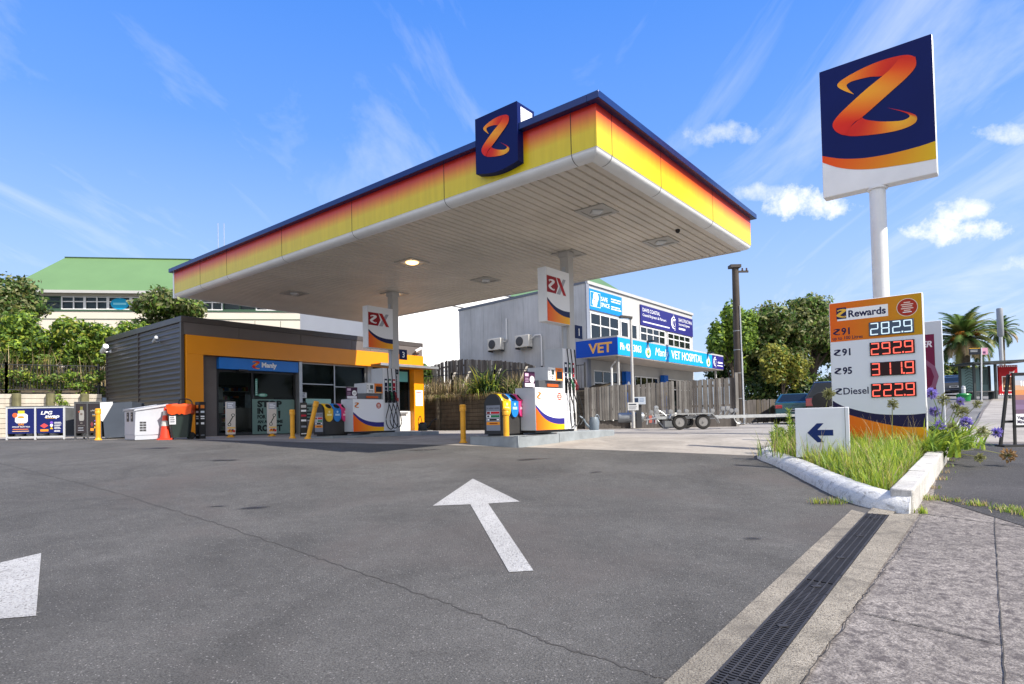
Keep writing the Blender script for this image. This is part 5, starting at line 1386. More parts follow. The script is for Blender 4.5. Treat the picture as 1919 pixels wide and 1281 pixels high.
# pale props leaning behind the railing
for (x, y, lab) in ((-3.55, 31.6, 'pale diagonal timber prop on the bank, nearest the shop'), (-2.75, 31.1, 'pale diagonal timber prop left of the big flax'), (-1.15, 29.9, 'pale diagonal timber prop right of the big flax'), (.15, 28.9, 'pale diagonal timber prop beside the right pump')):
    mb = MB(); mb.prism([(0, 0), (.10, 0), (.66, 1.2), (.56, 1.2)], -.03, .03, mat('pale_prop_timber', (.62, .57, .5), rough=.8, var=.2), 'y')
    tag(obj('timber_prop', mb, loc=(x, y, 1.78), bev=.01), lab, 'prop', 'timber props on the bank')

# ------------------------------------------------------------------ buildings behind
GRN = mat('green_roof_metal', (.135, .235, .085), rough=.5, var=.07, vs=.3)
CRM = mat('cream_wall', (.66, .60, .51), rough=.75, var=.06, vs=.3)
t = thing('green_roofed_hall', 'long cream hall with a pale green metal roof on the rise behind the shop', 'building', (-47.8, 58.2, 0), RAD(8.4))
mb = MB()
L_ = 47
mb.prism([(0, 3), (0, 14.3), (L_, 14.3), (L_, 3)], 0, .4, CRM, 'y') if False else None
mb.box(0, L_, 0, .4, 3.5, 12.1, CRM); mb.box(0, L_, .0, .4, 13.5, 14.0, CRM); mb.box(0, .9, 0, .4, 12.1, 13.5, CRM); mb.box(0, .4, .4, 16, 3.5, 13.8, CRM); mb.box(L_-.4, L_, .4, 16, 3.5, 13.8, CRM)
obj('wall', mb, t)
mb = MB(); mb.box(0, L_, -.06, 0, 11.98, 12.14, mat('dark_green_trim', (.04, .09, .05), rough=.5)); mb.box(0, L_, -.05, 0, 11.2, 11.26, MATS['dark_green_trim'])
for k in range(18): mb.box(2+k*2.5, 2.03+k*2.5, -.02, 0, 3.5, 11.1, MATS['dark_green_trim'])
obj('wall_trim', mb, t)
mb = MB(); z0, z1 = 13.85, 18.6
mb.face([(-.7, -.8, z0), (L_+.7, -.8, z0), (L_+.7, 5.2, z1), (1.6, 5.2, z1)], GRN); mb.face([(-.7, -.8, z0), (1.6, 5.2, z1), (1.6, 11, z1), (-.7, 17, z0)], GRN); mb.face([(1.6, 5.2, z1), (L_+.7, 5.2, z1), (L_+.7, 11, z1), (1.6, 11, z1)], GRN); mb.face([(L_+.7, 17, z0), (-.7, 17, z0), (1.6, 11, z1), (L_+.7, 11, z1)], GRN)
mb.box(-.75, L_+.75, -.86, -.80, z0-.22, z0+.05, WPL); mb.box(1.6, L_+.7, 5.1, 5.3, z1, z1+.10, MATS['dark_green_trim'])
obj('roof', mb, t)
GW = glassmat('hall_glass', (.75, .8, .82), .8)
xx = .9
for k, w in enumerate((3.1, 2.1, 2.1, 2.1, 2.3, 2.1, 2.1, 2.1, 3.2, 2.1, 2.1, 2.6, 2.1, 2.1, 2.1, 2.1, 2.1, 2.1, 2.1)):
    mb = MB(); g_ = MATS['dark_green_trim'] if k in (0, 8) else WFR
    for x in (xx, xx+w/2, xx+w-.12): mb.box(x, x+.12, .02, .2, 12.16, 13.48, g_)
    for (a, b) in ((xx+.121, xx+w/2-.001), (xx+w/2+.121, xx+w-.121)):
        for z in (12.16, 12.9, 13.36): mb.box(a, b, .04, .18, z, z+.1, g_)
    w_ = obj('window', mb, t)
    mb = MB(); mb.box(xx+.1, xx+w-.1, .10, .12, 12.2, 13.4, GW); mb.box(xx+.1, xx+w-.1, .3, .34, 12.2, 13.4, mat('hall_inside', (.55, .58, .58), rough=.8)); obj('pane', mb, w_)
    xx += w
mb = MB(); mb.disc(9.3, 12.75, .85, PR, rgb(20,160,205), .015, 20, .58); mb.rect(8.7, 9.9, 12.65, 12.85, PR, rgb(130,215,235), .012); obj('round_sign', mb, t, smooth=0)
mb = MB(); mb.tube([(17.6, 3, 16.6), (17.6, 3, 22)], .03, ALU, 6); mb.tube([(18.2, 3, 16.6), (18.2, 3, 22)], .03, ALU, 6); obj('aerial', mb, t)
t = thing('white_annexe', 'low white annexe at the left end of the green roofed hall', 'building', (-57, 60, 0), RAD(8))
mb = MB(); mb.box(0, 9.2, 0, 8, 3, 14.0, WPL); obj('wall', mb, t)
mb = MB(); mb.box(-.2, 9.4, -.3, 8.2, 14.05, 14.35, MATS['dark_green_trim']); mb.prism([(3.5, 12.6), (9.2, 11.7), (9.2, 11.9), (3.5, 12.8)], -1.5, -.02, GREY, 'y'); obj('roof', mb, t)
# bright white warehouse to the right of the shop
t = thing('white_warehouse', 'bright white warehouse wall between the shop and the grey building', 'building', S(16.5, 26.6, 0), SF)
mb = MB(); WW = mat('white_warehouse_wall', (.80, .79, .77), rough=.7, var=.05, vs=.3)
mb.box(0, 14.5, 0, .3, 1.5, 9.3, WW); mb.box(0, .3, .31, 9, 1.5, 9.3, WW); mb.box(14.2, 14.5, .31, 9, 1.5, 9.3, WW); mb.box(7.4, 14.5, .6, 9, 9.3, 10.9, WW); obj('wall', mb, t)
mb = MB(); mb.box(9.3, 9.85, -.06, 0, 1.5, 8.7, mat('grey_column_strip', (.36, .35, .34), rough=.7)); mb.box(0, 14.5, -.03, 0, 9.0, 9.06, DGREY); mb.box(4.6, 4.64, -.03, 0, 4.6, 7.2, GREY); mb.box(0, 14.5, -.04, 0, 4.1, 4.2, GREY)
mb.box(.1, .5, -.08, 0, 1.5, 9.2, DGREY); mb.box(.9, 1.2, -.08, 0, 1.5, 9.2, MATS['slate_pilaster']); obj('wall_trim', mb, t)
mb = MB(); mb.box(-.1, 7.39, -.15, 9, 9.31, 9.5, GREY); mb.box(7.3, 14.6, .5, 9.1, 10.91, 11.1, MATS['slate_pilaster']); obj('roof', mb, t)
t = thing('green_roofed_house', 'pale house with a green gable roof showing above the grey concrete wall', 'building', (-4.5, 57, 0), RAD(-12))
mb = MB(); mb.box(0, 14, 0, 9, 3, 11.9, WPL); obj('wall', mb, t)
mb = MB(); mb.face([(-.6, -.6, 11.8), (14.6, -.6, 11.8), (12.5, 4.5, 14.2), (1.5, 4.5, 14.2)], GRN); mb.face([(-.6, -.6, 11.8), (1.5, 4.5, 14.2), (-.6, 9.6, 11.8)], GRN); mb.face([(14.6, -.6, 11.8), (14.6, 9.6, 11.8), (12.5, 4.5, 14.2)], GRN); mb.face([(14.6, 9.6, 11.8), (-.6, 9.6, 11.8), (1.5, 4.5, 14.2), (12.5, 4.5, 14.2)], GRN); obj('roof', mb, t)
mb = MB(); mb.box(2, 4, -.04, 0, 9.4, 10.8, GW); mb.box(8, 10, -.04, 0, 9.4, 10.8, GW); obj('window', mb, t)
# ------------------------------------------------------------------ price sign
LEDR = mat('red_led', (.3, .01, .01), rough=.4, emit=(1, .13, .085), es=.95)
LEDW = mat('white_led', (.5, .6, .65), rough=.4, emit=(.62, .80, .90), es=.52)
t = thing('price_sign', 'tall fuel price sign with three red number displays in the grass planter', 'sign', S(4.6, -2.43, 0), PF)
SWD = 1.525
mb = MB(); mb.box(0, SWD, 0, .20, -.45, 2.565, WHITE); obj('cabinet', mb, t, bev=.008)
mb = MB(); F = -.004
mb.rect(.012, SWD-.012, -.44, 2.553, PR, rgb(222,226,234), F)
n = 8
for k in range(n):
    a, b = .012+(SWD-.024)*k/n, .012+(SWD-.024)*(k+1)/n
    c = lambda f: rgb(232+(200-232)*f, 100+(150-100)*f, 18)
    mb.face([(a, F-.002, 1.80), (b, F-.002, 1.80), (b, F-.002, 2.553), (a, F-.002, 2.553)], PR, [c(k/n), c((k+1)/n), c((k+1)/n), c(k/n)])
tp = [(.012,.655),(.234,.525),(.722,.385),(1.228,.355),(1.513,.375)]; bt = [(.012,.50),(.267,.383),(.717,.233),(1.139,.138),(1.513,.125)]
swoosh(mb, tp, bt, rgb(30,26,66), F-.002)
swoosh(mb, bt, [(x, -.44) for x, z in bt], None, F-.002, 6, ((232,88,18),(236,168,20)))
mb.rect(.14, .99, 2.20, 2.425, PR, cW, F-.003); mb.rect(.13, .30, 2.235, 2.455, PR, rgb(24,28,80), F-.005); zlogo(mb, .215, 2.345, .17, F-.005, rgb(240,190,70), step=.002)
mb.text('Rewards', .335, 2.255, .125, PR, rgb(22,26,70), F-.005, 'L', .62, bold=.028)
mb.disc(1.29, 2.32, .165, PR, rgb(235,225,205), F-.003, 28); mb.disc(1.29, 2.32, .155, PR, rgb(170,48,30), F-.005, 28)
for k, w in enumerate((.10, .19, .16, .19, .10)): mb.rect(1.29-w/2, 1.29+w/2, 2.40-.036*k, 2.418-.036*k, PR, rgb(235,205,190), F-.007)
mb.rect(1.22, 1.36, 2.225, 2.24, PR, cW, F-.007)
dk = rgb(22,24,66)
for (z, tx, w) in ((1.93, '91', .145), (1.525, '91', .145), (1.165, '95', .16), (.77, 'Diesel', .425)):
    zlogo(mb, .12, z+.062, .125, F-.002, dk, step=.0015)
    mb.text(tx, .205, z, .125, PR, dk, F-.003, 'L', w, bold=.03 if tx != 'Diesel' else .012)
mb.text('up to 100 Litres', .045, 1.835, .062, PR, dk, F-.003, 'L', .52, bold=.015)
obj('printed_face', mb, t, smooth=0)
for (z0, z1, tx, wl) in ((1.85, 2.105, '2829', True), (1.475, 1.725, '2929', False), (1.09, 1.345, '3119', False), (.69, .95, '2229', False)):
    mb = MB(); mb.box(.675, 1.385, -.03, -.008, z0, z1, PR, rgb(76,92,112) if wl else rgb(46,22,24)); d_ = obj('number_display', mb, t, bev=.004)
    mb = MB(); m_ = LEDW if wl else LEDR; hh = z1-z0-.03
    for k, ch in enumerate(tx):
        seg7(mb, ch, .695+.177*k, z0+.015, .135, hh, m_, -.033, .019)
    mb.rect(.695+.177*2+.145, .695+.177*2+.17, z0+.015, z0+.045, m_, None, -.033)
    obj('digits', mb, d_, smooth=0)
# second panel behind it
t = thing('poster_sign', 'white panel with purple poster standing behind the price sign', 'sign', S(6.6, -2.60, 0), PF)
mb = MB(); mb.box(0, 1.50, 0, .14, -.4, 2.27, mat('panel_pale_grey', (.60, .62, .66), rough=.4)); obj('cabinet', mb, t, bev=.008)
mb = MB(); F = -.004
mb.rect(.15, 1.365, .70, 2.0, PR, rgb(120,32,66), F)
for k in range(12):
    a, b = RAD(30*k), RAD(30*(k+1)); mb.face([(1.0+.42*math.cos(a), F-.002, 1.12+.42*math.sin(a)), (1.0+.42*math.cos(b), F-.002, 1.12+.42*math.sin(b)), (1.0+.34*math.cos(b), F-.002, 1.12+.34*math.sin(b)), (1.0+.34*math.cos(a), F-.002, 1.12+.34*math.sin(a))], PR, rgb(150,95,120))
mb.disc(1.0, 1.12, .22, PR, rgb(165,30,70), F-.002, 20)
mb.text('ER', 1.33, 1.74, .12, PR, rgb(235,225,230), F-.003, 'R', .19, bold=.03, shear=.2)
swoosh(mb, [(.01,.42),(.5,.22),(1.0,.12),(1.49,.10)], [(.01,.28),(.5,.06),(1.0,-.06),(1.49,-.10)], rgb(30,26,66), F); swoosh(mb, [(.01,.28),(.5,.06),(1.0,-.06),(1.49,-.10)], [(.01,-.39),(.5,-.39),(1.0,-.39),(1.49,-.39)], None, F, 4, ((232,88,18),(240,180,25)))
obj('printed_face', mb, t, smooth=0)
# pole sign
t = thing('pole_sign', 'towering navy pole sign with orange ribbon letter above the price sign', 'sign', S(8.6, -1.591, 0), PF)
PW = 2.418; PB = 5.961; PT = 9.256
mb = MB(); mb.box(0, PW, 0, .32, PB, PT, WHITE); bx = obj('cabinet', mb, t, bev=.02)
mb = MB(); F = -.005
sw1 = [(.004,.455),(.175,.377),(.363,.325),(.545,.301),(.708,.294),(.865,.297),(.996,.310)]; sw2 = [(.004,.385),(.142,.295),(.288,.232),(.458,.188),(.636,.165),(.809,.148),(.996,.137)]
Zf = lambda q: (q[0]*PW, PB+q[1]*PW)
A = catmull([Zf(q) for q in sw1], 5); NVF = LS
for i in range(len(A)-1): mb.face([(A[i][0], F, A[i][1]), (A[i+1][0], F, A[i+1][1]), (A[i+1][0], F, PT-.005), (A[i][0], F, PT-.005)], NVF)
swoosh(mb, [Zf(q) for q in sw1], [Zf(q) for q in sw2], None, F-.001, 5, ((238,72,16),(225,185,30)))
obj('printed_face', mb, t, smooth=0)
mb = MB(); zlogo(mb, .488*PW, PB+.90*PW, .76*PW, F-.002, step=.007); obj('ribbon_letter', mb, t, smooth=0)
mb = MB(); mb.lathe([(.18, -.5), (.18, PB)], mat('pole_white', (.74, .75, .76), rough=.3, var=.06), (1.184, .17, 0), 28); obj('pole', mb, t)
mb = MB(); mb.lathe([(.185, PB-.06), (.225, PB-.035), (.225, PB-.001)], WHITE, (1.184, .17, 0), 28); obj('pole_flange', mb, t)
# arrow sign
ang = PF+RAD(10)
t = thing('direction_sign', 'small square white sign with navy arrow pointing left at the planter corner', 'sign', S(1.86, -2.43, 0), ang)
mb = MB(); mb.box(0, .76, 0, .12, -.285, .50, mat('sign_white_face', (.70, .72, .75), rough=.3, var=.04)); obj('panel', mb, t, bev=.008)
mb = MB(); mb.box(.06, .66, .02, .10, -.6, -.286, mat('sign_plinth_grey', (.24, .24, .25), rough=.8, var=.2)); obj('plinth', mb, t)
mb = MB(); F = -.004; nv = rgb(14,40,98)
mb.poly([(.17, F, .105), (.31, F, .255), (.405, F, .255), (.315, F, .15), (.535, F, .15), (.535, F, .06), (.315, F, .06), (.405, F, -.045), (.31, F, -.045)], PR, nv)
mb.box(.70, .706, -.002, 0, -.28, .495, CRACK)
obj('arrow_print', mb, t, smooth=0)

# ------------------------------------------------------------------ sandwich board, bus stop, street
t = thing('sandwich_board', 'black framed sandwich board with food poster at the right edge', 'sign board', (10.28, 12.45, h(10.3, 12.4)), RAD(6))
FB = mat('board_frame_black', (.014, .014, .015), rough=.4)
mb = MB()
for (x0, x1) in ((0, .05), (.80, .85)): mb.prism([(x0, .0), (x1, .0), (x1+.02, 1.52), (x0+.02, 1.52)], -.03, 0, FB, 'y')
mb.box(.02, .87, -.03, 0, 1.47, 1.53, FB); mb.box(.0, .85, -.03, 0, .40, .45, FB); obj('front_frame', mb, t, bev=.005)
mb = MB()
for x0 in (-.28, .55):
    mb.prism([(x0, 0), (x0+.05, 0), (x0+.30, 1.50), (x0+.25, 1.50)], .02, .06, FB, 'y')
mb.box(-.16, .6, .03, .05, .5, .55, FB); obj('rear_frame', mb, t, bev=.005)
mb = MB(); mb.box(.05, .80, -.02, -.004, .45, 1.47, PR, rgb(150,165,185)); pb = obj('poster', mb, t)
mb = MB(); F = -.024
for k, c in enumerate(((165,178,195), (180,180,185), (200,160,130), (205,140,90), (150,110,110), (120,100,125), (130,110,140), (110,90,110))): mb.rect(.05, .80, 1.47-.10*(k+1), 1.47-.10*k, PR, rgb(*c), F)
mb.rect(.05, .80, .45, .68, PR, rgb(225,226,228), F-.002); mb.text('Vegan', .09, .575, .065, PR, rgb(50,40,70), F-.004, 'L', bold=.03); mb.text('Mince', .09, .485, .065, PR, rgb(50,40,70), F-.004, 'L', bold=.03)
for k in range(3): mb.rect(.20+.05*k, .23+.05*k, 1.25, 1.36-.02*k, PR, cW, F-.002)
obj('poster_print', mb, pb, smooth=0)
mb = MB(); mb.box(-.3, .9, -.1, .12, -.02, .05, RUBBER); obj('base', mb, t)

def street_z(x, y): return h(x, y)
bx_, by_ = 27.3, 36.0
t = thing('bus_shelter', 'dark bus shelter with patterned glass and a red poster panel', 'bus shelter', (bx_, by_, street_z(bx_, by_)), RAD(-4))
SHM = mat('shelter_dark_metal', (.035, .045, .045), rough=.45)
mb = MB()
for x in (.05, 1.25, 1.75, 2.9):
    mb.box(x-.06, x+.06, .9, 1.0, 0, 2.05, SHM)
for x in (.05, 1.25): mb.box(x-.06, x+.06, -.35, -.25, 0, 2.05, SHM)
obj('posts', mb, t)
mb = MB(); mb.prism([(-.35, 2.08), (3.1, 2.15), (3.1, 2.25), (-.35, 2.16)], -.9, 1.2, SHM, 'y'); obj('roof', mb, t, bev=.01)
mb = MB(); SG_ = glassmat('shelter_glass', (.75, .82, .82), .6); mb.box(.11, 1.19, .93, .95, .2, 2.0, SG_); mb.box(1.31, 1.69, .93, .95, .2, 2.0, SG_); gl = obj('glass_panel', mb, t)
mb = MB()
mb.rect(.12, 1.18, .5, 1.9, PR, rgb(120,150,150), .9265); mb.rect(1.32, 1.68, .5, 1.9, PR, rgb(120,150,150), .9265)
for k in range(9):
    z = .4+.17*k; mb.face([(.3, .925, z), (.36, .925, z), (.60, .925, z+.16), (.54, .925, z+.16)], PR, rgb(50,70,72)); mb.face([(.84, .925, z), (.90, .925, z), (.60, .925, z+.16), (.54, .925, z+.16)], PR, rgb(50,70,72))
for k in range(4): mb.rect(1.36+.08*k, 1.40+.08*k, .9, 1.8, PR, rgb(60,80,82), .925)
obj('glass_pattern', mb, gl, smooth=0)
mb = MB(); mb.box(1.78, 2.86, .2, .3, .25, 2.0, PR, rgb(178,24,34)); mb.rect(1.95, 2.6, .45, 1.35, PR, rgb(235,225,220), .196); mb.rect(2.0, 2.55, .5, 1.3, PR, rgb(110,70,50), .193)
for k in range(6): mb.disc(2.08+.09*k, .75+.12*(k % 3), .06, PR, rgb(*((200,170,120), (90,50,40), (220,200,180))[k % 3]), .190, 10)
for k in range(9):
    for z in (.27, 1.93): mb.disc(1.83+.12*k, z, .04, PR, cW, .196, 8)
mb.text('yell' if False else 'yel', 2.35, 1.5, .16, PR, cW, .196, 'L', bold=.02, shear=.3)
obj('red_poster', mb, t, smooth=0)
mb = MB(); mb.box(.2, 2.0, .45, .85, .45, .50, mat('bench_slat', (.40, .38, .35), rough=.6)); mb.box(.4, .5, .5, .8, 0, .45, SHM); mb.box(1.6, 1.7, .5, .8, 0, .45, SHM); obj('bench', mb, t)
x, y = 26.4, 34.0
t = thing('bus_stop_sign', 'white bus stop pole with a pink and dark sign at its top', 'sign', (x, y, h(x, y)), RAD(-5))
mb = MB(); mb.tube([(0, 0, 0), (.10, 0, 3.0)], .035, WFR, 10); obj('pole', mb, t)
mb = MB(); mb.box(-.55, .04, -.02, .02, 2.62, 2.95, PR, rgb(35,40,50)); mb.box(.06, .42, -.02, .02, 2.60, 2.98, PR, rgb(205,150,175)); mb.rect(.16, .30, 2.66, 2.78, PR, rgb(90,60,100), -.023); lines(mb, -.5, -.1, 2.88, 2, .03, .08, rgb(170,175,180), -.023); mb.rect(-.55, .04, 2.952, 2.98, PR, rgb(220,170,50), -.021); obj('sign_plate', mb, t, smooth=0)
x, y = 39.4, 48.5
t = thing('antenna_pole', 'tall grey pole with a thick antenna tube on top behind the bus shelter', 'pole', (x, y, h(x, y)), 0)
mb = MB(); mb.lathe([(.13, 0), (.12, 4.6)], GREY, n=16); obj('pole', mb, t)
mb = MB(); mb.lathe([(.14, 4.5), (.22, 4.62), (.22, 6.75), (.20, 6.8)], mat('antenna_grey', (.27, .29, .32), rough=.5), n=18); obj('antenna_tube', mb, t)
x, y = 25.1, 33.6
t = thing('street_tub', 'bright green tub on the verge in front of the bus shelter', 'tub', (x, y, h(x, y)), .2)
GT = mat('tub_green', (.01, .22, .05), rough=.4)
mb = MB(); mb.lathe([(.30, 0), (.34, .30), (.37, .32), (.37, .36), (.30, .36), (.28, .30)], GT, n=18); obj('body', mb, t)
mb = MB(); mb.lathe([(.33, .362), (.30, .42), (.05, .45)], GT, (0, 0, 0), 18); obj('lid', mb, t)
x, y = 26.6, 35.6
t = thing('concrete_bollard', 'pale grey street bollard left of the bus shelter', 'bollard', (x, y, h(x, y)), 0)
mb = MB(); mb.lathe([(.11, 0), (.10, .75), (.085, .80), (.02, .83)], GREY, n=16); obj('post', mb, t)
mb = MB(); mb.lathe([(.108, .62), (.108, .70)], WHITE, n=16, cap=False); obj('band', mb, t)

# ------------------------------------------------------------------ poles
x, y = 4.72, 23.6
t = thing('street_lamp', 'slim pale lamp post with a flat dark lamp head before the vet building', 'street lamp', (x, y, 0), 0)
mb = MB(); mb.lathe([(.065, 0), (.055, 2.2), (.045, 4.25)], mat('lamp_post_grey', (.50, .49, .47), rough=.5, var=.15), n=14); obj('post', mb, t)
mb = MB(); mb.M = Matrix.Translation((-.02, 0, 4.27)) @ Matrix.Rotation(RAD(8), 4, 'Y'); mb.box(-.42, .06, -.14, .14, 0, .09, mat('lamp_head_dark', (.07, .065, .06), rough=.4)); mb.box(-.38, -.05, -.10, .10, -.012, 0, LOFF); obj('lamp_head', mb, t, bev=.015)
mb = MB(); mb.rect(-.22, .20, .70, 1.0, PR, rgb(205,205,205), -.075); lines(mb, -.18, .16, .95, 1, .05, .1, rgb(70,75,85), -.078); lines(mb, -.18, .16, .86, 4, .015, .035, rgb(120,125,135), -.078); mb.box(-.22, .20, -.0745, -.068, .70, 1.0, GREY); obj('notice_plate', mb, t, smooth=0)
x, y = 10.75, 28.6
t = thing('utility_pole', 'tall brown timber power pole beside the end of the paling fence', 'power pole', (x, y, 0), 0)
WP = mat('pole_timber', (.070, .055, .044), rough=.9, var=.3, vs=1.2, streak=.3, bump=.3, bs=12)
mb = MB(); mb.lathe([(.215, -.2), (.195, 2), (.15, 7.45), (.14, 7.5)], WP, n=18); obj('pole', mb, t)
mb = MB(); mb.box(-.08, .58, -.12, -.06, 7.18, 7.27, mat('crossarm_dark', (.06, .05, .045), rough=.8)); mb.box(-.28, .22, -.2, .2, 7.42, 7.56, MATS['crossarm_dark']); obj('crossarm', mb, t)
mb = MB()
for xx in (.30, .50): mb.lathe([(.03, 0), (.05, .03), (.03, .07), (.045, .10), (.02, .13)], mat('insulator_brown', (.08, .04, .03), rough=.2), (xx, -.09, 7.27), 10)
obj('insulators', mb, t)
mb = MB(); mb.tube([(.12, -.20, 0), (.11, -.19, 3), (.10, -.17, 5.6)], .03, GREY, 8); mb.tube([(.17, -.16, 0), (.15, -.15, 3.4)], .02, GREY, 6); obj('cable_conduit', mb, t)
mb = MB()
for z in (1.2, 2.4, 3.5, 4.4): mb.lathe([(.215-.008*z, z), (.215-.008*z, z+.03)], ALU, n=18, cap=False)
obj('straps', mb, t)
t = thing('air_kiosk', 'small white and blue air pump head on a dark post behind the trailer', 'kiosk', (5.0, 23.9, 0), RAD(-4))
mb = MB(); mb.box(-.10, .10, -.08, .08, 0, .95, DGREY); obj('post', mb, t)
mb = MB(); mb.box(-.26, .26, -.14, .14, .93, 1.22, mat('kiosk_white_blue', (.50, .55, .62), rough=.4)); mb.rect(-.20, -.02, .99, 1.18, PR, rgb(40,55,80), -.143); lines(mb, .02, .22, 1.16, 3, .025, .055, rgb(120,140,170), -.143); obj('head', mb, t, smooth=0)
mb = MB(); mb.lathe([(.18, -.5), (.20, -.45), (.20, .45), (.18, .5)], mat('tank_grey', (.30, .32, .34), rough=.4, metal=.4), (-.28, .25, .42), 18, ax='x'); obj('tank', mb, t)
paling('low_fence', 'low dark timber fence beyond the power pole, behind the parked cars', [(11.3, 29.6), (13.2, 31.0), (17.5, 33)], [1.15, 1.2, 1.35], base=.0, mats=(TIM2, TIM2, SLP))

# ------------------------------------------------------------------ boat trailer
t = thing('boat_trailer', 'empty galvanised tandem boat trailer parked along the paling fence', 'trailer', (5.65, 21.4, -.03), RAD(-1.0))
gz = mat('trailer_galvanised', (.42, .43, .43), rough=.42, metal=.35, var=.2, vs=6)
mb = MB()
for y in (-.85, .85):
    mb.box(-.75, 1.35, y-.04, y+.04, .36, .46, gz)
mb.prism([(1.35, -.89), (1.35, -.81), (3.6, -.05), (3.6, -.13)], .36, .46, gz, 'z'); mb.prism([(1.35, .81), (1.35, .89), (3.6, .13), (3.6, .05)], .36, .46, gz, 'z')
mb.box(-.75, -.67, -.81, .81, .36, .46, gz); mb.box(.9, .98, -.81, .81, .36, .46, gz); mb.box(1.9, 1.98, -.66, .66, .37, .45, gz)
obj('chassis', mb, t, bev=.008)
mb = MB(); mb.box(1.2, 4.15, -.06, .06, .355, .465, gz); obj('drawbar', mb, t, bev=.008)
mb = MB(); mb.box(4.15, 4.42, -.05, .05, .36, .45, STEEL); mb.lathe([(.05, 0), (.06, .05), (.045, .11)], STEEL, (4.40, 0, .37), 12); obj('coupling', mb, t)
TR = mat('tyre_rubber', (.022, .021, .020), rough=.85, var=.2, vs=20); RM = mat('steel_rim', (.30, .29, .28), rough=.45, metal=.4, var=.2)
for y in (-1.02, 1.02):
    for x in (.0, .78):
        mb = MB(); mb.lathe([(.155, -.075), (.20, -.085), (.235, -.075), (.25, -.05), (.252, 0), (.25, .05), (.235, .075), (.20, .085), (.155, .075)], TR, (x, y, .255), 28, ax='y', cap=False); wl = obj('wheel', mb, t)
        mb = MB(); s_ = 1 if y > 0 else -1
        mb.lathe([(.16, .065*s_), (.145, .04*s_), (.09, .03*s_), (.085, .055*s_), (.035, .06*s_), (.03, .09*s_)], RM, (x, y, .255), 24, ax='y')
        for k in range(5):
            a = 2*math.pi*k/5; mb.lathe([(.018, .031*s_), (.018, .045*s_)], BLACK, (x+.115*math.cos(a), y, .255+.115*math.sin(a)), 8, ax='y')
        obj('rim', mb, wl)
    mb = MB(); sg = 1 if y > 0 else -1
    prof = [(-.36, .40), (-.28, .545), (1.06, .545), (1.24, .36), (1.30, .22)]
    rows = [[(x, y-.13, z) for x, z in prof], [(x, y+.13, z) for x, z in prof], [(x, y+.13, z-.03) for x, z in prof], [(x, y-.13, z-.03) for x, z in prof]]
    mb.grid(rows, gz, cv=True); obj('mudguard', mb, t, smooth=20)
for x in (-.55, -.1, .45, 1.15, 1.75, 2.05):
    for y in ((-.5, .5) if x < 1.5 else (-.25, .25)):
        z1 = .62 if x != 1.75 else .70
        mb = MB(); mb.tube([(x, y, .45), (x+.12*(1 if x > 1 else -.6), y, z1-.02)], .018, gz, 6); rb = obj('roller_arm', mb, t)
        mb = MB(); mb.lathe([(.022, -.05), (.075, -.045), (.075, .045), (.022, .05)], mat('roller_grey', (.25, .25, .25), rough=.5), (x+.12*(1 if x > 1 else -.6), y, z1), 16, ax='y'); obj('roller', mb, rb)
mb = MB(); mb.box(-.62, -.48, -.06, .06, .46, .75, gz); mb.tube([(-.55, 0, .72), (-.35, 0, .60), (-.2, 0, .47)], .03, gz, 6); mb.lathe([(.07, -.06), (.07, .06)], STEEL, (-.55, 0, .78), 14, ax='y'); obj('winch_stand', mb, t)
mb = MB(); mb.box(-.80, -.75, -.95, -.35, .22, .36, mat('light_board', (.35, .35, .36), rough=.5)); mb.box(-.81, -.80, -.93, -.80, .25, .34, mat('trailer_red_lamp', (.4, .02, .02), rough=.2)); mb.box(-1.0, -.9, -.92, -.86, .25, .50, mat('jack_red', (.42, .12, .09), rough=.5)); mb.tube([(-.75, -.9, .42), (-1.05, -.9, .36), (-1.08, -.9, .20)], .03, gz, 7); obj('light_bar', mb, t)
mb = MB(); mb.box(-.40, .18, -.62, -.3, .06, .30, mat('step_box', (.25, .26, .27), rough=.5, metal=.3)); mb.tube([(-.72, -.7, .40), (-.45, -.7, .06), (-.30, -.7, .06)], .022, gz, 6); obj('step', mb, t)
mb = MB(); mb.tube(smoothline([(2.1, -.2, .36), (2.2, -.22, .18), (2.42, -.22, .16), (2.5, -.2, .34)], 4), .022, gz, 6); mb.lathe([(.05, -.02), (.05, .02)], STEEL, (2.3, -.2, .20), 12, ax='y'); obj('keel_bracket', mb, t)

# ------------------------------------------------------------------ vehicles
CGL = glassmat('car_glass', (.12, .14, .15), .25)
TLR = mat('tail_lamp_red', (.35, .012, .012), rough=.15, coat=1)
def car(name, lab, loc, rot, L_, Wd, prof, belt, gl, col, lamp, plate, wr=.32, wb=(.82, 3.4), cat='car', spare=False):
    t = thing(name, lab, cat, loc, rot)
    paint = mat(name+'_paint', col, rough=.22, metal=.3, coat=1)
    mb = MB(); hw = Wd/2
    def wid(z, y): return hw*(1-.02*abs(z-.6)) if z < belt else hw*(1-.52*(z-belt)/(gl-belt+.25))
    def ring(y, z): return wid(z, y)
    P = [(y, z) for y, z in prof]
    A = [mb.av((-ring(y, z), y, z)) for y, z in P]; B = [mb.av((ring(y, z), y, z)) for y, z in P]
    n = len(P)
    for k in range(n): mb.af((A[k], A[(k+1) % n], B[(k+1) % n], B[k]), paint)
    for tri in tessellate_polygon([[Vector((y, z, 0)) for y, z in P]]):
        mb.af([A[i] for i in tri][::-1], paint); mb.af([B[i] for i in tri], paint)
    o_b = obj('body', mb, t, bev=.075, smooth=50); o_b.modifiers['bevel'].segments = 3; o_b.modifiers['bevel'].angle_limit = RAD(50)
    return t, paint, wid
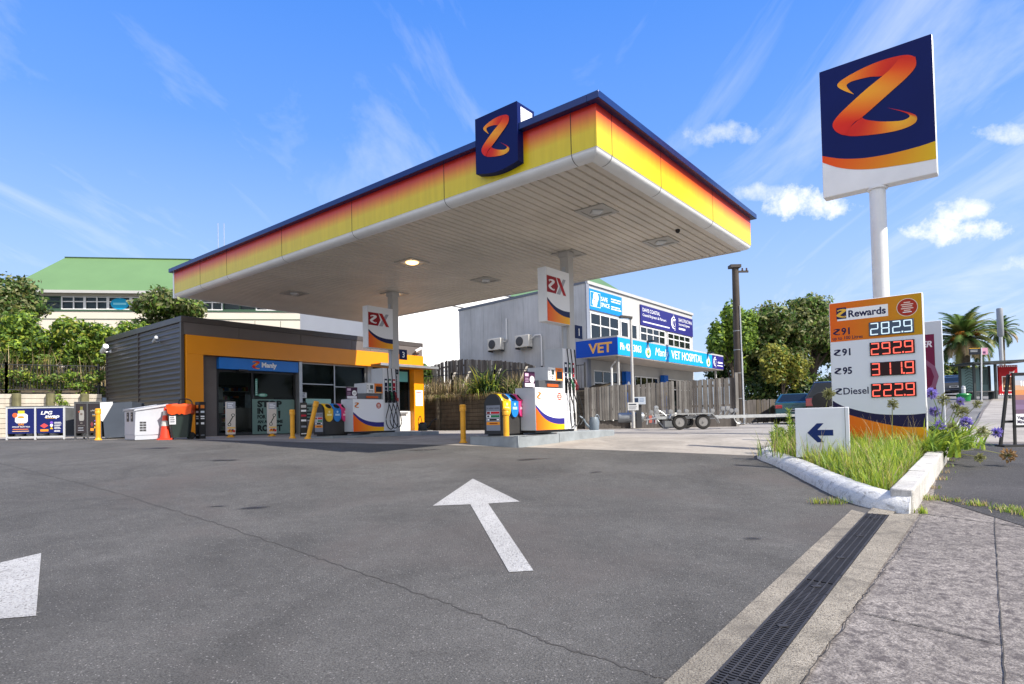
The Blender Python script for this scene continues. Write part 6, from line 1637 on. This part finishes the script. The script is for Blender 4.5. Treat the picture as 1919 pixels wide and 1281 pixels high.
# each profile starts at the rear bumper; rear faces -y
def finish(t, paint, wid, L_, Wd, belt, gl, rear, lampz, wr, wb, plate, side):
    hw = Wd/2
    mb = MB(); (y0, z0), (y1, z1) = rear
    nrm = Vector((0, -(z1-z0), (y1-y0))).normalized()*.012
    w0, w1 = wid(z0, 0)-.10, wid(z1, 0)-.12
    mb.face([(-w0, y0+nrm.y, z0+nrm.z), (w0, y0+nrm.y, z0+nrm.z), (w1, y1+nrm.y, z1+nrm.z), (-w1, y1+nrm.y, z1+nrm.z)], CGL); obj('rear_window', mb, t, smooth=0)
    for s_ in (-1, 1):
        mb = MB(); pts = side
        mb.poly([(s_*(wid(z, 0)+.006), y, z) for y, z in pts], CGL); obj('side_window', mb, t, smooth=0)
        mb = MB(); mb.box(min(s_*(hw-.30), s_*(hw-.01)), max(s_*(hw-.30), s_*(hw-.01)), -.015, .10, lampz[0], lampz[1], TLR); obj('tail_lamp', mb, t, bev=.02)
        for yy in wb:
            mb = MB(); xx = s_*(hw-.10)
            mb.lathe([(wr*.6, -.10), (wr*.95, -.10), (wr, -.07), (wr, .07), (wr*.95, .10), (wr*.6, .10)], TR, (xx, yy, wr), 24, ax='x', cap=False); w_ = obj('wheel', mb, t)
            mb = MB(); mb.lathe([(wr*.62, .08*s_), (wr*.5, .06*s_), (wr*.15, .09*s_)], RM, (xx, yy, wr), 20, ax='x'); obj('rim', mb, w_)
    mb = MB(); mb.rect(-.26, .26, plate[1], plate[1]+.12, PR, rgb(222,224,226), plate[0]); lines(mb, -.2, .2, plate[1]+.095, 1, .07, .1, rgb(60,62,70), plate[0]-.003, .01); obj('number_plate', mb, t, smooth=0)
    mb = MB(); mb.box(-hw*.96, hw*.96, -.05, .15, .28, .48, paint if True else BLACK); obj('rear_bumper', mb, t, bev=.05)
x, y = 12.95, 27.6
prof = [(0,.30),(0,.78),(.06,.98),(.55,1.02),(1.05,1.40),(1.6,1.45),(2.4,1.42),(3.1,1.02),(4.1,.86),(4.35,.62),(4.35,.28),(3.75,.24),(3.6,.24),(3.1,.24),(1.1,.24),(.5,.24)]
t, p_, w_ = car('green_sedan', 'dark green sedan seen from behind beyond the small arrow sign', (x, y, h(x, y)), RAD(-22), 4.35, 1.75, prof, .98, 1.45, (.008, .060, .058), None, None)
finish(t, p_, w_, 4.35, 1.75, .98, 1.45, ((.56, 1.03), (1.03, 1.385)), (.72, .88), .31, (.85, 3.35), (-.02, .56), [(1.0, 1.02), (1.30, 1.33), (2.3, 1.33), (2.85, 1.02)])
x, y = 13.45, 25.6
prof = [(0,.42),(0,1.08),(.06,1.16),(.30,1.80),(.55,1.86),(2.9,1.86),(3.6,1.18),(4.5,1.05),(4.6,.8),(4.6,.42),(3.9,.36),(1.0,.36)]
t, p_, w_ = car('black_off_roader', 'black off road wagon with red tail lamp, half hidden by the price sign', (x, y, h(x, y)), RAD(-30), 4.6, 1.85, prof, 1.14, 1.86, (.006, .004, .005), None, None)
finish(t, p_, w_, 4.6, 1.85, 1.14, 1.86, ((.075, 1.2), (.28, 1.74)), (.78, 1.1), .38, (.9, 3.6), (-.02, .62), [(.45, 1.22), (.58, 1.74), (2.8, 1.74), (3.3, 1.22)])
mb = MB(); mb.lathe([(.2, -.20), (.36, -.19), (.38, -.12), (.36, -.02), (.2, -.01)], TR, (-.30, 0, .98), 24, ax='y'); obj('spare_wheel', mb, t)
x, y = 31.1, 42.5
prof = [(0,.30),(0,.78),(.06,.96),(.60,1.0),(1.15,1.36),(1.7,1.42),(2.5,1.39),(3.2,1.0),(4.2,.86),(4.5,.62),(4.5,.28),(3.75,.24),(3.1,.24),(1.1,.24),(.5,.24)]
t, p_, w_ = car('dark_sedan', 'dark blue sedan parked left of the bus shelter under the palm', (x, y, h(x, y)), RAD(-34), 4.5, 1.78, prof, .96, 1.42, (.010, .014, .026), None, None)
finish(t, p_, w_, 4.5, 1.78, .96, 1.42, ((.61, 1.01), (1.13, 1.345)), (.70, .88), .31, (.85, 3.45), (-.02, .58), [(1.1, 1.0), (1.35, 1.31), (2.4, 1.31), (2.95, 1.0)])
x, y = 37.0, 50.5
t2 = car('blue_sedan', 'second blue car roof just visible behind the dark sedan', (x, y, h(x, y)+.12), RAD(-34), 4.5, 1.78, prof, .96, 1.42, (.02, .05, .12), None, None)
finish(t2[0], t2[1], t2[2], 4.5, 1.78, .96, 1.42, ((.61, 1.01), (1.13, 1.345)), (.70, .88), .31, (.85, 3.45), (-.02, .58), [(1.1, 1.0), (1.35, 1.31), (2.4, 1.31), (2.95, 1.0)])
# ------------------------------------------------------------------ foliage
NR = np.random.default_rng(11)
LG = {k: leafmat('leaf_'+k, tuple(min(.62, q*1.75) for q in c), .42) for k, c in dict(fresh=(.13, .20, .030), mid=(.065, .115, .022), dark=(.030, .058, .016), olive=(.12, .125, .035), yellow=(.23, .22, .04), deep=(.018, .035, .012), dry=(.21, .15, .08), straw=(.34, .27, .15), reed=(.085, .13, .030), lime=(.235, .29, .035), pale=(.17, .18, .085)).items()}
BRK = mat('tree_bark', (.11, .085, .065), rough=.95, var=.35, vs=3, streak=.3, bump=.5, bs=14)
def leaves(name, clumps, n, size, mats, wts, parent, shell=.55, asp=.55, up=.25):
    cl = np.array([c[:6] for c in clumps], float); w = np.array([c[6] if len(c) > 6 else 1 for c in clumps], float); w /= w.sum()
    ci = NR.choice(len(clumps), n, p=w)
    d = NR.normal(size=(n, 3)); d /= np.linalg.norm(d, axis=1)[:, None]
    r = shell+(1.06-shell)*NR.random(n)**.7
    lump = 1+.18*np.sin(d[:, 0]*5+ci)+.18*np.sin(d[:, 1]*6+ci*2)+.12*np.sin(d[:, 2]*7+ci*3)
    P = cl[ci, :3]+d*cl[ci, 3:6]*(r*lump)[:, None]
    nrm = d*.7+NR.normal(size=(n, 3))*.55+np.array([0, 0, up]); nrm /= np.linalg.norm(nrm, axis=1)[:, None]
    a = np.cross(nrm, NR.normal(size=(n, 3))); a /= np.linalg.norm(a, axis=1)[:, None]; b = np.cross(nrm, a)
    s = size*(.6+.9*NR.random(n))
    fold = nrm*(s*.18)[:, None]
    V = np.empty((n, 4, 3)); V[:, 0] = P-a*s[:, None]; V[:, 1] = P+b*(s*asp)[:, None]+fold; V[:, 2] = P+a*s[:, None]; V[:, 3] = P-b*(s*asp)[:, None]+fold
    me = bpy.data.meshes.new(name); me.vertices.add(n*4); me.vertices.foreach_set('co', V.reshape(-1))
    me.loops.add(n*4); me.loops.foreach_set('vertex_index', np.arange(n*4)); me.polygons.add(n); me.polygons.foreach_set('loop_start', np.arange(n)*4)
    for m in mats: me.materials.append(LG[m])
    cw = np.array([NR.dirichlet(np.array(wts)*3) for _ in clumps])
    mi = np.array([NR.choice(len(mats), p=.5*cw[c]+.5*np.array(wts)/sum(wts)) for c in ci]); me.polygons.foreach_set('material_index', mi)
    me.update(calc_edges=True)
    o = bpy.data.objects.new(name, me); COL.objects.link(o)
    if parent: o.parent = parent
    return o
def tree(name, lab, x, y, z0, crown, H, n, size, mats, wts, trunk=.2, group=None, limbs=6, seed=1, nclump=14, cat='tree'):
    """crown = (cz, rx, ry, rz) above z0"""
    R_ = random.Random(seed); t = thing(name, lab, cat, (x, y, z0), R_.random()*0, group)
    cz, rx, ry, rz = crown
    cls = []
    for k in range(nclump):
        a = R_.random()*2*math.pi; el_ = R_.uniform(-.75, 1); rr = R_.uniform(.45, .85); c = math.sqrt(max(0, 1-el_*el_))
        s = R_.uniform(.26, .44)
        cls.append((rx*rr*c*math.cos(a), ry*rr*c*math.sin(a), cz+rz*rr*el_, rx*s, ry*s, rz*s*.9, s*s))
    cls.append((0, 0, cz, rx*.45, ry*.45, rz*.45, .12))
    leaves('crown', cls, n, size, mats, wts, t)
    mb = MB(); pts = [(0, 0, -.3), (R_.uniform(-.1, .1), R_.uniform(-.1, .1), cz*.35), (R_.uniform(-.25, .25), R_.uniform(-.2, .2), cz*.75), (R_.uniform(-.3, .3), R_.uniform(-.3, .3), cz+rz*.4)]
    mb.tube(smoothline(pts, 4), [trunk*(1-.75*k/12) for k in range(13)], BRK, 8)
    for c in cls[:limbs]:
        s = Vector((pts[1][0], pts[1][1], cz*R_.uniform(.4, .75))); e_ = Vector(c[:3]); m_ = s.lerp(e_, .5)+Vector((0, 0, .15*rz))
        mb.tube(smoothline([s, m_, e_], 4), [trunk*.5*(1-.8*k/8) for k in range(9)], BRK, 6)
    obj('trunk', mb, t); return t
def blades(name, bases, fn, mats, parent=None, wid=.02, seg=4):
    """bases: list of (x,y,z); fn() -> (azimuth, length, lean, width factor)"""
    mb = MB()
    for (x, y, z) in bases:
        az, ln, le, wf = fn(); d = Vector((math.cos(az), math.sin(az), 0)); s_ = Vector((-d.y, d.x, 0)); m_ = LG[rnd.choice(mats)]
        p = Vector((x, y, z)); an = le*.25; rows = []
        for k in range(seg+1):
            w = wid*wf*(1-(k/seg)**1.6)*.5+.0006
            rows.append([p-s_*w, p+s_*w]); st = ln/seg; p = p+(d*math.sin(an)+Vector((0, 0, 1))*math.cos(an))*st; an += le/seg*1.1
        mb.grid(rows, m_)
    return obj(name, mb, parent, smooth=0)

# right hand trees
tree('leafy_tree', 'narrow bright green tree left of the power pole', 14.6, 40, .2, (5.1, 1.45, 1.4, 2.6), 8, 9500, .12, ('fresh', 'mid', 'lime', 'dark'), (5, 3, 1.5, 1), .14, 'trees behind the parked cars', seed=3)
tree('leafy_tree', 'dark broad tree between the power pole and the price sign', 17.7, 41.5, .2, (5.0, 3.2, 2.2, 2.7), 8, 17000, .135, ('mid', 'pale', 'olive', 'dark'), (3, 3, 3, 2), .25, 'trees behind the parked cars', seed=5)
tree('leafy_tree', 'tall spreading tree rising behind the price sign', 21.4, 43, .2, (6.2, 3.2, 2.4, 2.7), 9, 19000, .135, ('mid', 'pale', 'olive', 'fresh', 'dark'), (3, 4, 2.5, 1, 1.5), .3, 'trees behind the parked cars', seed=8)
tree('leafy_tree', 'tree with grey green crown hidden mostly by the price sign and pole', 25.6, 45, .4, (5.6, 3.0, 2.4, 2.8), 9, 12000, .14, ('mid', 'pale', 'olive', 'dark'), (3, 4, 2, 2), .28, 'trees behind the parked cars', seed=12)
tree('leafy_tree', 'dark tree filling the gap just right of the power pole', 15.9, 43.5, .2, (4.6, 2.3, 2.0, 2.5), 8, 11000, .14, ('mid', 'dark', 'olive', 'deep'), (3, 4, 2, 1.5), .2, 'trees behind the parked cars', seed=17)
tree('leafy_tree', 'dark low tree behind the green sedan between two taller trees', 20.0, 46.5, .2, (4.2, 3.4, 2.2, 2.6), 8, 11000, .15, ('mid', 'dark', 'olive', 'deep'), (3, 4, 2, 1.5), .2, 'trees behind the parked cars', seed=19)
tree('yellow_shrub', 'yellow leaved shrub under the dark broad tree', 16.9, 37.5, .1, (3.0, 1.7, 1.1, 1.7), 5, 5600, .11, ('yellow', 'olive', 'mid'), (4, 3, 2), .1, None, seed=4, cat='shrub')
t = thing('dark_hedge', 'dark undergrowth below the trees behind the parked cars', 'hedge', (18.8, 38.5, 0))
leaves('foliage', [(-3.2+1.35*k, .3*math.sin(k*2), 1.6+.4*math.sin(k*1.7), 1.0, .8, 1.5, 1) for k in range(8)], 11000, .13, ('deep', 'dark', 'mid', 'olive'), (4, 3, 2, 1.2), t)
mb = MB()
for k in range(16): mb.tube([(-3.5+.6*k, .2, 0), (-3.4+.6*k+rnd.uniform(-.3, .3), .1, 1.6), (-3.4+.6*k+rnd.uniform(-.5, .5), 0, 3)], [.04, .03, .015], BRK, 5)
obj('stems', mb, t)
# left hand vegetation
tree('leafy_tree', 'dark round tree at the left edge above the hedge', -25.0, 30, 2.5, (3.3, 2.2, 1.8, 2.1), 6, 8500, .11, ('mid', 'pale', 'olive', 'dark'), (3, 3, 2, 2), .18, 'trees left of the shop', seed=21)
tree('leafy_tree', 'dense dark tree in front of the green roof', -17.9, 31.5, 2.6, (3.35, 2.35, 1.8, 1.55), 6, 10500, .11, ('mid', 'pale', 'olive', 'dark', 'fresh'), (3, 3.5, 2, 2, 1), .18, 'trees left of the shop', seed=24)
for k, (x, y, z, rx, rz, lab) in enumerate(((-24.3, 26.2, 2.2, 1.7, 1.3, 'bright yellow green shrub at the left edge above the railing'), (-21.9, 26.9, 2.2, 1.6, 1.25, 'bright yellow green shrub above the middle railing post, left of centre'), (-19.7, 27.6, 2.3, 1.6, 1.2, 'bright yellow green shrub in the middle of the hedge row'), (-17.6, 28.3, 2.4, 1.5, 1.2, 'bright yellow green shrub touching the back of the charcoal shop wall'), (-15.3, 29.6, 2.5, 1.5, 1.0, 'bright yellow green shrub showing just above the shop roof edge'))):
    tree('hedge_shrub', lab, x, y, z, (1.85, rx*1.08, 1.0, rz*1.08), 3, 8600, .088, ('fresh', 'lime', 'mid', 'dark', 'yellow'), (4, 1.9, 3, 1.8, .8), .06, 'shrubs in the hedge left of the shop', seed=30+k, nclump=18)
B_ = []
for k in range(2600):
    x = rnd.uniform(-27, -15.6); y = 20.4+(x+27.5)*.55+rnd.uniform(1.6, 4.4); B_.append((x, y, 2.1+rnd.uniform(0, 1.0)))
o = blades('dry_undergrowth', B_, lambda: (rnd.uniform(0, 6.28), rnd.uniform(.6, 1.5), rnd.uniform(.1, 1.1), rnd.uniform(.6, 1.3)), ('dry', 'deep', 'dry', 'dark', 'olive', 'deep', 'straw'), wid=.03)
o['kind'] = 'stuff'
cls = []
for k in range(60):
    x = -27.3+10.0*k/59; y = 19.9+(x+27.5)*.55+rnd.uniform(.1, 1.2); cls.append((x, y, 2.0+rnd.uniform(-.05, .75), rnd.uniform(.25, .5), .3, rnd.uniform(.12, .32), 1))
for k in range(5): cls.append((-18.6+rnd.uniform(-.6, .8), 24.4+rnd.uniform(-.3, .3), 1.75-.12*k, .22, .10, .14, .25))
o = leaves('ivy', cls, 9500, .062, ('fresh', 'mid', 'lime', 'olive', 'dry'), (4, 3, 2, 2, 1.4), None); o['kind'] = 'stuff'; o.name = 'ivy'
tree('roof_edge_shrub', 'pale green shrub showing above the shop parapet, left of the hanging sign', -9.0, 33.5, 2.6, (1.75, 1.25, .8, .65), 3, 1900, .11, ('fresh', 'lime', 'mid'), (4, 2, 3), .07, None, seed=44, cat='shrub')
tree('green_shrub', 'green shrub beside the yellow end of the shop', -4.8, 33.4, 2.0, (1.0, .75, .6, .75), 3, 1700, .10, ('fresh', 'mid', 'dark'), (3, 4, 2), .06, None, seed=45, cat='shrub')
tree('green_shrub', 'dark creeper hanging over the brown paling fence', .2, 32.4, 1.9, (1.3, .55, .3, .6), 3, 1100, .09, ('mid', 'dark', 'fresh'), (4, 3, 1), .04, None, seed=46, cat='shrub')
# flax and dry plants on the bank behind the pumps
t = thing('flax_plant', 'large flax clump with long drooping strap leaves above the dark wall', 'plant', (-1.25, 29.2, 1.6))
blades('leaves', [(rnd.gauss(0, .30), rnd.gauss(0, .22), rnd.uniform(0, .15)) for _ in range(300)], lambda: (rnd.uniform(0, 6.28), rnd.uniform(.9, 1.9), rnd.uniform(.7, 2.6), rnd.uniform(.7, 1.3)), ('reed', 'dark', 'deep', 'deep', 'yellow', 'lime', 'dark'), t, .085, 6)
t = thing('flax_plant', 'smaller flax clump at the back of the right triple bin', 'plant', (.15, 28.2, 1.6))
blades('leaves', [(rnd.gauss(0, .22), rnd.gauss(0, .18), rnd.uniform(0, .1)) for _ in range(160)], lambda: (rnd.uniform(0, 6.28), rnd.uniform(.7, 1.3), rnd.uniform(.8, 2.4), rnd.uniform(.7, 1.2)), ('reed', 'dark', 'olive', 'straw', 'deep'), t, .05, 6)
B_ = []
for k in range(3000):
    f = rnd.random(); x = -5.2+8.0*f; y = 31.9-5.4*f+rnd.uniform(.2, 2.0)
    if abs(x+1.25) < 1.0 and y < 30.3: continue
    B_.append((x, y, 1.6+rnd.uniform(0, .3)))
o = blades('dry_bank_grass', B_, lambda: (rnd.uniform(0, 6.28), rnd.uniform(.35, 1.25), rnd.uniform(.2, 1.7), rnd.uniform(.6, 1.4)), ('dry', 'straw', 'dry', 'straw', 'olive'), wid=.03); o['kind'] = 'stuff'
B_ = []
for k in range(260):
    f = rnd.random(); x = -5.0+4.5*f; y = 31.3-3.0*f; B_.append((x, y, 1.6))
o = blades('dry_hanging_grass', B_, lambda: (rnd.uniform(3.6, 5.6), rnd.uniform(.4, .9), rnd.uniform(2.2, 3.2), 1), ('dry', 'straw', 'olive'), wid=.03, seg=6); o['kind'] = 'stuff'
# palms
def palm(lab, x, y, z0, th, R_, nf, tr, seed):
    rr = random.Random(seed); t = thing('palm_tree', lab, 'palm tree', (x, y, z0), 0, 'palms by the street')
    mb = MB(); mb.tube([(0, 0, -.5), (.05, 0, th*.5), (0, 0, th)], [tr*1.15, tr, tr*1.25], mat('palm_trunk', (.15, .12, .09), rough=.95, var=.4, vs=5, bump=.6, bs=10), 14)
    mb.lathe([(tr*1.2, th-.9), (tr*2.0, th-.4), (tr*1.9, th), (tr*.9, th+.5)], mat('palm_boss', (.13, .10, .06), rough=.95, var=.5, vs=8, bump=.8, bs=8), n=14); obj('trunk', mb, t)
    mb = MB()
    for k in range(nf):
        el_ = math.pi*.49-(k/nf)**.9*2.05+rr.uniform(-.12, .12); az = k*2.39996+rr.uniform(-.2, .2); L_ = R_*rr.uniform(.85, 1.1)
        d = Vector((math.cos(az), math.sin(az), 0)); p = Vector((0, 0, th+.1)); an = el_; n = 11; m_ = LG[rr.choice(('reed', 'mid', 'olive', 'dark') if k < nf*.72 else ('dry', 'olive', 'deep', 'dark'))]
        pts = []
        for j in range(n+1): pts.append(p.copy()); p = p+(d*math.cos(an)+Vector((0, 0, math.sin(an))))*(L_/n); an -= .055+.016*j
        s_ = Vector((-d.y, d.x, 0))
        for j in range(1, n):
            tdir = (pts[j+1]-pts[j]).normalized(); w = R_*.17*math.sin(math.pi*(.12+.8*j/n))
            for q in range(3):
                c = pts[j].lerp(pts[j+1], q/3)
                for sg in (-1, 1):
                    tip = c+(s_*sg*.9+tdir*.75+Vector((0, 0, -.25)))*w
                    mb.face([c-tdir*.085*R_/4, c+tdir*.085*R_/4, tip], m_)
        for j in range(n): mb.face([pts[j]-s_*.035, pts[j]+s_*.035, pts[j+1]+s_*.025, pts[j+1]-s_*.025], LG['olive'])
    obj('fronds', mb, t, smooth=0)
    if R_ > 3:
        o = leaves('fruit_stalks', [(-1.1, -1.2, th+.55, .55, .35, .3, 1), (.7, -1.3, th+.6, .6, .35, .3, 1), (-1.9, -.9, th+.1, .4, .3, .3, .6)], 500, .11, ('fruit',), (1,), t)
LG['fruit'] = leafmat('leaf_fruit', (.55, .22, .03))
palm('large date palm with orange fruit stalks left of the antenna pole', 54.0, 72, 2.6, 6.3, 4.35, 95, .55, 3)
palm('smaller palm to the right of the antenna pole', 62.6, 77, 2.8, 7.6, 2.5, 56, .30, 9)
tree('leafy_tree', 'dark bush below the large palm behind the dark sedan', 52, 70, 2.4, (1.8, 4.0, 2.0, 1.7), 3, 4200, .2, ('yellow', 'mid', 'dark', 'olive'), (2, 3, 4, 2), .2, None, seed=60, cat='bush')

# ------------------------------------------------------------------ planter vegetation
wallv = lambda a: -4.03
def inside(x, y):
    a, b = uv(x, y)
    if b < -4.0 or a < -.75 or a > 7.5: return False
    # kerb line limit
    best = None
    for p in kerb_line:
        if best is None or abs(p.y-y) < abs(best.y-y): best = p
    return x > best.x+.27
B_ = []
while len(B_) < 8500:
    a = rnd.uniform(-.6, 5.6); b = rnd.uniform(-4.0, -1.2); x, y, _ = S(a, b)
    if not inside(x, y): continue
    if 4.45 < a < 4.95 and -3.97 < b < -2.4: continue
    # thinner at the far tip and left of the arrow sign
    if b > -2.2 and rnd.random() < .55: continue
    B_.append((x, y, h(x, y)+.12))
o = blades('planter_grass', B_, lambda: (rnd.uniform(0, 6.28), rnd.choice((1, 1, 1, 1.5))*rnd.uniform(.16, .34), rnd.uniform(.2, 1.35), rnd.uniform(.6, 1.3)), ('lime', 'fresh', 'lime', 'fresh', 'lime', 'lime', 'fresh', 'mid', 'straw', 'yellow'), wid=.016, seg=4); o['kind'] = 'stuff'
# seed grass stalks
B_ = [SG(rnd.uniform(2.5, 5.0), rnd.uniform(-3.9, -3.0), .15) for _ in range(60)]
o = blades('seed_grass', B_, lambda: (rnd.uniform(0, 6.28), rnd.uniform(.5, .75), rnd.uniform(.3, .9), .5), ('straw', 'dry'), wid=.008, seg=5); o['kind'] = 'stuff'
# upright leafy weed left of the arrow sign
def weed(lab, x, y, hs):
    t = thing('leafy_weed', lab, 'plant', (x, y, h(x, y)+.12), 0, 'tall weeds in the planter')
    mb = MB(); ml = MB()
    for k, (dx, dy, H) in enumerate(hs):
        P = smoothline([(dx*.3, dy*.3, 0), (dx*.7, dy*.7, H*.5), (dx, dy, H)], 5); mb.tube(P, [.014-.009*i/(len(P)-1) for i in range(len(P))], LG['fresh'], 6)
        n = int(H*150)
        for j in range(n):
            f = .15+.85*j/n; i = min(len(P)-2, int(f*(len(P)-1))); c = P[i].lerp(P[i+1], f*(len(P)-1)-i); az = j*2.4; d = Vector((math.cos(az), math.sin(az), .35+.9*f)).normalized(); s_ = d.cross(Vector((0, 0, 1))).normalized(); L_ = rnd.uniform(.09, .15)*(1.1-.3*f)
            ml.face([c, c+d*L_*.5+s_*.011, c+d*L_-Vector((0, 0, .02)), c+d*L_*.5-s_*.011], LG[rnd.choice(('fresh', 'lime', 'mid'))])
    obj('stems', mb, t); obj('leaves', ml, t, smooth=0)
weed('tall upright leafy weed left of the small arrow sign', 4.90, 10.6, [(-.05, 0, .78), (.16, .05, .74), (.05, .1, .55), (-.16, .05, .45)])
weed('pale leafy weed behind the tip of the planter kerb', 5.05, 11.6, [(0, 0, .42), (.1, .1, .36), (-.1, 0, .3)])
B_ = [(4.75+rnd.gauss(0, .22), 10.3+rnd.gauss(0, .35), -.32) for _ in range(260)]
o = blades('dry_tuft', B_, lambda: (rnd.uniform(0, 6.28), rnd.uniform(.25, .6), rnd.uniform(.2, 1.2), 1), ('straw', 'dry', 'fresh', 'lime', 'mid'), wid=.012, seg=5); o['kind'] = 'stuff'
# agapanthus
PUR = leafmat('petal_purple', (.36, .30, .68), .4, .2); SEED = leafmat('seed_head', (.36, .36, .17), .2, .4); SEEDB = leafmat('seed_head_brown', (.40, .25, .11), .2, .4)
def agap(lab, px0, py0, depth, heads, nl, spread, az=None):
    d = pix_ray(px0, py0); t_ = depth/d.y; P0 = Vector((d.x*t_, depth, 0)); z0 = h(P0.x, P0.y)+.14
    t = thing('agapanthus_plant', lab, 'plant', (P0.x, P0.y, z0), 0, 'agapanthus plants in the planter')
    if nl: blades('leaves', [(rnd.gauss(0, spread), rnd.gauss(0, spread*.8), 0) for _ in range(nl)], (lambda: (rnd.uniform(0, 6.28) if az is None else rnd.gauss(az, 1.1), rnd.uniform(.40, .85), rnd.uniform(.7, 2.1), rnd.uniform(.7, 1.2))), ('lime', 'fresh', 'fresh', 'mid', 'lime'), t, .046, 6)
    for (hx, hy, kind, r) in heads:
        dep = depth+rnd.uniform(-.35, .3); dd = pix_ray(hx, hy); tt = dep/dd.y; tip = Vector((dd.x*tt, dep, .40+dd.z*tt))-Vector((P0.x, P0.y, z0))
        b0 = Vector((rnd.uniform(-.1, .1), rnd.uniform(-.1, .1), 0)) if nl else Vector((0, 0, 0))
        mid = b0.lerp(tip, .55)+Vector((0, 0, .10*tip.xy.length))
        mb = MB(); mb.tube(smoothline([b0, mid, tip], 6), [.009-.004*i/12 for i in range(13)], LG['olive' if kind else 'fresh'], 6); st = obj('flower_stem', mb, t)
        mh = MB()
        for k in range(70):
            v = Vector((rnd.gauss(0, 1), rnd.gauss(0, 1), rnd.gauss(0, 1)+.25)).normalized()*r*1.3*rnd.uniform(.6, 1.1); s_ = v.cross(Vector((.3, .5, .8))).normalized(); u_ = v.cross(s_).normalized()
            m_ = PUR if (kind == 0 or (kind == 3 and v.x > 0)) else (SEEDB if kind == 2 else SEED)
            c = tip+v; q = r*(.60 if kind == 0 else .42)
            mh.tube([tip, tip+v*.8], .0022, LG['olive'], 4)
            for _ in range(2):
                ax_ = s_*math.cos(_*1.57)+u_*math.sin(_*1.57); mh.face([c-ax_*q*.5-v*.15, c-v.normalized()*q*.5, c+ax_*q*.5-v*.15, c+v.normalized()*q*.9], m_)
        hd = obj('flower_head', mh, st, smooth=0)
agap('big agapanthus clump right of the price sign with purple and green heads', 1772, 838, 11.1, [(1746, 737, 0, .07), (1768, 748, 1, .075), (1752, 771, 0, .065), (1762, 797, 0, .06), (1790, 762, 1, .06), (1803, 772, 1, .085), (1800, 752, 0, .05), (1810, 791, 0, .075), (1832, 757, 1, .055), (1786, 800, 1, .06)], 260, .24)
agap('sprawling agapanthus with stems lying low over the footpath', 1752, 866, 10.0, [(1843, 810, 1, .07), (1868, 810, 0, .055), (1890, 853, 2, .085), (1837, 858, 1, .06)], 110, .15, -.6)
agap('single dry agapanthus stem standing in front of the price sign', 1672, 842, 10.2, [(1672, 758, 1, .07)], 0, .02)
agap('single drooping agapanthus stem above the small arrow sign', 1533, 845, 10.9, [(1553, 738, 1, .08)], 0, .02)
# weeds in the joints
def tuft(x, y, n, r, ln, mats=('lime', 'fresh', 'straw', 'dry')):
    o = blades('weed_tuft', [(x+rnd.gauss(0, r), y+rnd.gauss(0, r*.6), h(x, y)+.01) for _ in range(n)], lambda: (rnd.uniform(0, 6.28), rnd.uniform(.4, 1)*ln, rnd.uniform(.4, 1.6), 1), mats, wid=.008, seg=3); o['kind'] = 'stuff'
tuft(3.70, 7.08, 120, .10, .10, ('olive', 'fresh', 'dry', 'mid', 'lime')); tuft(3.56, 7.10, 50, .05, .09, ('lime', 'yellow'))
tuft(4.36, 6.52, 40, .03, .12, ('lime', 'yellow', 'fresh'))
for k in range(9): tuft(4.95+.10*k*.9+rnd.uniform(-.05, .05), 7.35-.13*k+rnd.uniform(-.05, .05), 60, .07, .08, ('dry', 'straw', 'fresh', 'lime', 'mid'))
for k in range(6): tuft(5.35+.05*k, 6.55-.13*k, 70, .08, .09, ('fresh', 'lime', 'mid', 'straw'))
for k in range(7): tuft(S(.3+k*.8, -4.31)[0], S(.3+k*.8, -4.31)[1], 26, .06, .09, ('dry', 'straw', 'fresh'))

# unseen trees added across the street to darken the shop glass reflections
for k, (a, b) in enumerate(((-6, -27), (2, -29), (9, -27), (17, -30), (26, -28), (36, -29))):
    x, y, _ = S(a, b)
    tree('reflection_tree', 'unseen leafy tree added across the street, mirrored as dark foliage in the shop glass', x, y, -1.2+.05*max(0, a), (5.2, 4.2, 3.2, 3.6), 8, 3000, .34, ('mid', 'dark', 'deep'), (3, 4, 3), .25, 'trees added across the street', seed=70+k, nclump=12)
